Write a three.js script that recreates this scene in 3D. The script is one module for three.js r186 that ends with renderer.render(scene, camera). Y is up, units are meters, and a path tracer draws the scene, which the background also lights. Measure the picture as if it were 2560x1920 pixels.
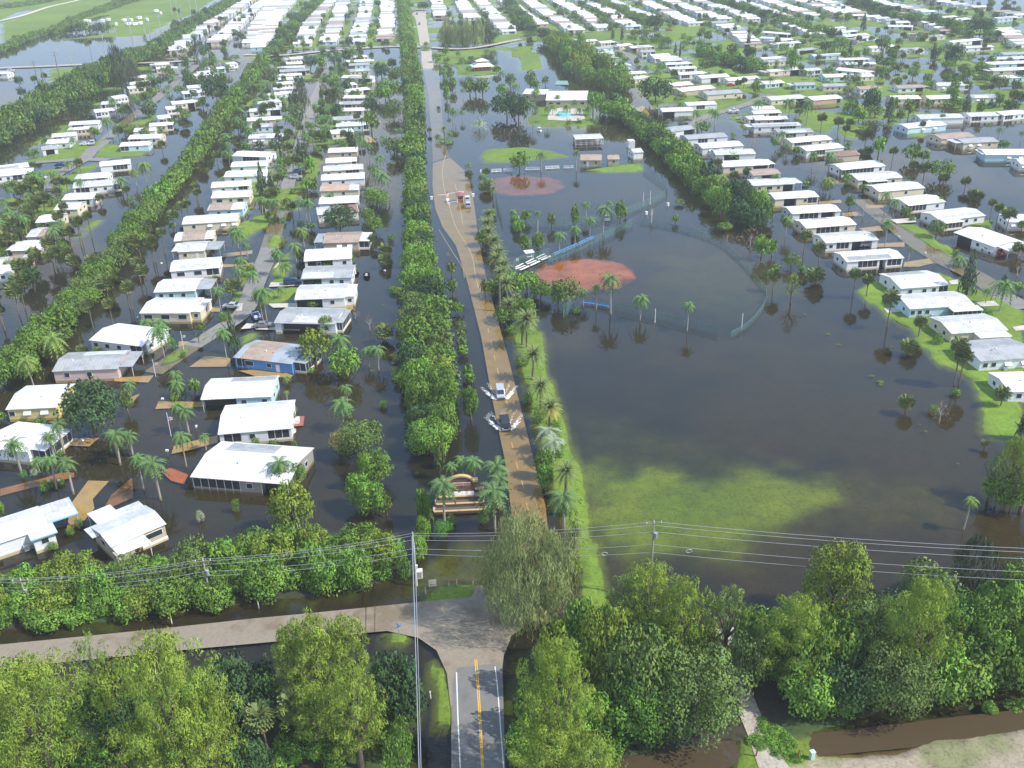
import * as THREE from 'three';
import { mergeGeometries } from 'three/addons/utils/BufferGeometryUtils.js';
import { FontLoader } from 'three/addons/loaders/FontLoader.js';
import { TextGeometry } from 'three/addons/geometries/TextGeometry.js';

// ---------------------------------------------------------------- camera, sky, sun, exposure
const CAM_H = 95, FOCAL = 2100, PITCH = Math.atan(1026 / FOCAL), ROLL = -1.3 * Math.PI / 180;
const scene = new THREE.Scene();
const camera = new THREE.PerspectiveCamera(2 * Math.atan(829.5 / FOCAL) * 180 / Math.PI, 4 / 3, 1, 9000);
camera.rotation.order = 'YXZ';
camera.position.set(0, CAM_H, 0);
camera.rotation.set(-PITCH, 0, ROLL);
camera.updateMatrixWorld(true);
const renderer = new THREE.WebGLRenderer();
renderer.toneMapping = THREE.LinearToneMapping;
renderer.toneMappingExposure = 1.3;
renderer.shadowMap.enabled = true;
const SKY = 1.25, SUN = new THREE.Vector3(5.0, 5.6, 1.5).normalize();
{   // hazy summer sky with soft broken cloud, the same all round
  const w = 1024, h = 512, d = new Float32Array(w * h * 4), hs = (i, j) => { let q = Math.imul(i, 374761393) + Math.imul(j, 668265263) | 0; q = Math.imul(q ^ (q >>> 13), 1274126177); return ((q ^ (q >>> 16)) >>> 0) / 4294967296; };
  const vn = (x, y) => { const i = Math.floor(x), j = Math.floor(y), a = x - i, b = y - j, s = a * a * (3 - 2 * a), t = b * b * (3 - 2 * b), m = (p, q, k) => p + (q - p) * k; return m(m(hs(i, j), hs(i + 1, j), s), m(hs(i, j + 1), hs(i + 1, j + 1), s), t); };
  const fb = (x, y) => (vn(x, y) + vn(x * 2.07 + 11, y * 2.07) * 0.5 + vn(x * 4.2, y * 4.2 + 7) * 0.27 + vn(x * 8.6 + 3, y * 8.6) * 0.14) / 1.91;
  for (let r = 0; r < h; r++) for (let c = 0; c < w; c++) {
    const up = ((r + 0.5) / h - 0.5) * Math.PI, az = ((c + 0.5) / w - 0.5) * 2 * Math.PI, y = Math.sin(up), x = Math.cos(az) * Math.cos(up), z = Math.sin(az) * Math.cos(up), k = Math.max(0, y), g = Math.pow(1 - k, 3), s = Math.max(0, x * SUN.x + y * SUN.y + z * SUN.z);
    let col = [0.16 + 0.33 * g, 0.32 + 0.35 * g, 0.62 + 0.23 * g]; const glow = 0.16 * Math.pow(s, 8); col = col.map((v, q) => v + glow * [1, 0.95, 0.85][q]);
    if (y > 0) { const p = 2.1 / (y + 0.16), n = fb(x * p + 20, z * p + 31), a = Math.min(1, Math.max(0, (n - 0.5) / 0.16)), sh = 0.5 + 0.42 * Math.min(1, Math.max(0, (0.72 - n) / 0.2)), f = a * a * (3 - 2 * a) * 0.75 * Math.min(1, y * 7); col = col.map((v, q) => v + ([0.93, 0.95, 0.97][q] * sh - v) * f); }
    if (y < 0) col = [0.2, 0.22, 0.2];
    d.set([...col.map((v) => v * SKY), 1], (r * w + c) * 4);
  }
  const t = new THREE.DataTexture(d, w, h, THREE.RGBAFormat, THREE.FloatType); t.mapping = THREE.EquirectangularReflectionMapping; t.magFilter = t.minFilter = THREE.LinearFilter; t.wrapS = THREE.RepeatWrapping; t.needsUpdate = true; scene.background = t; scene.environment = t;
}
const sun = new THREE.DirectionalLight(new THREE.Color(1, 0.95, 0.86), 4.2);
sun.position.copy(SUN).multiplyScalar(900); sun.target.position.set(0, 0, -300); sun.position.add(sun.target.position);
sun.castShadow = true; sun.shadow.radius = 1.2; sun.shadow.mapSize.set(4096, 4096);
Object.assign(sun.shadow.camera, { left: -500, right: 500, top: 500, bottom: -500, near: 10, far: 2500 });
sun.name = 'sun'; scene.add(sun, sun.target);
scene.fog = new THREE.FogExp2(new THREE.Color(0.93, 0.96, 1.0), 0.0002);

// ---------------------------------------------------------------- helpers
let seed = 7;
const rnd = () => { seed = (seed + 0x6D2B79F5) | 0; let t = Math.imul(seed ^ (seed >>> 15), 1 | seed); t = (t + Math.imul(t ^ (t >>> 7), 61 | t)) ^ t; return ((t ^ (t >>> 14)) >>> 0) / 4294967296; };
const rr = (a, b) => a + (b - a) * rnd();
const pick = (a) => a[Math.floor(rnd() * a.length)];
const V = (x, y, z) => new THREE.Vector3(x, y, z);
const lerp = (a, b, t) => a + (b - a) * t, clamp = (x, a = 0, b = 1) => Math.min(b, Math.max(a, x));
const sstep = (a, b, x) => { const t = clamp((x - a) / (b - a)); return t * t * (3 - 2 * t); };
const hash2 = (i, j) => { let h = Math.imul(i, 374761393) + Math.imul(j, 668265263) | 0; h = Math.imul(h ^ (h >>> 13), 1274126177); return ((h ^ (h >>> 16)) >>> 0) / 4294967296; };
const vnoise = (x, y) => { const i = Math.floor(x), j = Math.floor(y), a = x - i, b = y - j, s = a * a * (3 - 2 * a), t = b * b * (3 - 2 * b); return lerp(lerp(hash2(i, j), hash2(i + 1, j), s), lerp(hash2(i, j + 1), hash2(i + 1, j + 1), s), t); };
const fbm = (x, y) => (vnoise(x, y) + vnoise(x * 2.1 + 9, y * 2.1) * 0.5 + vnoise(x * 4.3, y * 4.3 + 5) * 0.25) / 1.75;
// a place on a level, from where it stands in the photograph's full view (2212 x 1659)
const _v = new THREE.Vector3();
function G(x, y, h = 0) { _v.set((x - 1106) / FOCAL, -(y - 829.5) / FOCAL, -1).applyQuaternion(camera.quaternion); const k = (h - CAM_H) / _v.y; return V(_v.x * k, h, _v.z * k); }
const invQ = camera.quaternion.clone().invert();
function project(p) { _v.copy(p).sub(camera.position).applyQuaternion(invQ); return [1106 + FOCAL * _v.x / -_v.z, 829.5 - FOCAL * _v.y / -_v.z, -_v.z]; }
const Z = (c, r, x, y) => [c * 553 + x * 0.25, r * 414.75 + y * 0.25];   // from one sixteenth of the view to the full view
function heightTo(b, topY) { let lo = 0.3, hi = 45; for (let k = 0; k < 30; k++) { const m = (lo + hi) / 2; if (project(V(b.x, m, b.z))[1] > topY) lo = m; else hi = m; } return (lo + hi) / 2; }
const mPerPx = (b) => project(b)[2] / FOCAL;
// lines of text: '@c,r' picks the sixteenth (or '@full'), then one item per line: numbers first, words after
function items(text, per = 2) {
  const out = []; let c = -1, r = 0;
  for (const line of text.trim().split('\n')) for (const part of line.split(';')) {
    const w = part.trim(); if (!w) continue;
    if (w[0] === '@') { if (w === '@full') c = -1; else [c, r] = w.slice(1).split(',').map(Number); continue; }
    const C = c, R = r, t = w.split(/\s+/), n = []; while (t.length && /^-?[\d.]+$/.test(t[0])) n.push(Number(t.shift()));
    out.push({ n, s: C < 0 ? 1 : 0.25, words: t, at: (i) => C < 0 ? [n[i], n[i + 1]] : Z(C, R, n[i], n[i + 1]), y: (i) => C < 0 ? n[i] : R * 414.75 + n[i] * 0.25 });
  }
  return out;
}
const poly = (text, h = 0) => items(text).flatMap((it) => { const o = []; for (let i = 0; i + 1 < it.n.length; i += 2) o.push(G(...it.at(i), h)); return o; });
const names = {};
const numbered = (n) => { const k = names[n] = (names[n] ?? -1) + 1; return k ? n + '_' + String(k).padStart(3, '0') : n; };
function thing(name, label, category, pos, turn = 0, group) {
  const o = new THREE.Group(); o.name = numbered(name); if (pos) o.position.copy(pos); o.rotation.y = turn;
  o.userData = { label, category }; if (group) o.userData.group = group; scene.add(o); return o;
}
function mesh(name, geo, mat, parent, pos) {
  const m = new THREE.Mesh(geo, mat); m.castShadow = m.receiveShadow = true; if (pos) m.position.copy(pos);
  m.name = parent ? name : numbered(name); (parent ?? scene).add(m); return m;
}
function struct(name, geo, mat) { const m = mesh(name, geo, mat); m.userData = { kind: 'structure' }; return m; }
const UB = new THREE.BoxGeometry(1, 1, 1), UC = new THREE.CylinderGeometry(0.5, 0.5, 1, 8), US = new THREE.SphereGeometry(0.5, 10, 8);
function box(name, mat, parent, x, y, z, sx, sy, sz, ry = 0) { const m = mesh(name, UB, mat, parent); m.position.set(x, y, z); m.scale.set(sx, sy, sz); m.rotation.y = ry; return m; }
function rod(name, mat, parent, a, b, r) { const m = mesh(name, UC, mat, parent); const d = b.clone().sub(a); m.position.copy(a).addScaledVector(d, 0.5); m.scale.set(2 * r, d.length(), 2 * r); m.quaternion.setFromUnitVectors(V(0, 1, 0), d.normalize()); return m; }
const ords = ['first', 'second', 'third', 'fourth', 'fifth', 'sixth', 'seventh', 'eighth', 'ninth', 'tenth', 'eleventh', 'twelfth'];
const ord = (i) => ords[i] ?? (i + 1) + (['th', 'st', 'nd', 'rd'][(i + 1) % 10 > 3 || Math.floor((i + 1) / 10) === 1 ? 0 : (i + 1) % 10]);

// ---------------------------------------------------------------- materials
function dtex(n, fn, rep, srgb = false) {
  const d = new Uint8Array(n * n * 4); for (let j = 0; j < n; j++) for (let i = 0; i < n; i++) { const c = fn(i / n, j / n, i, j), k = (j * n + i) * 4; d[k] = 255 * clamp(c[0]); d[k + 1] = 255 * clamp(c[1]); d[k + 2] = 255 * clamp(c[2]); d[k + 3] = 255; }
  const t = new THREE.DataTexture(d, n, n); t.wrapS = t.wrapT = THREE.RepeatWrapping; t.magFilter = THREE.LinearFilter; t.minFilter = THREE.LinearMipmapLinearFilter; t.generateMipmaps = true;
  if (srgb) t.colorSpace = THREE.SRGBColorSpace; t.repeat.set(rep, rep); t.needsUpdate = true; return t;
}
const pn = (u, v, f, o = 0) => { const x = u * f, y = v * f, m = (a) => ((a % f) + f) % f, i = Math.floor(x), j = Math.floor(y), a = x - i, b = y - j, s = a * a * (3 - 2 * a), t = b * b * (3 - 2 * b); return lerp(lerp(hash2(m(i) + o, m(j)), hash2(m(i + 1) + o, m(j)), s), lerp(hash2(m(i) + o, m(j + 1)), hash2(m(i + 1) + o, m(j + 1)), s), t); };
const pf = (u, v, f, o = 0) => pn(u, v, f, o) * 0.5 + pn(u, v, f * 2, o + 50) * 0.3 + pn(u, v, f * 4, o + 90) * 0.2;
const grainTex = dtex(512, (u, v) => { const a = pf(u, v, 16) * 0.45 + pf(u, v, 100, 7) * 0.55, s = pf(u, v, 60, 31) > 0.66 ? 0.72 : 1, k = (0.5 + 1.0 * (a - 0.12)) * s; return [k, k, k]; }, 1 / 26);
const roofTex = dtex(256, (u, v) => { const a = pf(u, v, 6), b = pf(u * 1, v, 40, 3), s = 0.78 + 0.22 * sstep(0.25, 0.62, a) - 0.1 * sstep(0.58, 0.8, b); return [s, s * 0.995, s * 0.98]; }, 1 / 9);
const ribTex = dtex(64, (u) => { const s = Math.pow(Math.abs(Math.sin(u * Math.PI * 2)), 8); return [s, s, s]; }, 1 / 1.6);
const wallTex = dtex(128, (u, v) => { const l = (v * 10) % 1 < 0.12 ? 0.88 : 1, a = 0.94 + 0.1 * pf(u, v, 8); return [l * a, l * a, l * a]; }, 1 / 2);
const rippleTex = dtex(512, (u, v) => { const a = pf(u, v, 24) * 0.6 + pf(u, v, 60, 11) * 0.4; return [a, a, a]; }, 1 / 22);
const asphTex = dtex(512, (u, v) => { const a = pf(u, v, 10), b = pf(u, v, 120, 5), k = 0.72 + 0.34 * a + 0.22 * (b - 0.5); return [k, k * 0.99, k * 0.965]; }, 1 / 18);
const std = (r, g, b, rough = 0.85, o = {}) => new THREE.MeshStandardMaterial({ color: new THREE.Color().setRGB(r, g, b), roughness: rough, metalness: 0, ...o });
const M = {
  white: std(0.78, 0.78, 0.77, 0.6), trim: std(0.8, 0.8, 0.78, 0.5), dark: std(0.02, 0.022, 0.026, 0.35), screen: std(0.035, 0.04, 0.048, 0.45), glass: std(0.03, 0.045, 0.06, 0.08), concrete: std(0.42, 0.4, 0.36, 0.9),
  metal: std(0.5, 0.52, 0.54, 0.45, { metalness: 0.4 }), wood: std(0.24, 0.19, 0.14, 0.9), palmTrunk: std(0.34, 0.31, 0.27, 0.95), sabalTrunk: std(0.17, 0.14, 0.11, 0.95), bark: std(0.12, 0.095, 0.075, 0.95), tyre: std(0.02, 0.02, 0.02, 0.8),
  red: std(0.42, 0.05, 0.04, 0.6), orange: std(0.75, 0.22, 0.03, 0.6), blue: std(0.08, 0.26, 0.62, 0.5), yellow: std(0.75, 0.5, 0.04, 0.6), brick: std(0.27, 0.12, 0.08, 0.9), foam: std(0.82, 0.82, 0.8, 0.9),
};
const roofMats = {}, wallMats = {};
const tones = { white: [0.8, 0.8, 0.79], light: [0.62, 0.62, 0.61], gray: [0.4, 0.41, 0.42], slate: [0.36, 0.41, 0.46], tan: [0.42, 0.32, 0.25], brown: [0.3, 0.17, 0.12], dim: [0.3, 0.29, 0.27], pale: [0.66, 0.69, 0.73],
  cream: [0.68, 0.61, 0.46], yellow: [0.66, 0.57, 0.24], beige: [0.5, 0.42, 0.32], blue: [0.09, 0.27, 0.62], sky: [0.48, 0.68, 0.76], pink: [0.6, 0.47, 0.45], snow: [0.74, 0.76, 0.78], peach: [0.55, 0.36, 0.26] };
const roofMat = (k) => roofMats[k] ??= std(...tones[k], 0.5, { map: roofTex, bumpMap: ribTex, bumpScale: 0.03 });
const wallMat = (k) => wallMats[k] ??= std(...tones[k], 0.75, { map: wallTex });

// ---------------------------------------------------------------- the land: one terrain whose raised patches stand out of the flood (water level y = 0)
const LAND = [];   // {pts, top, soft, kind, thr}
function land(kind, top, text, soft = 2, thr = null, amt = 1) {
  for (const line of text.trim().split('|')) { const pts = poly(line); const b = [1e9, -1e9, 1e9, -1e9]; for (const p of pts) { b[0] = Math.min(b[0], p.x); b[1] = Math.max(b[1], p.x); b[2] = Math.min(b[2], p.z); b[3] = Math.max(b[3], p.z); } LAND.push({ pts, top, soft, kind, thr, amt, b }); }
}
function sdist(pts, x, z) {   // metres inside the outline (negative outside)
  let d = 1e18, inside = false;
  for (let i = 0, j = pts.length - 1; i < pts.length; j = i++) {
    const a = pts[j], b = pts[i], ex = b.x - a.x, ez = b.z - a.z, wx = x - a.x, wz = z - a.z, t = clamp((wx * ex + wz * ez) / (ex * ex + ez * ez || 1)), qx = wx - ex * t, qz = wz - ez * t;
    d = Math.min(d, qx * qx + qz * qz);
    if ((a.z > z) !== (b.z > z) && x < (b.x - a.x) * (z - a.z) / (b.z - a.z) + a.x) inside = !inside;
  }
  return inside ? Math.sqrt(d) : -Math.sqrt(d);
}
// grass strips and islands
land('grass', 0.1, `@full
1128 640 1162 690 1180 760 1188 815 1212 890 1240 970 1262 1040 1276 1090 1256 1120 1268 1140 1290 1180 1305 1250 1315 1330 1262 1330 1243 1180 1200 1060 1170 960 1150 900 1125 790 1105 700 1090 640 | @1,3
1470 190 1560 110 1900 90 1900 185 1600 215 1480 222 | @1,3
1495 745 1560 735 1640 850 1680 1000 1688 1280 1600 1290 1560 1180 1530 950 | @1,3
1290 1240 1340 1160 1450 1140 1420 1200 1330 1290 | @3,1
740 850 930 770 1160 740 1480 690 1640 760 1830 840 2212 1010 2212 1659 1760 1659 1650 1540 1450 1480 1270 1280 1240 1180 1000 1075 | @3,2
1740 -5 1840 160 1870 430 2000 480 2212 480 2212 -5 | @3,1
1120 280 1285 265 1450 400 1650 530 1570 560 1400 470 1250 370 | @3,1
1690 240 1960 250 1900 300 1760 310 | @0,1
1700 1285 1880 1190 1950 1040 2010 1060 1960 1140 1880 1230 1760 1310 | @0,1
2080 800 2100 640 2190 640 2205 700 2120 800 | @0,1
1980 945 2000 870 2140 850 2100 965 | @0,1
2060 1250 2200 1190 2230 1240 2090 1320 | @1,1
130 790 150 670 190 600 290 510 290 600 260 790 | @1,1
85 490 140 370 215 370 190 490 | @1,1
40 960 120 850 350 820 390 880 200 960 | @0,1
1420 1480 1440 1420 1640 1340 1650 1360 1540 1440 | @1,0
270 1250 330 1150 390 1130 380 1200 290 1260 | @1,0
240 1420 270 1320 320 1330 290 1420 | @1,0
470 1240 480 1160 560 1150 660 1200 600 1250 | @1,0
420 1480 540 1400 560 1500 430 1560 | @0,0
180 1385 500 1330 700 1280 770 1290 680 1375 380 1405 | @0,0
870 1300 900 1240 1020 1250 1250 1310 1240 1350 820 1365 815 1330 | @0,0
540 1560 640 1460 830 1410 840 1440 700 1540 620 1570 | @0,0
340 1470 540 1455 500 1520 400 1540 | @0,0
430 1640 500 1590 620 1590 600 1659 | @0,0
400 590 730 590 700 680 400 740 | @0,0
0 375 250 335 450 275 700 190 1000 100 1300 0 1320 -60 400 -60 190 140 0 190 | @0,0
440 350 700 335 1250 310 1500 190 1700 110 1860 0 1900 -60 1350 -60 1040 80 870 160 960 280 700 320 | @1,0
1935 1350 1985 1290 2300 1270 2560 1300 2690 1350 2560 1370 2212 1400 1970 1410 | @1,0
1510 450 1700 440 2212 395 2212 450 2060 440 1980 490 1700 560 1540 560 | @1,0
1690 560 2060 540 2110 650 1700 660 | @2,0
0 400 200 390 265 590 100 620 0 480 | @2,0
70 1085 240 900 640 870 740 960 760 1060 640 1110 300 1095 | @2,0
600 1470 800 1440 1130 1405 1140 1480 800 1495 | @1,0
1330 90 1380 130 1430 390 1340 390 1320 250 | @3,0
500 1060 760 1150 760 1200 660 1190 560 1110 | @3,0
1000 1070 1180 1060 1330 1150 1390 1180 1300 1190 1150 1130 | @1,3
1250 480 1330 500 1300 600 1130 600 1130 500`, 1.6);
land('soil', 0.1, `@full
-60 1482 250 1452 550 1442 800 1422 862 1500 862 1760 -60 1760 | @full
-40 1235 380 1205 590 1155 870 1150 882 1238 760 1285 560 1300 350 1335 -40 1368 | @full
1130 1410 1270 1310 1600 1335 1800 1315 2260 1235 2260 1488 2000 1522 1880 1550 1720 1592 1600 1602 1330 1642 1110 1760 1108 1500`, 1.2);
land('sand', 0.22, `@full
1680 1665 1760 1640 1850 1635 2030 1610 2260 1565 2260 1800 1680 1800`, 1.5);
land('grass', 0.16, `@full
1590 1605 1640 1520 1722 1590 1762 1642 1690 1800 1590 1800`, 1.5);
// drowned but shallow: the turf shows through the water
land('turf', -0.04, `@full
1275 1012 1430 1026 1560 1026 1700 1036 1770 1052 1700 1110 1560 1172 1420 1186 1330 1166 1295 1090`, 9);
land('grass', -0.2, `@full
1250 900 1420 930 1560 970 1700 1040 2050 1045 2090 1090 1900 1130 1600 1170 1500 1260 1330 1220 | @full
1440 560 1640 560 1720 640 1560 690 1400 650 | @1,3
1300 40 1480 0 1900 0 1900 190 1400 220`, 10, null, 0.34);
land('grass', -0.12, `@full
900 1240 1000 1180 1080 1180 1060 1300 900 1300`, 4, null, 0.6);
// the far blocks: yards and verges that rise here and there out of the flood
land('grass', 0.12, `@full
1190 95 1400 55 2240 55 2240 262 2000 250 1800 290 1660 285 1420 240 1370 190 1300 150`, 3, 0.42);
land('grass', 0.12, `@full
560 -40 2060 -40 2090 14 2260 34 2260 60 1400 60 1190 95 900 95 560 110`, 3, 0.42);
land('grass', 0.12, `@full
0 300 330 120 560 60 560 160 330 400 0 640`, 3, 0.66);
land('grass', 0.12, `@full
560 115 840 110 800 330 520 560 430 520`, 3, 0.6);
land('grass', 0.14, `@full
-200 -60 330 -60 100 0 -30 60 -200 80`, 3);
const COL = { grass: [0.165, 0.285, 0.026], soil: [0.05, 0.045, 0.026], sand: [0.42, 0.35, 0.26], turf: [0.165, 0.31, 0.028], deepDark: [0.011, 0.017, 0.026] };  // last tone: dark of deep water over a silted bed, put into its colour
function surface(x, z) {
  const far = z < -430, n1 = fbm(x / 9, z / 9), n2 = fbm(x / 2.3 + 40, z / 2.3), big = fbm(x / 38 + 3, z / 38);
  let h = -0.62 + 0.2 * (n1 - 0.5), kind = 'deepDark', w = 0;
  for (const L of LAND) {
    if (x < L.b[0] - 12 || x > L.b[1] + 12 || z < L.b[2] - 12 || z > L.b[3] + 12) continue;
    let d = sdist(L.pts, x, z); if (d < -12) continue;
    if (L.thr !== null) { if (d <= 0) continue; d = Math.min(d, (fbm(x / 17 + 7, z / 23) - L.thr) * 30); }
    const t = sstep(-L.soft, L.soft * 0.4, d + (n1 - 0.5) * L.soft * 1.6), hh = lerp(-0.62, L.top + 0.05 * (n2 - 0.5), t);
    if (hh > h) h = hh;
    if (t * L.amt > w) { w = t * L.amt; kind = L.kind; }
  }
  const mud = sstep(0.42, 0.66, fbm(x / 52 + 11, z / 40 + 3) * 0.75 + n1 * 0.25), s = COL.deepDark.map((v, k) => lerp(v, [0.034, 0.032, 0.021][k], mud)), g = COL[kind], mix = w * (L2(n2) ), out = [0, 0, 0];  // bed colour darkens away from shallow ground, painting in the water depth
  for (let k = 0; k < 3; k++) out[k] = lerp(s[k], g[k], clamp(mix));
  if (kind === 'grass' || kind === 'turf') { const v = 0.8 + 0.45 * (big - 0.3) + 0.3 * (n2 - 0.5); out[0] *= v * (0.9 + 0.4 * n1); out[1] *= v; out[2] *= v; }
  if (kind === 'sand') { const st = 0.7 + 0.6 * fbm(x / 11, (z + x * 0.12) / 1.1); out[0] *= st; out[1] *= st; out[2] *= st; const g2 = sstep(0.5, 0.62, n1); out[0] = lerp(out[0], 0.16, g2 * 0.7); out[1] = lerp(out[1], 0.2, g2 * 0.7); out[2] = lerp(out[2], 0.06, g2 * 0.7); }
  if (kind === 'soil') { const g2 = sstep(0.45, 0.6, n1); out[0] = lerp(out[0], 0.05, g2); out[1] = lerp(out[1], 0.085, g2); out[2] = lerp(out[2], 0.02, g2); }
  return [h, out];
  function L2(n) { return w > 0.95 ? 1 : w * (0.55 + 0.9 * n); }
}
function terrain(x0, x1, z0, z1, cell) {
  const nx = Math.round((x1 - x0) / cell), nz = Math.round((z1 - z0) / cell), P = new Float32Array((nx + 1) * (nz + 1) * 3), C = new Float32Array(P.length), U = new Float32Array((nx + 1) * (nz + 1) * 2), I = new Uint32Array(nx * nz * 6);
  for (let j = 0, k = 0; j <= nz; j++) for (let i = 0; i <= nx; i++, k++) {
    const x = x0 + i * cell, z = z0 + j * cell, [h, c] = surface(x, z);
    P.set([x, h, z], k * 3); C.set(c, k * 3); U.set([x, z], k * 2);
  }
  for (let j = 0, q = 0; j < nz; j++) for (let i = 0; i < nx; i++, q += 6) { const a = j * (nx + 1) + i, b = a + nx + 1; I.set([a, b, a + 1, a + 1, b, b + 1], q); }
  const g = new THREE.BufferGeometry(); g.setAttribute('position', new THREE.BufferAttribute(P, 3)); g.setAttribute('color', new THREE.BufferAttribute(C, 3)); g.setAttribute('uv', new THREE.BufferAttribute(U, 2)); g.setIndex(new THREE.BufferAttribute(I, 1)); g.computeVertexNormals(); return g;
}
const groundMat = std(1, 1, 1, 0.95, { vertexColors: true, map: grainTex });
struct('ground', terrain(-240, 260, -460, -60, 1.5), groundMat);
struct('ground', terrain(-900, 820, -1660, -460, 6), groundMat);
{ const g = new THREE.PlaneGeometry(12000, 12000).rotateX(-Math.PI / 2); struct('terrain', g, std(0.05, 0.06, 0.03, 1)).position.set(0, -1.2, -2000); }

// the flood itself: a still, tea-coloured sheet over all of it
const waterMat = new THREE.MeshPhysicalMaterial({ color: new THREE.Color().setRGB(0.86, 0.77, 0.55), roughness: 0.02, metalness: 0, transmission: 1, thickness: 0, ior: 1.34, bumpMap: rippleTex, bumpScale: 0.005 });
{ const g = new THREE.PlaneGeometry(12000, 12000, 1, 1).rotateX(-Math.PI / 2), u = g.attributes.uv; for (let i = 0; i < u.count; i++) u.setXY(i, g.attributes.position.getX(i), g.attributes.position.getZ(i)); struct('flood_water', g, waterMat).position.set(0, 0, -2000); }

// ---------------------------------------------------------------- roads, drives, pads
function flat(pts, h, uvK = 1) {
  const tri = THREE.ShapeUtils.triangulateShape(pts.map((p) => new THREE.Vector2(p.x, p.z)), []), P = [], U = [], I = [];
  for (const p of pts) { P.push(p.x, h, p.z); U.push(p.x * uvK, p.z * uvK); }
  for (const t of tri) { const [a, b, c] = t, A = pts[a], B = pts[b], D = pts[c], up = (B.x - A.x) * (D.z - A.z) - (B.z - A.z) * (D.x - A.x) < 0; I.push(a, up ? b : c, up ? c : b); }
  const g = new THREE.BufferGeometry(); g.setAttribute('position', new THREE.Float32BufferAttribute(P, 3)); g.setAttribute('uv', new THREE.Float32BufferAttribute(U, 2)); g.setIndex(I); g.computeVertexNormals(); return g;
}
function strip(text) {   // centre line: x y width height
  const q = items(text), P = [], U = [], I = [], c = q.map((it) => G(...it.at(0), 0));
  const pts = []; for (let i = 0; i + 1 < c.length; i++) { const n = Math.max(1, Math.ceil(c[i].distanceTo(c[i + 1]) / 3)); for (let k = 0; k < n; k++) pts.push([i + k / n]); } pts.push([c.length - 1]);
  const curve = new THREE.CatmullRomCurve3(c, false, 'centripetal');
  pts.forEach(([t], k) => {
    const i = Math.min(Math.floor(t), c.length - 2), f = t - i, p = curve.getPoint(t / (c.length - 1)), d = curve.getTangent(t / (c.length - 1)), w = lerp(q[i].n[2], q[i + 1].n[2], f) / 2, h = lerp(q[i].n[3], q[i + 1].n[3], f), nx = -d.z, nz = d.x, l = Math.hypot(nx, nz) || 1;
    for (const s of [-1, 1]) { const x = p.x + s * nx / l * w, z = p.z + s * nz / l * w; P.push(x, h, z); U.push(x, z); }
    if (k) { const a = 2 * k - 2; I.push(a, a + 2, a + 1, a + 1, a + 2, a + 3); }
  });
  const g = new THREE.BufferGeometry(); g.setAttribute('position', new THREE.Float32BufferAttribute(P, 3)); g.setAttribute('uv', new THREE.Float32BufferAttribute(U, 2)); g.setIndex(I); g.computeVertexNormals();
  if (g.attributes.normal.getY(0) < 0) { const ix = g.index.array; for (let i = 0; i < ix.length; i += 3) [ix[i], ix[i + 1]] = [ix[i + 1], ix[i]]; g.computeVertexNormals(); }
  return g;
}
const asphalt = std(0.2, 0.195, 0.19, 0.9, { map: asphTex }), drowned = std(0.34, 0.275, 0.185, 0.9, { map: asphTex }), mudTex = dtex(512, (u, v) => { const a = pf(u, v, 5), b = pf(u, v, 14, 4), c = pf(u, v, 110, 8), m = sstep(0.42, 0.66, a * 0.6 + b * 0.4), k = 0.78 + 0.3 * (c - 0.4); return [lerp(0.98, 0.7, m) * k, lerp(0.97, 0.64, m) * k, lerp(0.95, 0.54, m) * k]; }, 1 / 34), muddyRoad = std(0.33, 0.28, 0.215, 0.92, { map: mudTex }), streetMat = std(0.25, 0.24, 0.225, 0.9, { map: asphTex }), paleRoad = std(0.5, 0.45, 0.38, 0.92, { map: asphTex });
const driveMat = std(0.52, 0.42, 0.29, 0.9, { map: asphTex }), redDrive = std(0.5, 0.17, 0.09, 0.9, { map: asphTex }), slabMat = std(0.58, 0.54, 0.48, 0.9, { map: asphTex }), clayTex = dtex(256, (u, v) => { const a = sstep(0.35, 0.7, pf(u, v, 5)), k = 0.45 + 0.55 * a + 0.15 * (pf(u, v, 60, 9) - 0.5); return [k, k, k]; }, 1 / 30), clayMat = std(0.5, 0.19, 0.1, 0.95, { map: clayTex }), clayFar = std(0.4, 0.16, 0.11, 0.95, { map: clayTex });
struct('entrance_road', flat(poly(`@full
935 352 934 400 940 450 956 490 985 530 1010 610 1040 730 1063 860 1090 990 1108 1130 1112 1185 1106 1275 1205 1275 1188 1185 1178 1090 1150 980 1125 880 1100 780 1075 690 1050 600 1035 520 1024 440 1012 375 972 340`), -0.1), drowned);
struct('entrance_road', flat(poly(`@full
905 102 925 200 933 300 935 349 970 338 958 290 948 140 920 102`), -0.14), std(0.2, 0.175, 0.135, 0.9, { map: asphTex }));
struct('cross_road', flat(poly(`@0,3
-300 640 0 600 760 525 1500 450 2212 372 | `.replace('|', '')).concat(poly(`@1,3
400 335 1120 262 1500 222 1860 188 2300 170 2500 330 2212 520 2140 700 2130 790 2140 1659 2160 1900 1690 1900 1690 1659 1688 1200 1650 850 1560 650 1400 540 1130 482 600 530 250 566 0 590`), poly(`@0,3
1650 640 700 737 250 782 0 812 -300 850`)), 0.17), muddyRoad);
struct('entrance_road', flat(poly(`@1,3
1860 190 1905 90 2310 70 2330 172`), 0.13), muddyRoad);
struct('south_road', flat(poly(`@1,3
1700 900 1740 800 2090 760 2130 800 2160 1900 1700 1900 1696 1300`), 0.178), asphalt);
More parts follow.
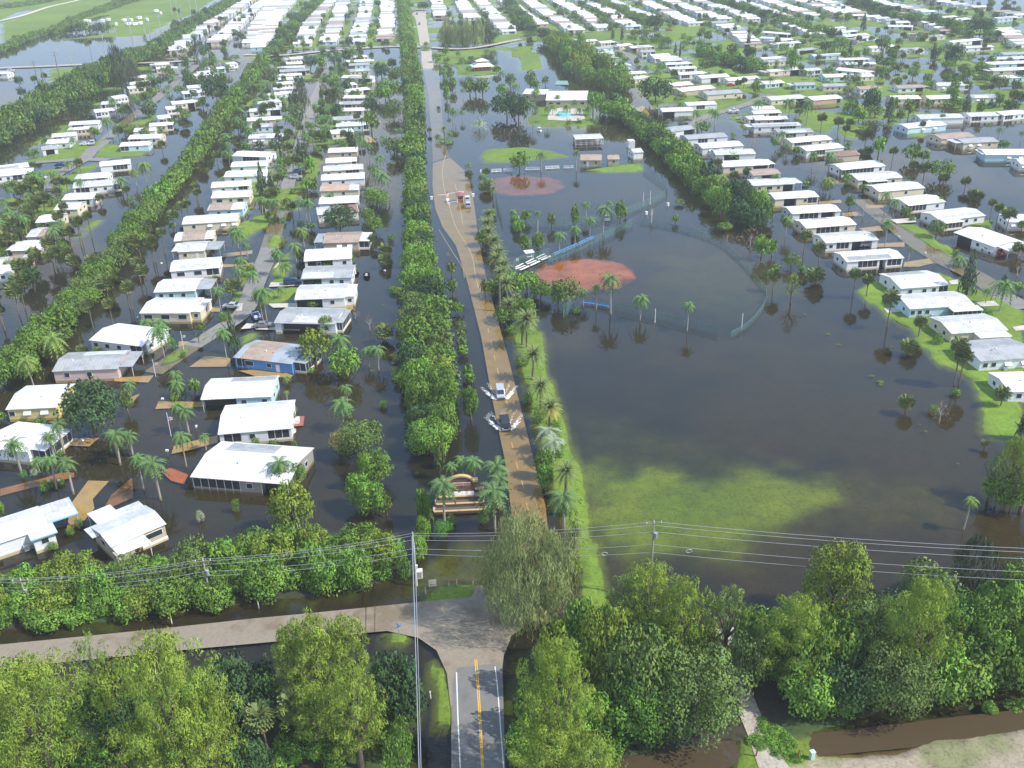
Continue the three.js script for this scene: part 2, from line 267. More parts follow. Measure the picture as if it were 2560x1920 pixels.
const streets = [`@full
330 803 5.2 -0.3; 365 780 5 -0.2; 400 757 5.2 -0.05; 470 715 5.2 0.16; 522 680 5.2 0.17; 545 630 5.5 0.17; 563 585 6.0 0.16; 577 555 6.0 0.08; 592 500 5.6 -0.12; 612 440 5.2 -0.12; 622 400 5.2 0.1; 640 350 5.2 0.16; 651 300 5.2 0.16; 662 270 5.2 0.12; 668 240 5.2 -0.12; 690 190 5.2 -0.12; 703 160 5.2 0.15; 713 140 5.2 -0.12; 735 100 5.2 0.1; 752 60 5.2 0.12; 772 15 5.2 0.12`, `@0,0
390 1659 5.5 0.16; 480 1520 5.5 0.16; 600 1450 6 0.16; 730 1375 6 0.16; 800 1300 6 0.16; 890 1230 6 0.1; 1050 1080 6 -0.15; 1330 870 6 0.1; 1430 790 6 0.14; 1700 560 6 0.1`, `@0,0
310 1405 5 0.162; 520 1390 5 0.164; 720 1378 6 0.165; 940 1385 5 0.16`, `@3,1
800 60 6 -0.12; 950 190 6 -0.12; 1100 300 6 -0.12; 1300 450 6.5 -0.12; 1550 600 7 -0.12; 1830 740 7 -0.12; 2010 880 6.5 -0.02; 2240 1010 6 0.16`, `@2,0
1560 1080 5.5 -0.12; 1660 1015 5.5 0.14; 1960 925 5.5 0.16; 2250 820 5.5 0.16`, `@2,0
1150 600 6 0.12; 1090 560 7 0.16; 1050 500 7 0.16; 900 430 5 0.16`];
streets.forEach((t) => struct('street', strip(t), streetMat));
struct('causeway_road', strip(`@0,0
-200 605 6 0.5; 0 592 6 0.5; 400 576 6 0.5; 760 560 6 0.5; 1450 540 6 0.5; 1700 520 6 0.5`), paleRoad);
struct('causeway_road', strip(`@1,0
-100 475 6 0.5; 200 482 6 0.5; 600 445 6 0.5; 1200 405 6 0.5; 1500 415 7 0.5; 1800 425 6 0.5; 2300 340 6 0.5`), paleRoad);
struct('north_road', strip(`@1,0
1490 600 7 -0.05; 1482 540 8 0.2; 1475 470 8 0.3; 1462 400 8 0.51; 1440 260 9 0.3; 1420 150 11 0.3; 1405 110 16 0.3`), paleRoad);
struct('farm_track', strip(`@0,0
-100 200 6 0.3; 0 182 6 0.3; 190 136 6 0.3; 420 62 6 0.3; 665 5 6 0.3; 800 -40 6 0.3`), std(0.62, 0.56, 0.45, 0.95));
struct('sandy_path', strip(`@full
1705 1720 4.2 0.26; 1668 1655 3.6 0.25; 1645 1600 3 0.24; 1622 1550 2.8 0.22; 1600 1490 2.6 0.2; 1580 1430 2.6 0.2; 1562 1385 3 0.18; 1550 1360 5 0.12`), std(0.46, 0.41, 0.34, 0.95, { map: grainTex }));
const drives = `@0,1
1635 1508 1770 1412 1990 1432 1990 1505 | @0,1
980 1602 1330 1580 1280 1642 990 1632 | @0,1
1540 1335 1545 1286 1700 1290 1765 1300 1660 1360 | @0,1
1920 562 1930 530 2180 500 2180 530 | @0,1
1890 650 1895 622 2100 620 2190 605 2190 632 | @0,1
1750 1002 1900 980 1900 1030 1760 1032 | @1,1
-150 1540 0 1530 215 1545 320 1580 300 1600 0 1590 | @1,1
610 1000 830 940 840 1012 780 1022 | @0,2
500 522 550 465 860 460 770 536 | @0,2
1340 212 1370 145 1780 150 1780 192 | @0,2
1480 600 1500 530 1740 470 1880 440 1880 500 1660 562 | @0,2
570 1262 620 1020 760 830 940 835 800 990 815 1070 730 1172 580 1272 | @0,2
1030 150 1120 110 1210 80 1150 150 | @3,1
440 80 630 65 640 90 440 102 | @3,1
640 182 770 165 830 200 650 212 | @3,1
840 110 1030 105 1030 130 860 137 | @3,1
780 312 960 290 1000 330 850 342 | @3,1
1180 602 1390 570 1440 610 1300 642 1170 642 | @3,1
930 442 1180 430 1180 470 940 472 | @3,0
560 1560 700 1552 720 1590 560 1590 | @1,0
930 1200 940 1165 1010 1190 1040 1225 960 1232 | @2,0
1060 940 1130 910 1190 980 1170 1020 1100 1000`;
drives.split('|').forEach((t) => struct('driveway', flat(poly(t), -0.1), driveMat));
struct('driveway', flat(poly('@0,2\n1390 752 1470 720 1630 780 1590 862 1480 832'), -0.1), redDrive);
struct('driveway', flat(poly('@0,2\n0 962 0 900 400 800 520 760 640 760 640 800 380 862'), -0.14), std(0.36, 0.2, 0.13, 0.9, { map: asphTex }));
struct('driveway', flat(poly('@0,2\n880 1092 960 950 1140 800 1150 972'), -0.2), std(0.3, 0.17, 0.12, 0.9, { map: asphTex }));
['@3,1\n1560 772 1640 760 1640 800 1580 804', '@3,1\n1790 957 1950 945 2000 985 1850 997', '@3,1\n2110 1172 2212 1155 2212 1200 2140 1205', '@3,1\n1050 242 1280 225 1280 265 1110 277', '@1,1\n100 970 345 965 345 1000 150 1005', '@1,1\n-40 1155 130 1170 380 1190 380 1205 0 1192', '@1,1\n110 825 130 785 385 790 385 812', '@3,1\n1000 1010 1140 1000 1140 1040 1030 1050', '@1,1\n200 600 150 670 170 660 225 610', '@0,1\n2080 1190 2130 1140 2212 1145 2212 1180', '@0,1\n2040 1030 2075 970 2100 965 2090 1030'].forEach((t) => struct('driveway', flat(poly(t), 0.19), slabMat));
// skinned infields under the flood: clay at the middle, painted dark of deep water creeping in raggedly at the rim
function infield(cx, cy, R, h, clay) {
  const c = G(cx, cy), P = [], C = [], I = [], U = [], n = 120, rings = 26;
  for (let k = 0; k <= rings; k++) for (let i = 0; i < n; i++) { const a = i / n * 2 * Math.PI, r = R * k / rings, x = c.x + r * Math.cos(a), z = c.z + r * Math.sin(a), m = sstep(0.8, 1.02, k / rings + 0.34 * (fbm(x / 3.2, z / 3.2) - 0.5)), s = 0.5 + 0.75 * fbm(x / 5 + 8, z / 5); P.push(x, h - 0.2 * m, z); U.push(x, z); for (let q = 0; q < 3; q++) C.push(lerp(clay[q] * s, COL.deepDark[q], m)); }
  for (let k = 0; k < rings; k++) for (let i = 0; i < n; i++) { const q = k * n + i, p = k * n + (i + 1) % n; I.push(q, q + n, p, p, q + n, p + n); }
  const g = new THREE.BufferGeometry(); g.setAttribute('position', new THREE.Float32BufferAttribute(P, 3)); g.setAttribute('color', new THREE.Float32BufferAttribute(C, 3)); g.setAttribute('uv', new THREE.Float32BufferAttribute(U, 2)); g.setIndex(I.reverse()); g.computeVertexNormals(); if (g.attributes.normal.getY(40) < 0) { g.setIndex(I.reverse()); g.computeVertexNormals(); } struct('clay_infield', g, groundMat);
}
infield(1262, 592, 15, -0.12, [0.5, 0.17, 0.055]); infield(1130, 400, 16.5, -0.15, [0.27, 0.1, 0.065]);
struct('canal_water', flat(poly(`@full
1330 1645 1435 1618 1535 1600 1588 1600 1600 1640 1560 1670 1480 1720 1300 1720`), 0.012), new THREE.MeshPhysicalMaterial({ color: new THREE.Color().setRGB(0.075, 0.054, 0.03), roughness: 0.04, bumpMap: rippleTex, bumpScale: 0.005 }));
struct('canal_water', flat(poly(`@3,3
120 1395 950 1300 1500 1230 2300 1140 2300 1345 2000 1390 1500 1460 950 1510 400 1565 300 1545`), 0.012), new THREE.MeshPhysicalMaterial({ color: new THREE.Color().setRGB(0.08, 0.058, 0.033), roughness: 0.04, bumpMap: rippleTex, bumpScale: 0.005 }));
// painted lines on the roads
const lineW = std(0.7, 0.7, 0.66, 0.8), lineY = std(0.75, 0.42, 0.03, 0.8), lineUnder = std(0.62, 0.52, 0.32, 0.8);
function lineOf(name, mat, text, w, h) { const q = items(text); const t = '@full\n' + q.map((it) => it.at(0).join(' ') + ` ${w} ${h}`).join(';'); struct(name, strip(t), mat); }
lineOf('road_marking', lineW, '@1,3\n1733 840; 1738 1000; 1748 1300; 1765 1659; 1772 1850', 0.16, 0.184);
lineOf('road_marking', lineW, '@1,3\n2065 790; 2085 950; 2112 1300; 2140 1659; 2156 1850', 0.14, 0.184);
lineOf('road_marking', lineY, '@1,3\n1891 730; 1910 950; 1935 1350; 1950 1659; 1960 1850', 0.13, 0.184);
lineOf('road_marking', lineY, '@1,3\n1906 730; 1925 950; 1948 1350; 1964 1659; 1974 1850', 0.13, 0.184);
lineOf('road_marking', lineUnder, '@full\n964 330; 956 365; 962 420; 972 450; 985 490; 1018 548; 1028 600; 1034 622', 0.22, -0.07);
lineOf('road_marking', lineUnder, '@full\n982 395; 990 425; 996 460; 1000 485', 0.2, -0.07);
lineOf('road_marking', lineUnder, '@full\n948 495; 975 540; 1000 580; 1003 600', 0.14, -0.07);
[[1038, 638, 1039, 644], [1042, 658, 1044, 667], [1047, 682, 1050, 692], [1054, 708, 1056, 718], [1060, 735, 1063, 746], [1067, 767, 1070, 778], [1074, 794, 1077, 807], [1093, 863, 1097, 877], [1105, 955, 1108, 967], [1115, 998, 1119, 1012], [1127, 1038, 1131, 1054], [1137, 1085, 1141, 1103], [1146, 1140, 1149, 1158]].forEach(([a, b, c, d]) => lineOf('road_marking', lineUnder, `@full\n${a} ${b}; ${c} ${d}`, 0.2, -0.07));

// ---------------------------------------------------------------- foliage: crowns of many small leaf clumps, grown on lobes spread through the crown
function crownGeo(o) {   // o: {r, h, lobes:[{c:Vector3, r, sy}], leaf, n, tone:[r,g,b], vary, shape}
  const quads = o.lobes.reduce((s, l) => s + Math.round(o.n * l.r * l.r), 0), P = new Float32Array(quads * 12), N = new Float32Array(quads * 12), C = new Float32Array(quads * 12), I = new Uint32Array(quads * 6);
  const d = V(0, 0, 0), u = V(0, 0, 0), w = V(0, 0, 0), p = V(0, 0, 0), f = V(0, 0, 0), mid = V(0, o.mid ?? 0, 0);
  let q = 0;
  for (const l of o.lobes) {
    const n = Math.round(o.n * l.r * l.r), b = 1 + o.vary * (rnd() - 0.5) * 2, hue = 1 + (rnd() - 0.5) * 0.35 * o.vary * 2;
    for (let k = 0; k < n && q < quads; k++, q++) {
      d.set(rr(-1, 1), rr(-1, 1), rr(-1, 1)); if (d.lengthSq() > 1) d.normalize(); d.normalize(); if (d.y < -0.35 && rnd() < 0.7) d.y *= -1;
      const rad = l.r * (0.72 + 0.36 * Math.pow(rnd(), 0.7));
      p.set(d.x * rad, d.y * rad * (l.sy ?? 0.8), d.z * rad).add(l.c);
      f.copy(d).multiplyScalar(0.8).add(u.set(rr(-1, 1), rr(-1, 1), rr(-1, 1)).multiplyScalar(0.75)); f.y += 0.25; f.normalize();
      u.set(rr(-1, 1), rr(-1, 1), rr(-1, 1)).cross(f).normalize(); w.crossVectors(f, u);
      const s = o.leaf * rr(0.6, 1.35), s2 = s * (o.slim ?? 0.62);
      if (o.droop) { u.set(rr(-0.5, 0.5), o.droop, rr(-0.5, 0.5)).normalize(); w.crossVectors(f, u).normalize(); f.crossVectors(u, w); }
      const t = b * rr(0.78, 1.22), yl = hue * rr(0.9, 1.1);
      for (let v = 0; v < 4; v++) {
        const a = v === 0 ? 1 : v === 2 ? -1 : 0, c = v === 1 ? 1 : v === 3 ? -1 : 0, z = (q * 4 + v) * 3;
        P[z] = p.x + u.x * a * s + w.x * c * s2; P[z + 1] = p.y + u.y * a * s + w.y * c * s2; P[z + 2] = p.z + u.z * a * s + w.z * c * s2;
        N[z] = lerp(f.x, d.x, 0.5); N[z + 1] = lerp(f.y, d.y, 0.5); N[z + 2] = lerp(f.z, d.z, 0.5);
        C[z] = o.tone[0] * t * yl; C[z + 1] = o.tone[1] * t; C[z + 2] = o.tone[2] * t;
      }
      I.set([q * 4, q * 4 + 1, q * 4 + 2, q * 4, q * 4 + 2, q * 4 + 3], q * 6);
    }
  }
  const g = new THREE.BufferGeometry(); g.setAttribute('position', new THREE.BufferAttribute(P, 3)); g.setAttribute('normal', new THREE.BufferAttribute(N, 3)); g.setAttribute('color', new THREE.BufferAttribute(C, 3)); g.setIndex(new THREE.BufferAttribute(I, 1)); return g;
}
// lobes of a rounded crown of radius 1, between y = 0 and y = 1
function roundLobes(n, size, low = 0.1) {
  const out = []; for (let k = 0; k < n; k++) { const a = k * 2.39996 + rr(-0.4, 0.4), y = lerp(low, 0.9, (k + rnd()) / n), rad = Math.sqrt(Math.max(0.05, 1 - Math.pow((y - 0.42) / 0.6, 2))) * rr(0.55, 0.85); out.push({ c: V(Math.cos(a) * rad * (1 - size * 0.5), y * 0.82 + 0.05, Math.sin(a) * rad * (1 - size * 0.5)), r: size * rr(0.75, 1.3), sy: 0.62 }); } return out;
}
function coneLobes(n) { const out = []; for (let k = 0; k < n; k++) { const y = (k + rnd()) / n, a = k * 2.39996, rad = (1 - y) * 0.62 + 0.05; out.push({ c: V(Math.cos(a) * rad, y * 0.94, Math.sin(a) * rad), r: 0.34 * (1 - y * 0.65), sy: 0.4 }); } return out; }
function pineLobes(n, low = 0) {   // layered, open, pom-pom tufts on branch ends
  const out = []; for (let k = 0; k < n; k++) { const y = lerp(low, 1, Math.pow((k + rnd()) / n, 0.85)), a = k * 2.39996 + rr(-0.5, 0.5), env = Math.sqrt(Math.max(0.03, 1 - Math.pow((y - 0.36) / 0.66, 2))) * (0.8 + 0.3 * Math.sin(a * 1.5 + y * 7)), rad = env * Math.sqrt(rr(0.15, 1)); out.push({ c: V(Math.cos(a) * rad, y * 0.95 + rr(-0.02, 0.03), Math.sin(a) * rad), r: rr(0.1, 0.17), sy: 0.55 }); } return out;
}
function wispLobes(n) { const out = []; for (let k = 0; k < n; k++) { const y = (k + rnd()) / n, a = k * 2.39996 + rr(-0.5, 0.5), env = Math.sin(Math.min(1, y * 0.95 + 0.12) * Math.PI * 0.92) * 0.9 + 0.08, rad = env * Math.sqrt(rr(0.2, 1)); out.push({ c: V(Math.cos(a) * rad, y, Math.sin(a) * rad), r: rr(0.14, 0.26), sy: 0.9 }); } return out; }
const leafMat = new THREE.MeshPhysicalMaterial({ color: 0xffffff, vertexColors: true, roughness: 0.75, side: THREE.DoubleSide, specularIntensity: 0.35 });
const TREES = {};   // kind -> {size class -> geometries}
const tone = (r, g, b) => [r, g, b];
const TREE = {
  broad: { lobes: () => roundLobes(34, 0.32), tone: tone(0.132, 0.232, 0.036), leaf: 0.30, n: 26, vary: 0.3 },
  lush: { lobes: () => roundLobes(40, 0.28), tone: tone(0.155, 0.300, 0.044), leaf: 0.29, n: 30, vary: 0.34 },
  dark: { lobes: () => roundLobes(38, 0.3), tone: tone(0.056, 0.112, 0.039), leaf: 0.29, n: 26, vary: 0.25 },
  olive: { lobes: () => roundLobes(36, 0.3), tone: tone(0.135, 0.205, 0.052), leaf: 0.26, n: 28, vary: 0.25 },
  gold: { lobes: () => roundLobes(44, 0.26), tone: tone(0.19, 0.265, 0.036), leaf: 0.26, n: 30, vary: 0.26 },
  shrub: { lobes: () => roundLobes(22, 0.36, 0.0), tone: tone(0.132, 0.255, 0.039), leaf: 0.22, n: 34, vary: 0.3 },
  ball: { lobes: () => [{ c: V(0, 0.5, 0), r: 0.8, sy: 0.62 }, ...roundLobes(10, 0.4)], tone: tone(0.109, 0.285, 0.052), leaf: 0.14, n: 60, vary: 0.12 },
  column: { lobes: () => { const o = []; for (let k = 0; k < 30; k++) { const y = (k + 0.5) / 30, a = k * 2.4; o.push({ c: V(Math.cos(a) * 0.5 * (1 - y * 0.6), y * 0.95, Math.sin(a) * 0.5 * (1 - y * 0.6)), r: 0.34, sy: 0.55 }); } return o; }, tone: tone(0.186, 0.345, 0.039), leaf: 0.22, n: 30, vary: 0.3, droop: 1 },
  pine: { lobes: () => pineLobes(150), tone: tone(0.232, 0.323, 0.046), leaf: 0.24, slim: 0.22, n: 75, vary: 0.24 },
  pinethin: { lobes: () => pineLobes(70), tone: tone(0.186, 0.285, 0.058), leaf: 0.24, slim: 0.22, n: 70, vary: 0.3 },
  casuarina: { lobes: () => wispLobes(110), tone: tone(0.25, 0.31, 0.115), leaf: 0.34, slim: 0.1, n: 62, vary: 0.28, droop: 0.35 },
  dusk: { lobes: () => wispLobes(70), tone: tone(0.078, 0.099, 0.058), leaf: 0.36, slim: 0.2, n: 42, vary: 0.25, droop: 0.9 },
  conifer: { lobes: () => coneLobes(46), tone: tone(0.078, 0.135, 0.058), leaf: 0.23, n: 34, vary: 0.2 },
  dead: { lobes: () => wispLobes(26), tone: tone(0.372, 0.255, 0.169), leaf: 0.29, slim: 0.14, n: 22, vary: 0.3 },
  bloom: { lobes: () => roundLobes(34, 0.3), tone: tone(0.465, 0.360, 0.098), leaf: 0.19, n: 34, vary: 0.5 },
  silver: { lobes: () => roundLobes(22, 0.34), tone: tone(0.388, 0.465, 0.286), leaf: 0.16, n: 40, vary: 0.3 },
};
// three sizes, so that leaves keep their real size on small and large crowns
function treeGeo(kind, r, dist = 250) {
  const cls = r < 1.6 ? 0 : r < 3 ? 1 : r < 5 ? 2 : 3, lod = dist < 215 ? 0 : dist < 380 ? 1 : 2, base = [1.2, 2.3, 3.8, 6.2][cls], key = kind + cls + lod, t = TREE[kind];
  if (!TREES[key]) TREES[key] = (lod ? [0, 1] : [0, 1, 2]).map(() => crownGeo({ ...t, lobes: t.lobes(), leaf: t.leaf * [0.7, 0.85, 0.95, 1.0][cls] * [0.62, 0.95, 1.5][lod] / base, n: t.n * base * base * [1.5, 0.95, 0.7, 0.68][cls] * [3.1, 1.15, 0.36][lod], mid: 0.3 }));
  return pick(TREES[key]);
}
// trunk with limbs, unit height 1
function trunkGeo() {
  const parts = [], tube = (a, b, r0, r1) => { const g = new THREE.CylinderGeometry(r1, r0, a.distanceTo(b), 6, 1, true), d = b.clone().sub(a); g.applyQuaternion(new THREE.Quaternion().setFromUnitVectors(V(0, 1, 0), d.clone().normalize())); const m = a.clone().addScaledVector(d, 0.5); g.translate(m.x, m.y, m.z); parts.push(g); };
  tube(V(0, -0.12, 0), V(0.02, 0.42, 0), 0.045, 0.032);
  for (let k = 0; k < 6; k++) { const a = k * 1.05 + rr(-0.3, 0.3), y = 0.3 + 0.08 * k * 0.6; tube(V(0.015, Math.min(y, 0.42), 0), V(Math.cos(a) * 0.26, y + rr(0.2, 0.34), Math.sin(a) * 0.26), 0.022, 0.009); }
  tube(V(0.02, 0.4, 0), V(0, 0.88, 0.02), 0.03, 0.008);
  return mergeGeometries(parts);
}
const trunks = [trunkGeo(), trunkGeo(), trunkGeo()], deadMat = std(0.42, 0.38, 0.34, 0.9);
const COMMON = { broad: 'shade_tree', lush: 'broadleaf_tree', dark: 'fig_tree', olive: 'olive_green_tree', gold: 'oak_tree', shrub: 'shrub', ball: 'round_shrub', column: 'columnar_shrub', pine: 'pine_tree', pinethin: 'pine_tree', casuarina: 'casuarina_tree', dusk: 'casuarina_tree', conifer: 'juniper_tree', dead: 'bare_shrub', bloom: 'flowering_tree', silver: 'silver_shrub' };
const SAY = { broad: 'leafy green tree', lush: 'bright green leafy tree', dark: 'dark green spreading tree', olive: 'olive green tree', gold: 'yellow-green rounded tree', shrub: 'green shrub', ball: 'neat round green shrub', column: 'slim bright green columnar shrub', pine: 'tall tufted yellow-green pine', pinethin: 'thin open pine', casuarina: 'wispy grey-green casuarina', dusk: 'dark wispy casuarina', conifer: 'dark cone-shaped juniper', dead: 'bare brown shrub', bloom: 'tree in orange-yellow bloom', silver: 'small silvery shrub' };
const ALL = [];   // every plant, for the labels that tell it by what it stands beside
function tree(kind, b, w, h, o = {}) {
  const shrubby = ['shrub', 'ball', 'silver', 'dead', 'column'].includes(kind), n = o.name ?? COMMON[kind], t = thing(n, o.label, shrubby ? 'shrub' : 'tree', b, rr(0, 6.28), o.group);
  const r = w / 2, low = o.low ?? (shrubby ? -0.05 : kind.startsWith('pine') ? 0.3 : ['casuarina', 'conifer', 'dusk'].includes(kind) ? 0.08 : 0.18);
  const c = mesh('crown', treeGeo(kind, r, Math.hypot(b.x, b.z, CAM_H)), leafMat, t, V(0, h * low, 0)); c.scale.set(r, h * (1 - low), r);
  const k = mesh('trunk', pick(trunks), kind === 'dead' ? deadMat : M.bark, t); const s = Math.min(h, 12) * (shrubby ? 0.7 : 0.85); k.scale.set(s * 0.9, h * (kind.startsWith('pine') ? 0.9 : 0.88), s * 0.9);
  ALL.push({ o: t, b, kind, h, fixed: !!o.label }); return t;
}

// ---------------------------------------------------------------- palms
function blade(P, I, a, b, c) { const k = P.length / 3; P.push(a.x, a.y, a.z, b.x, b.y, b.z, c.x, c.y, c.z); I.push(k, k + 1, k + 2); }
function fromTris(P, I) { const g = new THREE.BufferGeometry(); g.setAttribute('position', new THREE.Float32BufferAttribute(P, 3)); g.setIndex(I); g.computeVertexNormals(); return g; }
// a feather frond that leaves the crown along +x; up: how steeply it starts, fall: how far its tip droops
function feather(len, up, fall, wide, n = 9) {
  const P = [], I = [], at = (t) => V(len * (t - 0.12 * fall * t * t), len * (up * t - (up * 0.6 + fall) * t * t), 0);
  for (let k = 1; k <= n; k++) { const t = k / n, t0 = (k - 1) / n, a = at(t0), b = at(t), wd = wide * len * Math.sin(Math.PI * clamp(t * 0.82 + 0.14)) , hang = len * 0.09 * (0.4 + fall);
    for (const s of [-1, 1]) { const j = rr(0.85, 1.15), tip = V(lerp(a.x, b.x, 0.5) + len * 0.14, lerp(a.y, b.y, 0.5) - hang * j, s * wd * j); blade(P, I, s > 0 ? a : b, s > 0 ? b : a, tip); }
    const e = V(0, 0, len * 0.012); blade(P, I, a.clone().add(e), b.clone(), a.clone().sub(e)); }
  return fromTris(P, I);
}
function fan(len) {   // a fan leaf on a stalk along +x
  const P = [], I = [], hub = V(len * 0.42, 0, 0), n = 9; blade(P, I, V(0, 0, 0.02), V(len * 0.45, 0, 0), V(0, 0, -0.02));
  for (let k = 0; k < n; k++) { const a = lerp(-1.75, 1.75, k / (n - 1)), d = 0.16, L = len * 0.58 * (1 - 0.12 * Math.abs(a)), p = (q, y) => V(hub.x + Math.cos(q) * L, y, Math.sin(q) * L * 0.95); blade(P, I, hub, p(a - d, -0.1 * len * rr(0.4, 1.6)), p(a + d * 0.4, -0.02 * len)); }
  return fromTris(P, I);
}
const palmCol = (r, g, b) => new THREE.MeshPhysicalMaterial({ color: new THREE.Color().setRGB(r, g, b), roughness: 0.55, side: THREE.DoubleSide, specularIntensity: 0.5 });
const PM = { royal: palmCol(0.101, 0.182, 0.054), royal2: palmCol(0.128, 0.216, 0.060), queen: palmCol(0.121, 0.230, 0.060), date: palmCol(0.176, 0.223, 0.072), dateold: palmCol(0.405, 0.351, 0.072), sabal: palmCol(0.135, 0.189, 0.060), sabal2: palmCol(0.176, 0.203, 0.054), coco: palmCol(0.176, 0.257, 0.048), brown: palmCol(0.270, 0.176, 0.072), grey: palmCol(0.257, 0.317, 0.192) };
// a crown is a list of fronds: [geometry, turn about y, tilt, size, material]
const FRONDS = {
  royal: [feather(1, 0.75, 0.6, 0.26), feather(1, 0.45, 0.85, 0.27), feather(1, 0.15, 1.0, 0.27)],
  queen: [feather(1, 0.95, 0.9, 0.24), feather(1, 0.6, 1.05, 0.26), feather(1, 0.25, 1.1, 0.26)],
  date: [feather(1, 0.9, 0.3, 0.13, 8), feather(1, 0.5, 0.4, 0.13, 8), feather(1, 0.12, 0.5, 0.13, 8)],
  sabal: [fan(1), fan(1)],
};
function crownList(kind) {
  const L = [];
  if (kind === 'sabal') for (let k = 0; k < 46; k++) { const y = lerp(-0.75, 0.98, (k + 0.5) / 46), t = Math.asin(y); L.push([pick(FRONDS.sabal), k * 2.39996, t, rr(0.85, 1.05), y < -0.55 && rnd() < 0.5 ? 'brown' : pick(['sabal', 'sabal', 'sabal2'])]); }
  else if (kind === 'date' || kind === 'dategold') for (let k = 0; k < 48; k++) { const y = k / 48; L.push([FRONDS.date[y < 0.3 ? 2 : y < 0.65 ? 1 : 0], k * 2.39996, lerp(-0.5, 0.75, y), rr(0.88, 1.08), kind === 'dategold' && y < 0.45 ? 'dateold' : 'date']); }
  else if (kind === 'grey') for (let k = 0; k < 26; k++) L.push([pick(FRONDS.royal), k * 2.39996, lerp(-0.3, 0.5, k / 26), rr(0.85, 1.05), 'grey']);
  else { const q = kind === 'queen', n = q ? 22 : kind === 'coco' ? 24 : 22; for (let k = 0; k < n; k++) { const y = k / n; L.push([(q || kind === 'coco' ? FRONDS.queen : FRONDS.royal)[y < 0.35 ? 2 : y < 0.7 ? 1 : 0], k * 2.39996, lerp(-0.35, 0.45, y), rr(0.85, 1.1), kind === 'coco' ? 'coco' : q ? 'queen' : pick(['royal', 'royal', 'royal2'])]); } }
  return L;
}
const placeFrond = (m, [, turn, tilt, s]) => { m.rotation.order = 'YZX'; m.rotation.set(0, turn, tilt); m.scale.setScalar(s); };
const mergedCrowns = {};
function mergedCrown(kind) {
  return mergedCrowns[kind] ??= [0, 1, 2].map(() => {
    const by = []; const tmp = new THREE.Object3D();
    for (const f of crownList(kind)) { placeFrond(tmp, f); tmp.updateMatrix(); const g = f[0].clone().applyMatrix4(tmp.matrix), c = PM[f[4]].color, n = g.attributes.position.count, a = new Float32Array(n * 3), v = rr(0.8, 1.2); for (let i = 0; i < n; i++) a.set([c.r * v, c.g * v, c.b * v], i * 3); g.setAttribute('color', new THREE.BufferAttribute(a, 3)); by.push(g); }
    return mergeGeometries(by);
  });
}
const palmMat = new THREE.MeshPhysicalMaterial({ color: 0xffffff, vertexColors: true, roughness: 0.55, side: THREE.DoubleSide, specularIntensity: 0.5 });
const palmTrunk = new THREE.CylinderGeometry(0.7, 1, 1, 8, 1).translate(0, 0.5, 0), royalTrunk = new THREE.LatheGeometry([[1.25, -0.1], [1.05, 0.12], [1.1, 0.4], [1.05, 0.6], [0.72, 0.78], [0.5, 1]].map(([a, b]) => new THREE.Vector2(a, b)), 8);
const shaft = std(0.13, 0.24, 0.06, 0.5);
const PNAME = { royal: 'royal_palm', queen: 'queen_palm', date: 'date_palm', dategold: 'date_palm', sabal: 'sabal_palm', coco: 'coconut_palm', grey: 'grey_palm' };
const PSAY = { royal: 'royal palm', queen: 'drooping feathery palm', date: 'bushy date palm', dategold: 'date palm with yellowing lower fronds', sabal: 'round-headed sabal palm', coco: 'yellowish coconut palm', grey: 'silvery grey palm' };
function palm(kind, b, w, h, o = {}) {
  const t = thing(PNAME[kind], o.label, 'palm', b, rr(0, 6.28), o.group), r = w / 2 * (kind === 'royal' ? 1.12 : 1.04);
  const topY = kind === 'sabal' ? h - r * 0.86 : kind.startsWith('date') ? h - r * 0.62 : h - r * (kind === 'royal' ? 0.42 : 0.3), y = Math.max(0.4, topY);
  const lean = o.lean ?? rr(-0.06, 0.06), sabal = kind === 'sabal', tr = sabal ? 0.16 : kind === 'royal' ? 0.2 : kind.startsWith('date') ? 0.3 : 0.15;
  const k = mesh('trunk', kind === 'royal' ? royalTrunk : palmTrunk, sabal || kind.startsWith('date') ? M.sabalTrunk : M.palmTrunk, t, V(0, -0.35, 0)); k.scale.set(tr, y + 0.35, tr); k.rotation.z = lean;
  const top = V(-Math.sin(lean) * y, y, 0);
  if (kind === 'royal' && o.near) { const s = mesh('crownshaft', palmTrunk, shaft, t, V(top.x, y - r * 0.5, 0)); s.scale.set(0.19, r * 0.52, 0.19); }
  if (o.near) for (const f of crownList(kind)) { const m = mesh('frond', f[0], PM[f[4]], t, top); placeFrond(m, f); m.scale.multiplyScalar(r); }
  else { const c = mesh('crown', pick(mergedCrown(kind)), palmMat, t, top); c.scale.setScalar(r); c.rotation.y = rr(0, 6.28); }
  ALL.push({ o: t, b, kind, h, palm: true, fixed: !!o.label }); return t;
}
// lines 'x y top width kind [near]' -> plants at their feet, with the height and width that they show
function plants(text, o = {}) {
  const out = [];
  for (const it of items(text)) {
    const b = G(...it.at(0)), kind = it.words[0], w = it.n[3] * it.s * mPerPx(b); let h = heightTo(b, it.y(2));
    b.y = 0; const near = it.words.includes('near');
    if (PNAME[kind]) out.push(palm(kind, b, w, Math.max(h, w * 0.55), { ...o, near })); else out.push(tree(kind, b, w, Math.max(h * 0.97, w * 0.3), o));
  }
  return out;
}
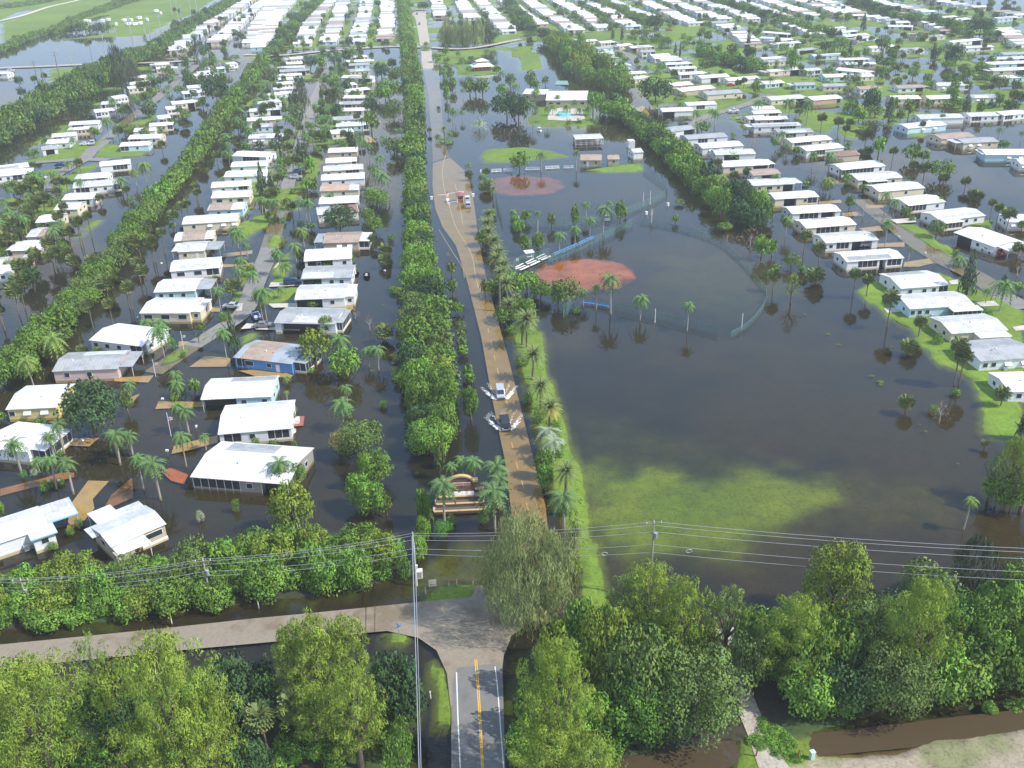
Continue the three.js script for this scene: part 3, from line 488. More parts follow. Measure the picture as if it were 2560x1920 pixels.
// a planted row along a line 'x y halfWidthPx height': trees every `step` metres, numbered from the near end
function hedgeRow(text, step, kinds, width, label, group, o = {}) {
  const q = items(text), c = q.map((it) => G(...it.at(0))), curve = new THREE.CatmullRomCurve3(c, false, 'centripetal'), len = curve.getLength(), out = [];
  for (let s = 0, k = 0; s < len; s += step * rr(0.85, 1.15) * (1 + (o.grow ?? 0) * s / len), k++) {
    const u = s / len, p = curve.getPointAt(u), t = curve.getUtoTmapping(u) * (c.length - 1), i = Math.min(Math.floor(t), c.length - 2), f = t - i, hw = lerp(q[i].n[2], q[i + 1].n[2], f) * mPerPx(p), h = lerp(q[i].n[3], q[i + 1].n[3], f) * rr(0.72, 1.28), d = curve.getTangentAt(u), w = Math.min(width, hw * 2.1) * rr(0.72, 1.3), off = (k % 2 ? 1 : -1) * Math.max(0, hw - w * 0.42) * rr(0.75, 1);
    const b = V(p.x - d.z * off, 0, p.z + d.x * off);
    out.push(tree(pick(kinds), b, w, h, { label: label.replace('#', ord(k)), group, low: o.low ?? 0.04, name: o.name ?? 'hedge_tree' })); 
  }
  return out;
}

// ---------------------------------------------------------------- mobile homes and other buildings
function gableGeo(L, W, rise, t = 0.1, over = 0.3) {   // roof shell along x, eaves at y = 0
  const k = rise / (W / 2), hw = W / 2 + over, e = -over * k, pr = [[-hw, e], [0, rise], [hw, e], [hw, e + t], [0, rise + t], [-hw, e + t]], P = [], U = [], I = [], l = L / 2 + over * 0.8;
  const quad = (a, b, c, d, uv) => { const q = P.length / 3; for (const [p, m] of [[a, uv[0]], [b, uv[1]], [c, uv[2]], [d, uv[3]]]) { P.push(...p); U.push(...m); } I.push(q, q + 1, q + 2, q, q + 2, q + 3); };
  for (let i = 0; i < 6; i++) { const [z0, y0] = pr[i], [z1, y1] = pr[(i + 1) % 6]; quad([l, y0, z0], [-l, y0, z0], [-l, y1, z1], [l, y1, z1], [[l, z0], [-l, z0], [-l, z1], [l, z1]]); }
  for (const s of [-1, 1]) { const A = [pr[0], pr[1], pr[4], pr[5]], B = [pr[1], pr[2], pr[3], pr[4]]; for (const q of [A, B]) { const v = q.map(([z, y]) => [s * l, y, z]); if (s > 0) v.reverse(); quad(...v, q.map(([z, y]) => [0, z])); } }
  const g = new THREE.BufferGeometry(); g.setAttribute('position', new THREE.Float32BufferAttribute(P, 3)); g.setAttribute('uv', new THREE.Float32BufferAttribute(U, 2)); g.setIndex(I); g.computeVertexNormals(); return g;
}
function wedgeGeo(L, W, rise) { const s = new THREE.Shape([[-W / 2, 0], [W / 2, 0], [0, rise]].map(([x, y]) => new THREE.Vector2(x, y))); return new THREE.ExtrudeGeometry(s, { depth: L, bevelEnabled: false }).translate(0, 0, -L / 2).rotateY(Math.PI / 2); }
function slabGeo(sx, sz, t) { const g = new THREE.BoxGeometry(sx, t, sz), u = g.attributes.uv, p = g.attributes.position; for (let i = 0; i < u.count; i++) u.setXY(i, p.getX(i), p.getZ(i)); return g; }
function windowOn(parent, mat, x, y, z, w, h, side = 0) {   // side 0: a wall facing +z, 1: +x, -1: -x
  const f = mesh('window', UB, M.trim, parent, V(x, y, z)); f.rotation.y = side * Math.PI / 2; f.scale.set(w + 0.16, h + 0.16, 0.08);
  const g = mesh('pane', UB, mat, f, V(0, 0, 0.22)); g.scale.set(w / (w + 0.16), h / (h + 0.16), 0.7); return f;
}
const HOMES = [];
// o: pl, pr = the two ends of the near eave in the view; W depth; f front: w.3 window, a.5 awning, s.6-.9 screened porch, k.7-1 carport, d.4 door; add: R4c / L3s end roof, F.0-.6x2.5c front roof
function home(o) {
  const hw = o.hw ?? 2.45, W = o.W ?? 7, rise = o.rise ?? W * 0.085, A = G(...o.pl, hw), B = G(...o.pr, hw), d = B.clone().sub(A), turn = Math.atan2(-d.z, d.x), L = Math.max(4, d.length() - 0.5);
  const n = V(-d.z, 0, d.x).normalize(); if (n.z < 0) n.negate();
  const pos = A.clone().add(B).multiplyScalar(0.5).addScaledVector(n, -W / 2 - 0.3); pos.y = 0;
  const t = thing(o.name ?? 'mobile_home', o.label ?? '', o.category ?? 'house', pos, turn, o.group);
  buildHome(t, L, W, hw, rise, o); HOMES.push({ o: t, pos, L, W }); return t;
}
function buildHome(t, L, W, hw, rise, o) {
  const wall = wallMat(o.wall ?? 'snow'), roof = roofMat(o.roof ?? 'white'), f = (o.f ?? '').split(' ').filter(Boolean), xs = (k) => -L / 2 + k * L, dep = 1.7;
  // openings in the front wall, then the wall pieces between them
  const opens = f.filter((q) => q[0] === 's' || q[0] === 'k').map((q) => { const [a, b] = q.slice(1).split('-').map(Number); return [a, b, q[0]]; }).sort((a, b) => a[0] - b[0]);
  const D = opens.length ? dep : 0; box('wall', wall, t, 0, hw / 2 - 0.3, -D / 2, L, hw + 0.6, W - D);
  if (opens.length) {
    let at = 0; for (const [a, b] of [...opens, [1, 1]]) { if (a - at > 0.01) box('wall', wall, t, (xs(at) + xs(a)) / 2, hw / 2 - 0.3, W / 2 - D / 2 + 0.002, (a - at) * L, hw + 0.6, D - 0.004); at = b; }
    for (const [a, b, kind] of opens) {
      const w = (b - a) * L, x = (xs(a) + xs(b)) / 2, nP = Math.max(1, Math.round(w / 1.5));
      if (kind === 's') {
        box('knee_wall', wall, t, x, -0.05, W / 2 - 0.08, w, 0.9, 0.1);
        for (let k = 0; k < nP; k++) box('screen_panel', M.screen, t, xs(a) + (k + 0.5) * w / nP, hw / 2 + 0.19, W / 2 - 0.09, w / nP - 0.06, hw - 0.42, 0.04);
      }
      for (let k = 0; k <= nP; k += kind === 's' ? 1 : Math.max(1, nP)) box('post', M.trim, t, clamp(xs(a) + k * w / nP, xs(a) + 0.06, xs(b) - 0.06), hw / 2 - 0.3, W / 2 - 0.07, 0.09, hw + 0.6, 0.09);
      if (kind === 'k') box('painted_carport_shade', M.screen, t, x, hw / 2 - 0.3, W / 2 - D + 0.02, w - 0.1, hw + 0.5, 0.03);  // dark sheet over the back wall stands in for shade inside the carport
    }
  }
  mesh('gable_wall', wedgeGeo(L - 0.04, W - 0.04, rise), wall, t, V(0, hw, 0));
  mesh('roof', gableGeo(L, W, rise), roof, t, V(0, hw + 0.02, 0));
  if (o.patch) { const [tn, a, b, side] = o.patch, w = (b - a) * L, k = rise / (W / 2), m = mesh('roof_sheet', slabGeo(w, W * 0.3, 0.05), roofMat(tn), t, V((xs(a) + xs(b)) / 2, hw + 0.155 + rise * 0.33, side * W * 0.335)); m.rotation.x = side * Math.atan(k); }
  for (let k = 0, n = o.patch !== undefined ? 2 : 0; k < n; k++) { const x = xs(rr(0.15, 0.85)); box('roof_vent', k ? M.metal : M.trim, t, x, hw + rise * 0.7 + 0.2, W * rr(0.08, 0.2), 0.3, 0.4, 0.3); }
  for (const q of f) {
    const k = Number(q.slice(1).split('-')[0]), x = xs(k);
    if (q[0] === 'w') windowOn(t, M.glass, x, hw * 0.56, W / 2 + 0.03, 1.1, 1.0);
    if (q[0] === 'W') windowOn(t, M.glass, x, hw * 0.56, W / 2 + 0.03, 2.1, 1.15);
    if (q[0] === 'a') { const a = mesh('window_awning', UB, M.trim, t, V(x, hw * 0.62, W / 2 + 0.32)); a.scale.set(1.6, 0.06, 1.0); a.rotation.x = 0.75; windowOn(t, M.glass, x, hw * 0.5, W / 2 + 0.03, 1.2, 0.9); }
    if (q[0] === 'd') { const dr = box('door', M.trim, t, x, 0.75, W / 2 + 0.03, 0.95, 2.1, 0.08); box('handle', M.metal, dr, 0.36, 0, 0.6, 0.1, 0.03, 0.6); }
    if (q[0] === 'r') { const [a, b] = q.slice(1).split('-').map(Number); mesh('roof_panel', gableGeo((b - a) * L - 0.4, W, rise, 0.05), roofMat(o.strip ?? 'tan'), t, V((xs(a) + xs(b)) / 2, hw + 0.1, 0)); }
    if (q[0] === 'v') { box('roof_vent', M.trim, t, x, hw + rise * 0.62 + 0.14, W * 0.2, 0.35, 0.28, 0.35); }
    if (q[0] === 'c') { box('air_conditioner', M.metal, t, x, 0.35, W / 2 + 0.55, 0.9, 0.8, 0.8); }
  }
  for (const s of [-1, 1]) if (!(o.add ?? '').includes(s > 0 ? 'R' : 'L')) { windowOn(t, M.glass, s * (L / 2 + 0.03), hw * 0.56, W * 0.2, 1.1, 0.9, s); windowOn(t, M.glass, s * (L / 2 + 0.03), hw * 0.56, -W * 0.2, 1.1, 0.9, s); }
  for (const q of (o.add ?? '').split(' ').filter(Boolean)) {
    const [spec, tn] = q.split(':'), rm = roofMat(tn ?? o.roof ?? 'white');
    if (spec[0] === 'F') {
      const m = /F([\d.]+)-([\d.]+)x([\d.]+)(\w)/.exec(spec), a = +m[1], b = +m[2], dp = +m[3], x = (xs(a) + xs(b)) / 2, w = (b - a) * L;
      const r = mesh('porch_roof', slabGeo(w + 0.3, dp + 0.3, 0.09), rm, t, V(x, hw - 0.16, W / 2 + dp / 2 + 0.12)); r.rotation.x = 0.05;
      enclosure(t, x, W / 2 + dp / 2, w, dp, hw - 0.3, m[4], wall, 0);
    } else {
      const s = spec[0] === 'R' ? 1 : -1, m = /[RL]([\d.]+)(\w)/.exec(spec), l = +m[1], x = s * (L / 2 + l / 2);
      const r = mesh('end_roof', slabGeo(l + 0.1, W * 0.86, 0.1), rm, t, V(x + s * 0.16, hw + 0.05, 0)); r.rotation.z = -s * 0.03;
      enclosure(t, x, 0, l, W * 0.8, hw - 0.1, m[2], wall, s);
    }
  }
}
// what stands under an added roof: s screened porch, r room, c open carport
function enclosure(t, x, z, w, dp, h, kind, wall, s) {
  if (kind === 'r') { box('room', wall, t, x, h / 2 - 0.35, z, w - 0.06, h + 0.7, dp - 0.06); const nw = Math.max(1, Math.round(w / 2.2)); for (let k = 0; k < nw; k++) windowOn(t, M.glass, x - w / 2 + (k + 0.5) * w / nw, h * 0.56, z + dp / 2, 1.0, 0.9); if (s > 0) windowOn(t, M.glass, x + w / 2, h * 0.56, z, 1.2, 0.9, 1); return; }
  for (const a of [-1, 1]) for (const b of [-1, 1]) box('post', M.trim, t, x + a * (w / 2 - 0.07), h / 2 - 0.35, z + b * (dp / 2 - 0.07), 0.1, h + 0.7, 0.1);
  if (kind === 's') {
    const n = Math.max(2, Math.round(w / 1.3)); box('knee_wall', M.trim, t, x, 0, z + dp / 2 - 0.06, w - 0.2, 0.8, 0.07);
    for (let k = 0; k < n; k++) { box('screen_panel', M.screen, t, x - w / 2 + (k + 0.5) * w / n, h / 2 + 0.2, z + dp / 2 - 0.07, w / n - 0.08, h - 0.4, 0.04); if (k) box('mullion', M.trim, t, x - w / 2 + k * w / n, h / 2 + 0.2, z + dp / 2 - 0.06, 0.07, h - 0.4, 0.07); }
    const e = s || 1, m = Math.max(2, Math.round(dp / 1.3)); box('knee_wall', M.trim, t, x + e * (w / 2 - 0.06), 0, z, 0.07, 0.8, dp - 0.24);
    for (let k = 0; k < m; k++) { box('screen_panel', M.screen, t, x + e * (w / 2 - 0.07), h / 2 + 0.2, z - dp / 2 + (k + 0.5) * dp / m, 0.04, h - 0.4, dp / m - 0.08); if (k) box('mullion', M.trim, t, x + e * (w / 2 - 0.06), h / 2 + 0.2, z - dp / 2 + k * dp / m, 0.07, h - 0.4, 0.07); }
  }
}
const colourWord = { white: 'white', light: 'pale grey', gray: 'grey', slate: 'blue-grey', tan: 'tan', brown: 'brown', dim: 'dark grey', pale: 'silvery', cream: 'cream', yellow: 'yellow', beige: 'beige', blue: 'blue', sky: 'light blue', pink: 'pinkish', snow: 'white', peach: 'peach' };
// a row of homes 'xL yL xR yR [W..] roof wall [f...] [+add]', numbered from the near end
const ROWS = {};
function homeRow(row, text) {
  let k = 0;
  for (const it of items(text)) {
    const w = it.words, roof = w[0] ?? pick(['white', 'white', 'white', 'light', 'gray']), wall = w[1] ?? pick(['snow', 'cream', 'snow', 'beige', 'snow', 'cream', 'sky']), add = w.filter((q) => q[0] === '+').map((q) => q.slice(1)).join(' '), f = w.slice(2).filter((q) => q[0] !== '+' && q[0] !== '*');
    const strip = w.find((q) => q[0] === '*')?.slice(1);
    const auto = pick(['w.12 w.4 s.55-.9', 'w.15 W.4 w.62 k.72-1', 'k.0-.25 w.4 w.6 w.85', 's.05-.4 w.55 w.8', 'w.15 w.35 w.6 w.85', 'W.2 w.5 k.65-.98', 'a.2 a.45 w.75']);
    const n = k++;
    const label = `${strip ? colourWord[strip] + '-and-' : ''}${colourWord[roof]}-roofed ${colourWord[wall]} home, ${ord(n)} from near end of ${row}`;
    const h = home({ pl: it.at(0), pr: it.at(2), W: it.n[4] >= 9 ? it.n[4] * 1.12 : (it.n[4] ?? 7) * rr(1.28, 1.45), roof, wall, f: f.length ? f.join(' ') : auto, add: add || (f.length ? '' : pick(['', '', 'R3.2c', 'L3c:light', 'R2.6s'])), strip, label, group: 'mobile homes of the ' + row, rise: it.n[5], patch: strip || rnd() < 0.45 ? null : [pick(['light', 'gray', 'pale', 'white']), rr(0, 0.35), rr(0.55, 1), pick([-1, 1])] });
    (ROWS[row] ??= []).push(h); HOMES[HOMES.length - 1].say = `${ord(n)} home of ${row}`;
  }
}
// far rows: homes evenly along a line, copies of a few built ones
let protos = null;
function farRow(row, text, step, o = {}) {
  protos ??= [['white', 'snow', 'w.2 s.5-.9'], ['white', 'cream', 'k.0-.3 w.5 w.8'], ['light', 'snow', 'w.2 w.5 k.7-1'], ['white', 'beige', 's.1-.5 w.8'], ['gray', 'snow', 'w.3 w.7'], ['white', 'sky', 'w.3 W.7'], ['tan', 'cream', 'k.0-.3 w.6'], ['white', 'snow', 'w.2 w.5 w.8']].map(([roof, wall, f]) => { const g = new THREE.Group(); buildHome(g, 14, 10.8, 2.5, 0.9, { roof, wall, f }); g.userData = { roof, wall }; return g; });
  const q = items(text), c = q.map((it) => G(...it.at(0))), curve = new THREE.CatmullRomCurve3(c, false, 'centripetal'), len = curve.getLength(); let k = ROWS[row]?.length ?? 0;
  for (let s = step / 2; s < len; s += step * rr(0.92, 1.1)) {
    const p = curve.getPointAt(s / len), pr = protos[Math.floor(Math.pow(rnd(), 1.25) * 8)], t = pr.clone(); t.name = numbered('mobile_home'); t.position.set(p.x, 0, p.z); t.rotation.y = (o.turn ?? 7 * Math.PI / 180) + rr(-0.03, 0.03); t.scale.set((o.size ?? 1) * rr(0.85, 1.15), rr(0.95, 1.1), 1);
    const n = k++; t.userData = { label: `${colourWord[pr.userData.roof]}-roofed ${colourWord[pr.userData.wall]} home, ${ord(n)} from near end of ${row}`, category: 'house', group: 'mobile homes of the ' + row, far: true };
    scene.add(t); (ROWS[row] ??= []).push(t); HOMES.push({ o: t, pos: t.position, L: 13, W: 6.6, say: `${ord(n)} home of ${row}` });
  }
}

homeRow('hedge-side row', `@0,2
45 225 490 205 8 white yellow a.4 a.75 w.08; -160 552 240 592 7.5 white snow w.3 w.6 +R3s:white
@0,1
445 1555 1020 1530 9 gray pink w.2 w.55 +R3c:gray; 765 1282 1225 1338 9.5 white snow w.1 w.32 w.55 s.76-1; 1200 1050 1640 1050 7.5 white cream W.15 W.5 W.85 +R2.5r; 1325 870 1690 855 9 white sky w.15 w.4 w.7 +R4c:gray; 1465 690 1900 655 7.5 white snow W.2 W.55 s.72-.99; 1530 522 1770 510 7.5 light cream w.25 d.7 +R4.5c:gray +L2c:white; 1500 428 1840 405 7 white cream w.3 w.6 r.18-.8 k.8-1 *tan; 1570 282 2050 252 7 white cream a.5 a.75 a.95 w.2; 1790 162 2100 150 7 white sky w.3 w.6 r.0-.66 *tan; 1820 56 2160 42 7 white cream W.2 w.5 W.75
@0,0
1820 1625 2160 1605 7 white snow w.3 w.6 s.7-.95; 1930 1532 2300 1520 7 white snow w.2 w.5; 1990 1445 2300 1432 7 white snow w.3; 2000 1350 2300 1360 7 white snow s.3-.8; 2140 1200 2420 1190 7; 2110 1112 2360 1095 7
@1,0
-80 1050 170 1035 7; -60 970 220 945; 20 905 225 880 7 light snow; 110 830 330 805; 150 780 320 770; 180 735 330 722; 195 695 385 682; 205 662 400 650; 205 625 435 612; 210 592 420 585; 245 558 430 550; 300 515 420 505`);
homeRow('median-canal row', `@0,2
1640 806 2490 872 11.5 white dim s.0-.5 w.6 k.72-1; 1880 440 2525 385 11 white snow s.05-.3 w.45 s.66-.97 v.5
@0,1
1730 1798 2350 1770 7 white sky w.6 w.9 k.0-.5 v.3
@1,1
-200 1432 310 1490 9 slate blue W.25 w.6 d.75 s.02-.22 *tan r.1-.6 +R3s:slate; 150 1135 690 1146 8 gray snow k.1-.75 w.85 +R1.5s:gray; 330 935 770 918 8 light snow k.0-.55 w.75 +R2.5r:white; 385 756 830 742 7.5 gray snow k.0-.4 w.6 w.8; 412 602 830 576 8 white snow w.3 k.05-.6 w.85; 575 445 890 436 7.5 tan beige a.45 a.75 +R3.2s:white +L3c:gray; 530 200 890 170 7 light snow w.3 w.7 r.35-1 *brown; 540 106 880 92 7 white snow w.3 k.5-.95
@1,0
550 1655 890 1642 7 light cream w.3 w.6 r.0-.75 *peach; 560 1562 940 1542 7 white snow w.2 w.5; 580 1482 930 1462 7; 600 1412 830 1400 7 white snow +R2s:white w.4; 620 1322 875 1312 7 white beige w.5 w.75; 655 1160 850 1142 7 white cream; 690 1095 930 1085; 700 1040 920 1032 7; 730 962 930 958; 755 905 920 900; 745 850 940 850; 770 800 990 772; 790 742 880 730; 730 672 990 680; 810 622 990 612; 770 572 980 560; 780 540 985 530; 860 500 970 490`);
homeRow('hedge-canal row', `@0,1
-90 720 90 700 7 white snow w.6; -30 650 270 615 7 light beige w.5 r.3-.75 *tan; 90 512 350 502 7.5 white beige w.5 w.8 +L2c:white; 220 392 420 385 7 light cream w.5 r.5-1 *tan; 300 268 510 258 7 white cream w.5 s.05-.4; 460 158 670 150 7 white cream w.6 s.05-.4; 530 72 800 62 7 white snow s.5-.9
@0,0
625 1630 980 1600 7; 700 1550 935 1535 7; 860 1440 1130 1415 7 white snow s.4-.9; 1030 1268 1285 1255 7 white sky s.0-.3 w.6; 1100 1205 1385 1195 7; 1150 1140 1340 1130 6 white snow r.4-.7 *brown; 1285 1095 1445 1085; 1370 1030 1480 1018; 1440 950 1590 935; 1490 905 1690 885; 1580 815 1735 800; 1620 765 1745 755; 1690 660 1830 645; 1720 640 1850 625; 1810 605 1955 592; 1975 560 2060 548`);
homeRow('woodland row', `@0,0
-40 1530 220 1505 8 white snow; -20 1475 255 1440 7 white snow; 360 1300 500 1285 6 gray snow k.2-.8; 390 1245 600 1235 7; 445 1190 660 1172 7; 590 1085 850 1070 7 white snow s.1-.5; 630 1125 780 1115 5; 820 975 945 962; 870 905 1000 898; 990 855 1110 838; 1110 770 1260 755; 1120 735 1290 715; 1220 675 1330 660; 1350 600 1490 592; 1340 565 1470 555`);
homeRow('ball-field row', `@3,2
2085 72 2400 62 7 white snow w.3
@3,1
1835 1468 2330 1432 7.5 gray snow w.1 w.25 a.5 a.8 c.45; 1585 1228 2080 1195 7.5 light cream w.1 +F.4-.95x3r:white v.4 v.7; 1225 1015 1790 980 7.5 light sky w.05 w.16 w.28 v.2 v.5 v.7 c.36 +F.6-1.05x2.8s:white; 1148 838 1575 806 8 white snow w.2 w.5 w.7 s.8-1; 680 606 1180 572 6.5 white snow s.2-.55 k.58-.7 s.72-.98 +F.0-.02x.1c:white; 500 446 960 416 6.5 light snow w.1 s.2-.45 k.5-.9; 330 316 770 282 6.5 white cream s.2-.68 w.8; 208 192 635 166 6.5 white snow s.15-.55 k.6-.9; 60 66 445 42 6.5 white cream k.2-.5 w.7 s.75-.98
@2,0
2080 1608 2450 1590 6.5 light cream; 2085 1520 2330 1505 6.5 tan snow k.3-.8; 1825 1445 2230 1425 7 white cream; 1760 1342 2110 1330 6.5 light snow k.2-.6; 1645 1285 2005 1260 7 white snow; 1520 1208 1870 1182 7 gray snow s.25-.5 w.7; 1375 1142 1600 1112 7 gray snow k.5-.95; 1300 968 1570 958 9 white snow k.0-.4; 1515 915 1775 902 7 pale snow s.3-.6; 1690 825 2000 802 8 gray cream w.5 w.8; 1470 795 1765 762 8 white beige w.6 w.85; 1372 748 1572 732 8 white yellow w.4 w.7; 1025 692 1190 672; 950 642 1128 636; 850 612 1040 600; 797 578 1000 568; 770 512 900 502; 760 470 890 462; 745 425 880 412; 460 405 540 395; 445 360 565 345; 630 362 745 352`);
homeRow('second ball-field row', `@3,1
2075 262 2330 262 6 white snow; 1600 350 1960 480 8 white snow k.0-.45 w.6 +R4c:white; 1490 250 1885 205 7 white snow w.3 w.6 w.8 +F.0-.4x2.5s:white; 1215 122 1540 85 7 white snow s.0-.5 w.8
@3,0
960 1660 1360 1625 7 white cream w.6; 780 1562 1170 1535 7 light cream s.1-.55 w.8 +F.15-.6x2.2s:white; 640 1472 1020 1435 7 white snow s.0-.75 w.9; 595 1352 800 1335 6 white beige *brown r.0-1; 335 1308 665 1275 7 white snow s.1-.5; 210 1238 560 1205 7 white cream s.05-.5 w.7 w.9; 95 1158 400 1142 7 gray cream s.2-.5 w.8; -120 1100 290 1085 6 light snow; -110 1040 180 1032 6; -120 985 120 975 6
@2,0
2050 1035 2212 1022 6; 2090 950 2280 942 6; 1870 700 2150 680 8 white snow s.2-.5; 1640 680 1890 662 8 white snow k.3-.6; 1450 650 1668 636 7 white snow; 1372 602 1602 590 7 white snow; 1330 562 1535 552; 1290 530 1480 522; 1235 510 1420 500; 1212 488 1375 478; 1122 455 1248 448; 1035 418 1212 405; 930 402 1050 388; 770 375 890 366`);
homeRow('lily-pond row', `@3,0
2040 1000 2250 980 7 white snow; 1880 1340 2300 1340 8 white sky a.5 a.75 +L1c:white; 2180 1420 2350 1420; 1690 1240 2000 1225 7 gray cream; 1500 1205 1795 1180 7 tan cream a.5; 1210 1112 1550 1080 7 white sky a.4 a.7; 1320 1030 1700 1018 8 light snow a.2; 1750 1010 2000 1000 7 light snow; 390 870 650 850 8 white peach k.8-1; 30 870 330 850 8; 1080 860 1330 855 8; 1400 860 1640 850 8; 1770 850 2000 845 8 gray snow; 1470 745 1710 740 8; 1130 765 1360 755 7 tan snow; 800 775 960 765 7 tan snow; 480 750 715 745 7 gray cream; 240 740 420 735 7; -20 730 150 715 7; 570 605 820 630 8 white snow; 340 615 470 605 7; 20 625 290 600 7; 680 560 940 555 6; 620 520 850 515 6; -60 545 160 530 6; -40 515 160 500 6; 260 445 430 425 6 gray snow k.1-.9; 400 490 660 475 6; 2020 680 2300 665 7 white sky; 1950 615 2300 600 7 white beige; 1910 560 2290 545 7; 1950 515 2300 505 7; 2040 475 2300 465 7; 1690 420 1960 405 7 light snow; 1600 370 1860 345 7; 1300 440 1360 425 8; 1140 440 1350 430 8; 900 420 1110 400 7; 1310 330 1540 312 7; 1290 295 1430 285 6 brown cream; 1030 230 1250 235 7; 680 320 880 300 7; 600 290 780 270 6; 470 260 680 240 6; 780 340 960 315 6 light snow; 1950 275 2130 255 7; 2080 290 2190 270 6; 1990 165 2170 150 7; 1560 185 1760 165 7; 1520 155 1640 145 6; -60 280 170 300 6; -80 330 150 345 6; 90 385 290 370 6; 70 355 220 345 6`);
// the far blocks, row by row
farRow('first far row left of street', '@1,0\n400 410; 440 320; 480 220; 550 130; 630 40; 665 0; 690 -40', 13.5);
farRow('second far row left of street', '@1,0\n620 395; 660 320; 690 230; 715 150; 750 60; 775 0; 790 -40', 13.5);
farRow('third far row left of street', '@1,0\n875 395; 890 310; 920 220; 945 120; 955 50; 970 -30', 13.5);
farRow('fourth far row left of street', '@1,0\n1110 365; 1130 290; 1135 180; 1135 80; 1130 -20', 13.5);
farRow('woodland-edge far row', '@0,0\n1500 470; 1600 370; 1720 285; 1850 200; 1990 120; 2080 60; 2160 0; 2200 -40', 14);
farRow('second woodland-edge far row', '@0,0\n1850 400; 1980 290; 2080 190; 2180 110; 2280 40; 2360 -30', 15);
farRow('hedge-side far row', '@1,0\n40 440; 110 280; 190 140; 270 50; 320 -20', 14);
farRow('hedge-back far row', '@1,0\n-40 400; 20 260; 80 150; 150 60; 220 -30', 15);
farRow('first far row right of street', '@1,0\n1600 160; 1580 90; 1560 20; 1550 -30', 14);
farRow('second far row right of street', '@1,0\n1870 180; 1830 120; 1790 60; 1760 -20', 14);
farRow('third far row right of street', '@1,0\n2190 300; 2120 220; 2040 140; 1980 70; 1920 0', 14);
const D8 = 8 * Math.PI / 180;
farRow('far row beyond hedge', '@2,0\n240 240; 150 180; 60 110; -20 50; -90 0', 14, { turn: D8 });
farRow('far row two beyond hedge', '@2,0\n560 290; 430 210; 300 130; 180 50; 110 0', 14, { turn: D8 });
farRow('far row three beyond hedge', '@2,0\n800 270; 680 190; 560 110; 420 40; 340 -10', 15, { turn: D8 });
farRow('far row four beyond hedge', '@2,0\n1050 260; 930 190; 820 110; 700 50; 560 -10', 15, { turn: D8 });
farRow('far row five beyond hedge', '@2,0\n1180 165; 1090 130; 980 90; 880 40; 780 0', 15, { turn: D8 });
farRow('far row six beyond hedge', '@2,0\n1600 230; 1480 190; 1360 130; 1220 70; 1080 10', 14, { turn: D8 });
farRow('far row seven beyond hedge', '@2,0\n1850 190; 1700 150; 1560 100; 1400 40; 1280 0', 14, { turn: D8 });
farRow('far row eight beyond hedge', '@2,0\n2090 190; 1900 120; 1740 70; 1560 10', 14, { turn: D8 });
farRow('far row nine beyond hedge', '@3,0\n150 170; 0 120; -160 60; -300 10', 15, { turn: D8 });
farRow('far row ten beyond hedge', '@3,0\n420 160; 250 110; 100 60; -60 10', 15, { turn: D8 });
farRow('far row eleven beyond hedge', '@3,0\n640 140; 480 90; 330 40; 200 0', 15, { turn: D8 });
farRow('far row twelve beyond hedge', '@3,0\n790 140; 660 100; 540 50; 400 10', 15, { turn: D8 });
farRow('far row thirteen beyond hedge', '@3,0\n1400 130; 1200 90; 1000 50; 820 10', 15, { turn: D8 });
farRow('far row fourteen beyond hedge', '@3,0\n1850 90; 1650 60; 1420 20; 1280 0', 16, { turn: D8 });
farRow('far row fifteen beyond hedge', '@3,0\n1180 230; 1000 190; 840 160; 700 150', 17, { turn: D8 });
farRow('far row sixteen beyond hedge', '@3,0\n420 330; 300 270; 180 230; 60 190', 17, { turn: D8 });
farRow('far row seventeen beyond hedge', '@2,0\n2080 420; 1980 330; 1880 260; 1780 220', 18, { turn: D8 });
farRow('far row eighteen beyond hedge', '@3,0\n1560 300; 1440 240; 1300 190; 1100 140', 18, { turn: D8 });
farRow('far row nineteen beyond hedge', '@3,0\n900 700; 780 690; 640 690; 500 700', 15, { turn: D8 });
farRow('far row twenty beyond hedge', '@3,0\n2200 420; 2080 330; 2020 270', 18, { turn: D8 });
farRow('bayside far row', '@3,0\n2200 160; 2060 130; 1900 110', 16, { turn: D8 });

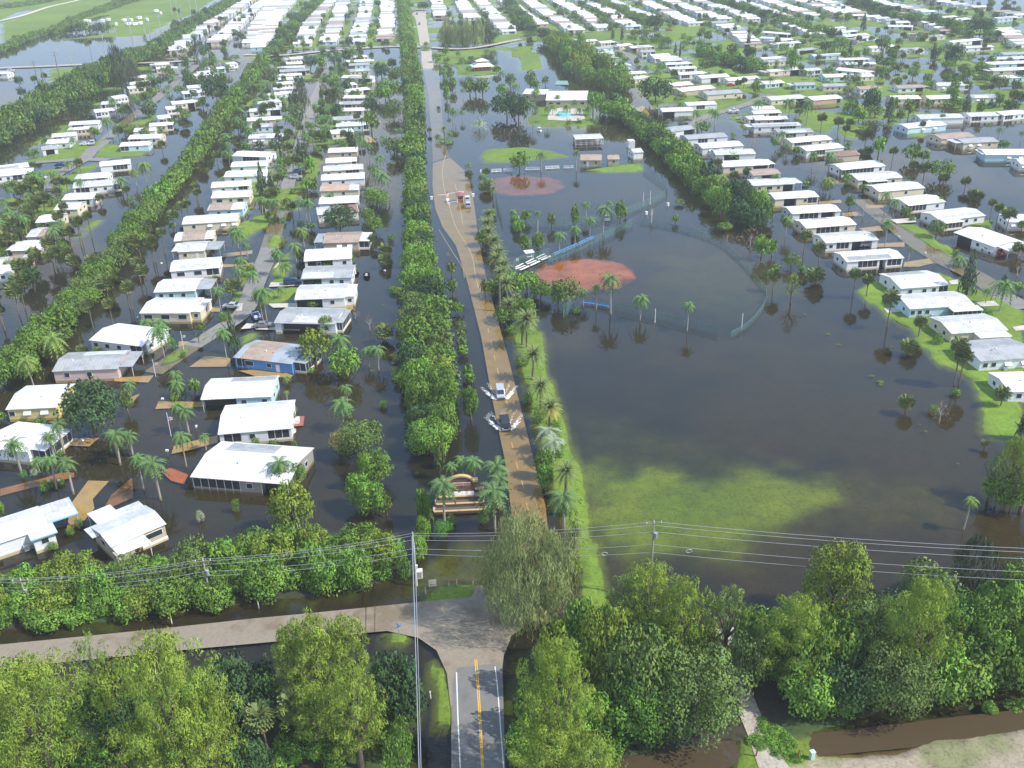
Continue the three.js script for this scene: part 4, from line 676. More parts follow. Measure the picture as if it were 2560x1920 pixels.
// the two turned homes nearest the thicket
{
  const A = G(...Z(0, 2, 985, 1455), 2.3), B = G(...Z(0, 2, 1470, 1245), 2.3), d = B.clone().sub(A), L = d.length(), turn = Math.atan2(-d.z, d.x), n = V(-d.z, 0, d.x).normalize(); if (n.z < 0) n.negate();
  const pos = A.clone().add(B).multiplyScalar(0.5).addScaledVector(n, -5.2).setY(0), t = thing('mobile_home', 'pale grey-roofed tan home with corrugated porch roofs, turned toward the thicket', 'house', pos, turn);
  const W = 7.6, wall = wallMat('beige'), hw = 2.6; box('wall', wall, t, 0, hw / 2 - 0.3, 0, L * 0.94, hw + 0.6, W); mesh('gable_wall', wedgeGeo(L * 0.94 - 0.04, W, 0.7), wall, t, V(0, hw, 0)); mesh('roof', gableGeo(L * 0.94, W, 0.7), roofMat('pale'), t, V(0, hw + 0.02, 0));
  const p = (name, x, z, w, dp, y, tn) => mesh(name, slabGeo(w, dp, 0.1), roofMat(tn), t, V(x, y, z)); p('porch_roof', -L * 0.2, W / 2 + 1.3, L * 0.56, 3.2, hw - 0.28, 'white').rotation.x = 0.05; p('carport_roof', -L * 0.16, -W / 2 - 2.4, L * 0.42, 5, hw + 0.05, 'white'); p('side_roof', L * 0.26, -W / 2 - 1.3, L * 0.44, 2.8, hw - 0.12, 'light'); p('side_awning', -L * 0.48, -W * 0.35, 2.4, 3.6, hw - 0.05, 'light');
  for (const [x, z] of [[-L * 0.47, W / 2 + 2.7], [0.06 * L, W / 2 + 2.7], [-L * 0.36, -W / 2 - 4.7], [0.04 * L, -W / 2 - 4.7], [L * 0.46, -W / 2 - 2.5]]) rod('post', M.trim, t, V(x, -0.5, z), V(x, hw - 0.2, z), 0.07);
  box('knee_wall', M.trim, t, L * 0.24, 0.05, W / 2 + 0.4, L * 0.46, 0.8, 0.1); box('store_room', wall, t, -L * 0.36, 0.95, W / 2 + 1.9, 3, 2.5, 1.7); for (const x of [-0.2, 0.24]) box('skylight', M.white, t, x * L, hw + 0.52, W * 0.2, 1.3, 0.1, 0.35); for (const x of [-0.06, 0, 0.05]) box('roof_vent', M.trim, t, x * L, hw + 0.66, W * (0.12 + x), 0.25, 0.3, 0.25); windowOn(t, M.glass, L * 0.24, 1.5, W / 2 + 0.03, 3.2, 1.0); windowOn(t, M.glass, -L * 0.47 - 0.03, 1.5, 0, 1.2, 0.9, -1);
  HOMES.push({ o: t, pos, L, W, say: 'the turned grey-roofed home' });
}
{
  const C = G(...Z(0, 2, 90, 1290), 2.6), t = thing('mobile_home', 'white corner home with blue-edged grey carport roof at the near left', 'house', C.clone().setY(0).add(V(-2, 0, -1)), 0.62), wall = wallMat('snow'), hw = 2.6;
  box('wall', wall, t, -1, hw / 2 - 0.3, 0, 15, hw + 0.6, 7.6); mesh('gable_wall', wedgeGeo(14.9, 7.5, 0.9), wall, t, V(-1, hw, 0)); mesh('roof', gableGeo(15, 7.6, 0.9), roofMat('white'), t, V(-1, hw + 0.02, 0)); box('room', wall, t, 5.4, hw / 2 - 0.3, 4.6, 3.4, hw + 0.5, 2.8); mesh('room_roof', slabGeo(4.2, 3.6, 0.1), roofMat('white'), t, V(5.4, hw + 0.02, 4.7));
  const blue = std(0.25, 0.55, 0.7, 0.6); mesh('carport_roof', slabGeo(5.4, 6.4, 0.1), roofMat('light'), t, V(9.0, hw + 0.1, -0.4)); box('fascia', blue, t, 11.74, hw + 0.06, -0.4, 0.1, 0.24, 6.5); box('fascia', blue, t, 9.0, hw + 0.06, 2.86, 5.4, 0.24, 0.1); box('fascia', blue, t, 5.4, hw - 0.02, 6.55, 4.2, 0.22, 0.1); for (const z of [-3.3, 2.6]) rod('post', blue, t, V(11.5, -0.5, z), V(11.5, hw, z), 0.08);
  windowOn(t, M.glass, 5.4, 1.5, 6.03, 1.1, 0.9); windowOn(t, M.glass, -2, 1.5, 3.83, 1.4, 1); windowOn(t, M.glass, -6, 1.5, 3.83, 1.4, 1); box('air_conditioner', M.metal, t, 2.6, 0.4, 4.4, 0.9, 0.9, 0.9); HOMES.push({ o: t, pos: t.position, L: 15, W: 8, say: 'the blue-edged corner home' });
}

// ---------------------------------------------------------------- planted rows
const MIX = ['lush', 'broad', 'lush', 'broad', 'broad', 'olive', 'gold', 'dark'];
hedgeRow(`@full
938 975 60 7.5; 934 905 64 7.5; 928 830 64 7.5; 923 760 62 7.5; 920 690 55 7; 911 620 46 7; 905 560 38 6.5; 902 500 30 6.5; 899 440 25 6; 897 385 24 6; 896 340 24 6; 895 300 24 6.5; 896 262 24 8; 895 215 23 8; 890 170 23 7; 884 130 20 8; 882 105 18 7`, 4.3, MIX, 8.5, 'leafy green tree, # from near end of the median hedge beside entrance road', 'trees of the median hedge', { grow: 0.6 });
hedgeRow(`@full
880 92 16 7; 876 60 15 7; 873 30 14 7; 871 5 13 7; 870 -12 12 7`, 9, ['broad', 'lush'], 12, 'green tree, # from near end of the hedge beyond the causeway', 'trees of the hedge beyond the causeway');
hedgeRow(`@full
20 835 55 6.5; 62 790 50 6.5; 92 745 30 6; 125 712 48 6.5; 170 668 42 6.5; 215 610 34 6; 250 575 34 6; 285 520 32 6; 318 478 30 6; 345 440 28 6; 380 400 24 6; 402 372 20 6; 425 345 22 7; 448 312 22 7.5; 470 280 22 8; 492 245 20 8; 512 218 20 8; 535 190 19 8; 552 165 18 8; 570 145 17 8`, 4.6, ['lush', 'broad', 'broad', 'olive'], 8.5, 'rounded green tree, # from near end of the long hedge between canals', 'trees of the long hedge between two canals', { grow: 0.7 });
hedgeRow(`@full
588 118 16 8; 612 90 15 8; 640 60 14 8; 662 38 13 8; 690 10 12 8; 702 -6 12 8`, 9, ['broad', 'dark'], 12, 'green tree, # from near end of the upper long hedge', 'trees of the upper long hedge');
hedgeRow(`@full
1640 492 42 7.5; 1605 470 60 8.5; 1570 440 58 8; 1530 415 42 7.5; 1498 392 40 7; 1470 360 36 7; 1440 330 34 7; 1412 305 34 7; 1385 282 32 7; 1358 262 24 6.5; 1335 250 30 7.5; 1310 240 36 8.5`, 4.4, ['broad', 'lush', 'broad', 'dark'], 9, 'dense green tree, # from near end of the hedge behind ball fields', 'trees of the hedge behind the ball fields');
hedgeRow(`@full
1352 198 26 11; 1325 188 40 12; 1300 176 46 12; 1272 160 46 12; 1250 142 42 12; 1228 124 36 12; 1208 108 28 11; 1192 96 22 9`, 5.5, ['lush', 'gold', 'broad', 'broad'], 11, 'tall green tree, # from near end of the grove above clubhouse', 'trees of the grove above the clubhouse');
hedgeRow(`@full
1150 72 14 8; 1132 50 14 8; 1112 28 13 8; 1096 8 12 8; 1084 -8 12 8`, 9, ['broad', 'dark'], 12, 'green tree, # from near end of the hedge right of street', 'trees of the hedge right of the street');
hedgeRow(`@full
1400 54 12 8; 1372 42 12 8; 1340 28 12 8; 1306 16 12 8; 1268 4 12 8; 1240 -6 12 8`, 9, ['broad', 'lush', 'olive'], 11, 'green tree, # along the first far diagonal hedge', 'trees of the first far diagonal hedge');
hedgeRow(`@full
1800 82 14 8; 1760 74 14 8; 1720 62 13 8; 1684 52 12 8; 1640 38 12 8; 1596 22 11 8; 1540 4 10 8; 1500 -10 10 8`, 9, ['broad', 'dark', 'lush'], 11, 'green tree, # along the second far diagonal hedge', 'trees of the second far diagonal hedge');
hedgeRow(`@full
2070 74 16 9; 2040 64 14 9; 1990 52 13 9; 1935 42 12 8; 1890 26 11 8; 1850 10 10 8; 1830 0 10 8`, 9, ['broad', 'dark'], 11, 'green tree, # along the third far diagonal hedge', 'trees of the third far diagonal hedge');
hedgeRow(`@2,0
1640 470 60 6; 1720 510 90 7; 1850 540 90 7; 1960 570 90 7; 2080 600 80 7; 2200 610 70 7`.replace(/(\d+) (\d+) (\d+) (\d)/g, (m, a, b, c, d) => `${a} ${b} ${c / 4} ${d}`), 5, ['broad', 'lush', 'dark'], 9, 'bushy green tree, # along the canal behind right homes', 'trees along the canal behind the right homes');
hedgeRow(`@2,0
1010 345 10 4; 1150 360 10 4; 1280 375 12 5; 1350 395 12 6`, 6, ['shrub', 'broad'], 7, 'dark shrub, # along the far pond bank', 'shrubs of the far pond bank', { name: 'bank_shrub' });
// woods that read as one mass: many crowns in one object
function wood(name, label, text, step, kinds, o = {}) {
  const q = items(text), c = q.map((it) => G(...it.at(0))), curve = new THREE.CatmullRomCurve3(c, false, 'centripetal'), len = curve.getLength(), by = new Map(), M4 = new THREE.Matrix4(), Q = new THREE.Quaternion();
  const g = new THREE.Group(); g.name = numbered(name); g.userData = { kind: 'stuff', label }; scene.add(g);
  for (let s = 0; s < len; s += step) {
    const u = s / len, p = curve.getPointAt(u), t = curve.getUtoTmapping(u) * (c.length - 1), i = Math.min(Math.floor(t), c.length - 2), f = t - i, hw = lerp(q[i].n[2], q[i + 1].n[2], f) * mPerPx(p), h = lerp(q[i].n[3], q[i + 1].n[3], f), d = curve.getTangentAt(u), n = Math.max(1, Math.round(2 * hw / step * 1.1));
    for (let k = 0; k < n; k++) { const off = n === 1 ? rr(-0.3, 0.3) * hw : lerp(-hw, hw, (k + rr(0.1, 0.9)) / n), r = step * rr(0.55, 0.85), hh = h * rr(0.75, 1.2), geo = treeGeo(pick(kinds), Math.min(r, 4.8), p.length()); M4.compose(V(p.x - d.z * off + rr(-2, 2), -0.3, p.z + d.x * off + rr(-2, 2)), Q.setFromAxisAngle(V(0, 1, 0), rr(0, 6.28)), V(r, hh, r)); if (!by.has(geo)) by.set(geo, []); by.get(geo).push(M4.clone()); }
  }
  for (const [geo, ms] of by) { const im = new THREE.InstancedMesh(geo, leafMat, ms.length); im.name = 'crowns'; im.castShadow = im.receiveShadow = true; ms.forEach((m, i) => im.setMatrixAt(i, m)); g.add(im); }
}
wood('woodland', 'dark green belt of woodland along the far canal', `@full
-60 330 40 9; 10 290 48 10; 60 262 46 10; 110 232 44 10; 160 205 42 11; 205 178 36 11; 245 156 30 11; 285 138 22 10; 320 122 18 9; 355 105 17 9; 390 82 16 9; 420 60 15 9; 455 38 14 9; 490 18 12 9; 530 -6 12 9`, 7, ['broad', 'dark', 'broad', 'olive']);
wood('field_hedge', 'low bushy hedge dividing the far green fields', `@full
-40 128 12 6; 20 105 12 6; 60 86 11 6; 110 70 10 6; 150 52 9 6; 190 36 9 6; 230 22 10 7; 265 10 10 8; 310 -4 10 8`, 7, ['broad', 'shrub', 'olive']);
wood('field_grove', 'dark grove standing in the far green field', `@full
118 74 6 9; 150 72 8 10; 180 72 8 10; 215 70 8 10; 240 70 6 9`, 7, ['dark', 'dark', 'broad']);
wood('scrub', 'olive scrubland at the far edge of the fields', `@full
-60 22 24 5; 20 16 20 5; 80 8 14 5; 130 -4 12 5`, 9, ['olive', 'shrub']);
wood('casuarina_grove', 'dusky grey-green casuarina grove beside the north road', `@1,0
1600 380 10 14; 1700 395 12 15; 1800 400 12 16; 1900 395 12 16; 2000 385 10 15; 2050 370 8 12`, 6, ['dusk', 'dusk', 'casuarina']);
// undergrowth beneath the near woods
function thicket(name, label, text, n, kinds, hs, rs) {
  const pts = poly(text); let b = [1e9, -1e9, 1e9, -1e9]; for (const p of pts) b = [Math.min(b[0], p.x), Math.max(b[1], p.x), Math.min(b[2], p.z), Math.max(b[3], p.z)];
  const by = new Map(), M4 = new THREE.Matrix4(), Q = new THREE.Quaternion(), g = new THREE.Group(); g.name = numbered(name); g.userData = { kind: 'stuff', label }; scene.add(g);
  for (let k = 0, t = 0; k < n && t < n * 20; t++) { const x = rr(b[0], b[1]), z = rr(b[2], b[3]); if (sdist(pts, x, z) < 0.6) continue; k++; const r = rr(...rs), geo = treeGeo(pick(kinds), r, Math.hypot(x, z, CAM_H)); M4.compose(V(x, -0.2, z), Q.setFromAxisAngle(V(0, 1, 0), rr(0, 6.28)), V(r, rr(...hs), r)); if (!by.has(geo)) by.set(geo, []); by.get(geo).push(M4.clone()); }
  for (const [geo, ms] of by) { const im = new THREE.InstancedMesh(geo, leafMat, ms.length); im.name = 'crowns'; im.castShadow = im.receiveShadow = true; ms.forEach((m, i) => im.setMatrixAt(i, m)); g.add(im); }
}
thicket('undergrowth', 'dense green undergrowth between homes and cross road', `@full
-60 1262 0 1258 380 1230 600 1185 860 1180 872 1232 760 1280 560 1296 480 1310 350 1328 160 1352 -60 1368`, 150, ['lush', 'broad', 'shrub', 'lush'], [2.2, 4.2], [1.5, 3]);
thicket('undergrowth', 'dark undergrowth beneath the pines of the near left', `@full
-60 1520 240 1480 540 1470 800 1450 850 1520 850 1640 560 1700 -60 1800`, 110, ['broad', 'lush', 'dark'], [1.5, 3], [1.4, 2.6]);
thicket('undergrowth', 'green undergrowth beneath the near right wood', `@full
1140 1440 1270 1330 1520 1350 1545 1400 1560 1490 1560 1575 1440 1600 1330 1640 1130 1800 1112 1600`, 140, ['lush', 'broad', 'dark', 'shrub'], [1.8, 4], [1.4, 2.8]);
thicket('undergrowth', 'leafy undergrowth between sandy path and muddy canal', `@full
1610 1345 1800 1330 2000 1320 2240 1260 2240 1462 2000 1505 1880 1532 1745 1565 1690 1500`, 190, ['lush', 'broad', 'dark', 'lush', 'shrub'], [2, 4.6], [1.5, 3]);
thicket('bank_weeds', 'weedy green growth on the canal banks', `@full
1600 1620 1640 1540 1690 1570 1750 1640 1720 1660 1640 1630`, 60, ['shrub', 'lush'], [0.4, 1], [0.6, 1.2]);
thicket('bank_weeds', 'weedy green growth along the sandy bank', `@3,3
420 1560 900 1525 1500 1475 2000 1400 2250 1350 2250 1385 2000 1440 1500 1510 1100 1540 700 1572`, 170, ['shrub', 'lush'], [0.3, 0.8], [0.5, 1.2]);

// ---------------------------------------------------------------- single plants, read off the photograph: x y top width kind
plants(`@0,0
1880 890 620 270 dark; 1300 1020 870 160 dark; 1060 790 430 230 dusk; 1160 720 540 130 dusk; 740 970 860 180 dark; 600 1035 930 70 sabal; 1310 750 650 80 queen; 1230 840 690 90 sabal; 990 960 850 110 queen; 1405 1320 1210 75 sabal; 1590 1100 1000 100 sabal; 1500 1090 1010 90 broad; 1750 1310 1250 90 sabal; 510 1650 1490 100 queen; 1270 1580 1400 140 coco; 1180 1600 1460 100 coco; 1060 1660 1530 140 queen; 600 1490 1390 90 queen; 680 1500 1380 90 queen; 1700 1720 1575 90 sabal; 2060 1140 1010 100 queen; 1960 1290 1150 120 queen; 1880 1420 1300 90 sabal; 1960 1380 1300 90 sabal; 1740 1480 1370 120 sabal; 300 1370 1280 130 broad; 640 1290 1190 80 queen; 410 1250 1190 100 broad; 820 1190 1090 110 broad; 940 1160 1020 120 queen; 1030 1200 1080 100 sabal; 1140 1150 1080 80 broad; 1250 940 800 90 sabal; 1390 1150 1090 70 shrub; 1900 920 780 80 sabal; 1800 960 890 40 sabal; 700 1500 1360 80 sabal; 120 1680 1540 150 broad; 300 1560 1470 120 lush; 320 1690 1580 130 lush; 1560 1000 900 80 broad; 1460 800 730 80 queen; 1560 820 730 110 broad; 1660 680 620 80 queen; 1500 700 640 90 queen; 1980 640 555 80 queen; 1700 500 330 90 dusk; 1780 480 380 100 dark; 1560 460 400 100 dusk; 1860 560 500 90 queen; 2030 520 470 100 broad; 170 740 650 90 dark; 310 760 650 60 sabal; 395 720 625 60 sabal; 790 490 340 50 sabal; 600 210 130 60 broad; 130 330 300 50 broad; 1250 330 290 40 shrub`, {});
plants(`@0,1
790 385 165 95 sabal; 700 470 215 110 sabal; 720 460 200 90 sabal; 620 480 290 115 sabal; 500 650 460 115 sabal; 445 710 510 105 sabal; 640 650 530 135 sabal; 800 650 540 130 sabal; 475 445 360 85 queen; 1510 345 150 110 sabal; 1580 225 80 95 sabal; 1630 205 60 80 sabal; 1290 370 220 115 sabal; 1325 600 360 130 sabal; 1345 600 380 110 sabal; 1425 530 305 95 sabal; 1165 590 360 130 sabal; 1215 560 400 90 sabal; 1215 780 560 125 sabal; 1260 815 620 125 sabal; 1145 1010 760 140 sabal; 1120 1000 800 90 sabal; 980 1155 915 120 sabal; 805 1175 910 115 sabal; 930 900 710 170 sabal; 420 1215 1100 160 sabal; 160 1050 780 170 sabal; 215 1000 690 180 sabal; 300 840 620 190 dark; 100 700 590 140 sabal; 190 690 570 120 sabal; 570 1280 1170 160 olive; 505 1480 1235 250 coco; 300 1700 1430 210 coco near; 1915 1055 820 140 queen; 1420 1415 1145 230 queen near; 1960 1440 1175 170 queen near; 1260 1180 1100 150 queen; 1390 1190 1120 180 queen; 2085 560 330 160 queen; 2060 480 300 120 queen; 2090 670 560 140 queen; 2080 790 640 140 queen; 2140 560 440 90 queen; 2030 1380 985 120 conifer; 1490 1350 1250 110 ball; 1740 1210 1130 85 broad; 1720 1300 1215 50 sabal; 1870 810 720 80 sabal; 2010 900 815 85 broad; 985 1400 1360 50 shrub; 1110 1400 1375 50 shrub; 710 1380 1330 110 sabal; 850 1400 1345 110 sabal; 1000 760 660 110 sabal; 870 720 640 90 broad; 1500 330 260 80 broad; 130 430 385 80 shrub; 200 390 320 80 broad; 40 560 470 100 shrub; 110 380 180 150 queen; 40 420 230 120 queen; 240 260 100 110 queen; 330 180 50 100 queen; 370 110 20 80 queen; 490 110 40 100 shrub; 380 200 150 90 shrub; 870 110 10 80 sabal; 1140 90 30 80 shrub; 1120 130 -60 80 sabal; 1720 100 -40 80 sabal; 100 60 -40 90 queen; 1590 1430 1370 60 shrub; 1690 1740 1610 120 broad; 1530 1660 1550 150 queen; 1240 410 330 60 shrub; 20 1140 960 60 sabal; 40 1190 1000 70 sabal; 0 960 880 60 sabal`);
plants(`@0,2
820 420 -25 570 dark; 1110 260 40 130 olive; 190 775 465 210 royal near; 475 655 425 150 royal near; 550 580 315 150 royal near; 490 900 625 180 queen near; 630 925 640 180 royal near; 1035 675 400 190 royal near; 1010 600 395 140 royal near; 1145 600 405 160 royal near; 1610 705 425 180 queen near; 1565 400 165 150 queen near; 1630 410 190 170 royal near; 1240 900 625 180 queen near; 1385 980 640 240 royal near; 1780 560 435 110 queen near; 340 750 640 140 queen near; 1540 100 -30 180 queen near; 1130 90 -20 130 queen; 210 810 745 75 ball; 300 785 730 75 silver; 390 915 830 90 shrub; 450 880 825 90 shrub; 520 865 815 90 shrub; 690 1230 1165 90 shrub; 610 1295 1240 80 shrub; 460 1420 1370 110 shrub; 1740 1185 1090 85 silver; 2040 1085 990 90 shrub; 1510 140 75 90 shrub; 340 370 300 130 shrub; 515 620 565 70 shrub; 2070 545 500 60 shrub; 10 1150 1000 100 lush; 20 320 240 90 broad`);
plants(`@1,2
330 1300 840 450 gold; 880 620 320 390 olive; 1000 560 310 240 olive; 730 600 385 200 bloom; 1050 850 560 320 broad; 950 900 610 190 column; 900 1060 760 260 lush; 1010 1130 830 300 lush; 1130 1130 925 110 olive; 795 180 10 125 queen near; 760 390 140 240 queen near; 230 860 635 250 royal near; 370 860 690 170 broad; 270 150 60 60 coco; 1440 1160 925 150 column; 1490 1180 960 110 column; 1440 1330 1160 170 column; 1480 1290 1190 110 column; 1400 1510 1310 150 column; 1440 1460 1330 130 column; 1110 1659 1480 160 shrub; 1280 1659 1440 150 shrub; 1630 1235 815 270 royal near; 2065 1250 860 300 royal near; 1890 880 640 190 queen near; 1790 830 630 200 queen near; 1700 880 690 130 queen near; 2080 960 655 250 royal near; 2110 1060 780 200 royal near; 1590 1000 820 150 queen near; 1600 1325 1185 150 ball; 1660 1270 1180 110 ball; 1600 1260 1180 110 ball; 1690 1210 1130 100 shrub; 1970 1190 1060 110 shrub; 1600 800 480 110 olive; 1590 700 560 120 gold; 1100 200 140 80 shrub; 160 600 480 110 broad; 340 560 485 50 shrub; 0 530 460 90 shrub; 1860 310 10 160 broad; 1840 160 30 130 broad; 330 330 240 60 shrub; 340 240 200 50 shrub`);
plants(`@1,1
730 340 110 330 dark; 1050 140 -30 260 broad; 1000 70 -40 140 queen; 1020 350 200 170 broad; 970 250 140 150 broad; 1010 470 360 90 sabal; 1165 415 360 70 shrub; 1120 560 440 130 sabal; 1115 640 530 120 sabal; 1130 540 500 90 shrub; 985 1190 1065 130 dead; 860 1090 1005 90 dead; 1115 1300 1140 170 sabal; 1100 1280 1170 120 sabal; 610 1200 1070 150 broad; 520 1500 1160 300 gold; 740 1450 1240 230 queen near; 780 1610 1340 310 lush; 980 1500 1340 150 queen near; 1060 1530 1330 160 queen near; 480 1560 1510 80 shrub; 270 1650 1590 90 coco; 650 110 10 120 queen; 470 260 60 130 queen; 380 250 60 100 queen; 440 240 70 90 queen; 420 470 310 130 coco; 350 610 440 130 coco; 380 590 500 90 sabal; 265 750 610 120 queen; 95 1110 830 190 queen near; 60 1100 850 130 queen near; 220 920 820 90 queen; 130 260 60 120 queen; 60 200 40 100 queen; 390 310 250 80 dark; 480 330 260 70 broad; 620 640 580 110 shrub; 480 800 750 90 shrub; 560 800 750 110 shrub; 650 800 755 90 shrub; 740 790 750 80 shrub; 490 990 930 120 broad; 600 980 930 80 shrub; 840 610 520 50 shrub; 860 700 640 50 shrub; 1690 730 590 90 olive; 1700 880 740 110 olive; 1740 1060 945 130 broad; 1770 1180 1110 110 olive; 1770 1260 1170 110 olive; 1780 1330 1240 110 olive; 1790 1410 1320 110 broad; 1830 1600 1490 110 broad; 1850 1660 1560 110 broad; 1660 560 520 50 dead; 1210 860 800 150 shrub; 1240 1190 1100 120 gold; 1220 1450 1390 130 gold; 1260 1290 1220 130 gold; 1280 130 70 90 coco; 1960 470 320 140 broad; 2060 900 745 180 broad; 2140 1130 985 190 broad; 1270 1100 1010 120 gold; 1250 900 820 110 gold; 1230 1590 1510 150 gold; 1250 1660 1580 160 gold`);
// date palms, royals and round trees on the verge right of the road
plants(`@full
1066 440 402 22 date; 1050 392 362 20 sabal; 1056 490 452 38 date; 1052 506 470 46 date; 1056 530 490 46 date; 1068 548 508 44 date; 1078 575 532 50 date; 1072 600 545 46 date; 1088 605 560 48 date; 1085 615 575 46 date; 1094 650 598 54 date; 1080 672 580 34 date; 1100 690 645 50 date; 1138 752 672 64 date near; 1128 745 690 46 date near; 1150 820 748 64 date near; 1168 885 818 62 date near; 1186 942 862 66 dategold near; 1184 975 920 60 grey; 1196 1000 945 58 grey; 1222 1075 1000 66 date near; 1220 1177 1062 68 royal near; 1243 1200 1120 36 coco; 1240 1190 1140 60 date; 1175 1032 965 46 broad; 1178 1060 1000 44 lush; 1195 940 905 44 shrub; 1167 910 878 34 shrub; 1140 870 845 30 shrub; 1242 1240 1215 34 gold; 1240 1216 1196 30 gold; 1134 700 640 52 broad; 1110 640 585 60 lush; 1110 718 700 40 shrub; 1128 790 770 30 shrub; 1222 1110 1080 36 shrub; 1205 985 960 36 shrub; 1062 470 448 22 broad; 1042 395 376 20 dark; 1048 640 600 20 olive`);
plants(`@1,0
1840 1560 1465 80 dark; 1840 1490 1405 70 queen; 1980 1659 1560 120 sabal; 2020 1640 1540 100 queen; 1960 1620 1500 80 queen; 1630 1220 1090 80 date; 1570 1220 1160 70 queen; 1680 1200 1140 70 queen; 1640 1240 1180 150 shrub; 1930 1120 1010 170 silver; 1850 830 670 130 broad; 1960 830 660 130 broad; 1900 820 690 130 lush; 1790 860 760 60 queen; 2170 1020 800 330 dark; 2130 830 720 120 lush; 2200 760 620 100 broad; 1700 1060 930 90 queen; 1720 1070 950 70 queen; 1780 1040 950 60 queen; 1640 760 650 60 lush; 1700 780 660 80 broad; 1620 680 570 90 lush; 1680 690 580 70 broad; 1650 860 740 60 lush; 1660 940 820 50 queen; 1560 540 460 100 broad; 1650 550 490 80 broad; 1640 480 400 80 broad; 1790 620 490 90 queen; 1840 640 570 70 queen; 1860 530 480 70 broad; 2080 640 560 80 broad; 2120 700 610 80 queen; 2000 480 420 80 queen; 2060 500 430 80 queen; 1750 500 440 60 queen; 1470 420 360 70 queen; 1460 440 390 130 shrub; 1450 90 10 130 dark; 1340 70 20 80 broad; 1500 1160 1100 45 sabal; 1210 1190 1110 60 queen; 1260 1180 1110 60 queen; 1110 1220 1165 100 shrub; 1180 1420 1395 70 shrub; 1090 690 530 160 dark; 1180 600 500 90 sabal; 1220 700 570 160 olive; 1150 850 670 220 broad; 1040 880 760 180 broad; 1190 1010 850 200 olive; 1120 880 720 150 lush; 1000 980 840 130 dark; 1230 620 570 110 shrub; 1000 1150 930 120 broad; 1200 1360 1180 200 olive; 1220 1300 1180 160 olive; 1280 1360 1210 180 broad; 820 1240 1090 100 conifer; 590 1230 1130 80 conifer; 730 660 490 50 conifer; 570 900 750 50 conifer; 590 1020 830 70 conifer; 210 1330 1060 130 conifer; 430 1410 1170 110 conifer; 380 1390 1180 70 conifer; 60 1700 1390 110 conifer; 140 1700 1420 90 conifer; 910 1250 1150 70 sabal; 920 1400 1170 140 queen; 980 1360 1240 90 queen; 1030 1659 1430 150 queen near; 1090 1660 1340 110 queen; 1100 1690 1490 160 queen near; 360 1100 860 160 olive; 400 980 730 150 dusk; 330 950 780 110 dark; 380 780 640 130 dark; 470 600 470 150 dark; 550 580 470 120 broad; 680 560 420 130 dusk; 790 520 410 70 queen; 840 510 410 70 queen; 650 780 640 90 broad; 700 760 650 70 broad; 660 870 760 100 broad; 720 840 700 70 queen; 800 800 690 80 dark; 690 1000 890 140 dark; 640 1110 990 110 queen; 570 1100 990 100 queen; 720 1120 1040 70 queen; 300 1160 990 110 queen; 340 1110 1010 90 queen; 230 900 830 120 queen; 260 980 920 100 broad; 40 1290 1210 80 dark; 140 1310 1210 60 broad; 480 1500 1350 90 lush; 210 1430 1360 80 lush; 440 1640 1530 120 lush; 500 1640 1560 90 olive; 830 1560 1510 50 silver; 620 1580 1555 120 shrub; 720 1260 1200 90 lush; 540 1330 1260 80 broad`);
plants(`@2,0
60 1080 790 220 dark; 130 1050 860 120 queen; 180 1070 880 90 queen; 210 860 760 80 queen; 30 830 720 90 queen; 160 770 600 110 broad; 200 780 680 100 broad; 290 740 650 80 olive; 200 900 780 90 coco; 390 920 820 60 coco; 510 900 810 60 coco; 540 940 860 70 queen; 310 1060 920 70 queen; 350 1000 900 80 coco; 470 1000 900 90 coco; 580 1000 930 80 queen; 660 1060 910 90 queen; 700 1000 770 120 lush; 760 960 780 110 lush; 720 1090 1020 80 queen; 490 1080 1020 60 shrub; 580 1070 1020 50 shrub; 840 1040 850 220 lush; 920 1060 880 220 broad; 980 1030 880 160 lush; 1240 890 660 350 dark; 65 1480 1310 190 broad; 250 1470 1305 95 royal; 555 1460 1290 75 royal; 1280 1080 960 60 conifer; 1640 1150 1040 160 broad; 1480 1050 1000 120 olive; 1590 1060 950 90 queen; 1750 1080 950 100 queen; 1460 970 880 80 queen; 1470 860 800 90 broad; 1420 900 830 70 queen; 1350 1080 1030 60 queen; 1510 1310 1220 90 broad; 1780 1480 1360 80 sabal; 1920 1560 1470 90 sabal; 2030 1540 1440 90 sabal; 1800 1659 1510 150 coco; 1740 1350 1290 50 shrub; 1910 1380 1310 100 lush; 2140 1570 1530 60 lush; 1910 1190 1140 60 shrub; 2090 1260 1180 110 dead; 2120 1010 860 100 queen; 1270 360 280 60 broad; 1230 270 110 180 dark; 870 340 230 40 conifer; 950 350 215 40 conifer; 1410 480 350 40 conifer; 1450 490 360 30 conifer; 275 360 230 150 dark; 150 340 260 80 broad; 70 440 370 40 sabal; 150 380 320 60 sabal; 600 380 280 80 broad; 420 160 70 80 dark; 550 180 110 100 broad; 380 160 110 70 broad; 780 230 130 100 broad; 850 270 190 60 broad; 1280 640 540 90 queen; 1260 670 590 90 queen; 1400 680 590 80 sabal; 1160 640 560 80 queen; 1100 620 560 60 queen; 1080 580 490 60 broad; 930 520 440 90 broad; 980 540 490 80 broad; 1300 590 530 80 queen; 1700 680 620 70 lush; 1660 490 390 110 dark; 1900 480 370 120 dark; 2050 520 390 130 dark; 1740 470 390 120 broad; 2040 410 230 50 conifer; 2110 330 240 80 broad; 1400 240 160 60 dark; 1740 220 170 80 broad; 1640 320 230 70 broad; 2110 760 670 60 queen; 2050 480 420 120 broad; 1960 190 130 50 broad; 880 110 10 30 conifer; 80 170 100 40 conifer; 40 240 110 80 broad; 480 640 520 100 lush; 1720 980 930 60 shrub; 1960 870 830 50 shrub; 1160 410 350 50 queen; 1290 440 370 60 broad`);
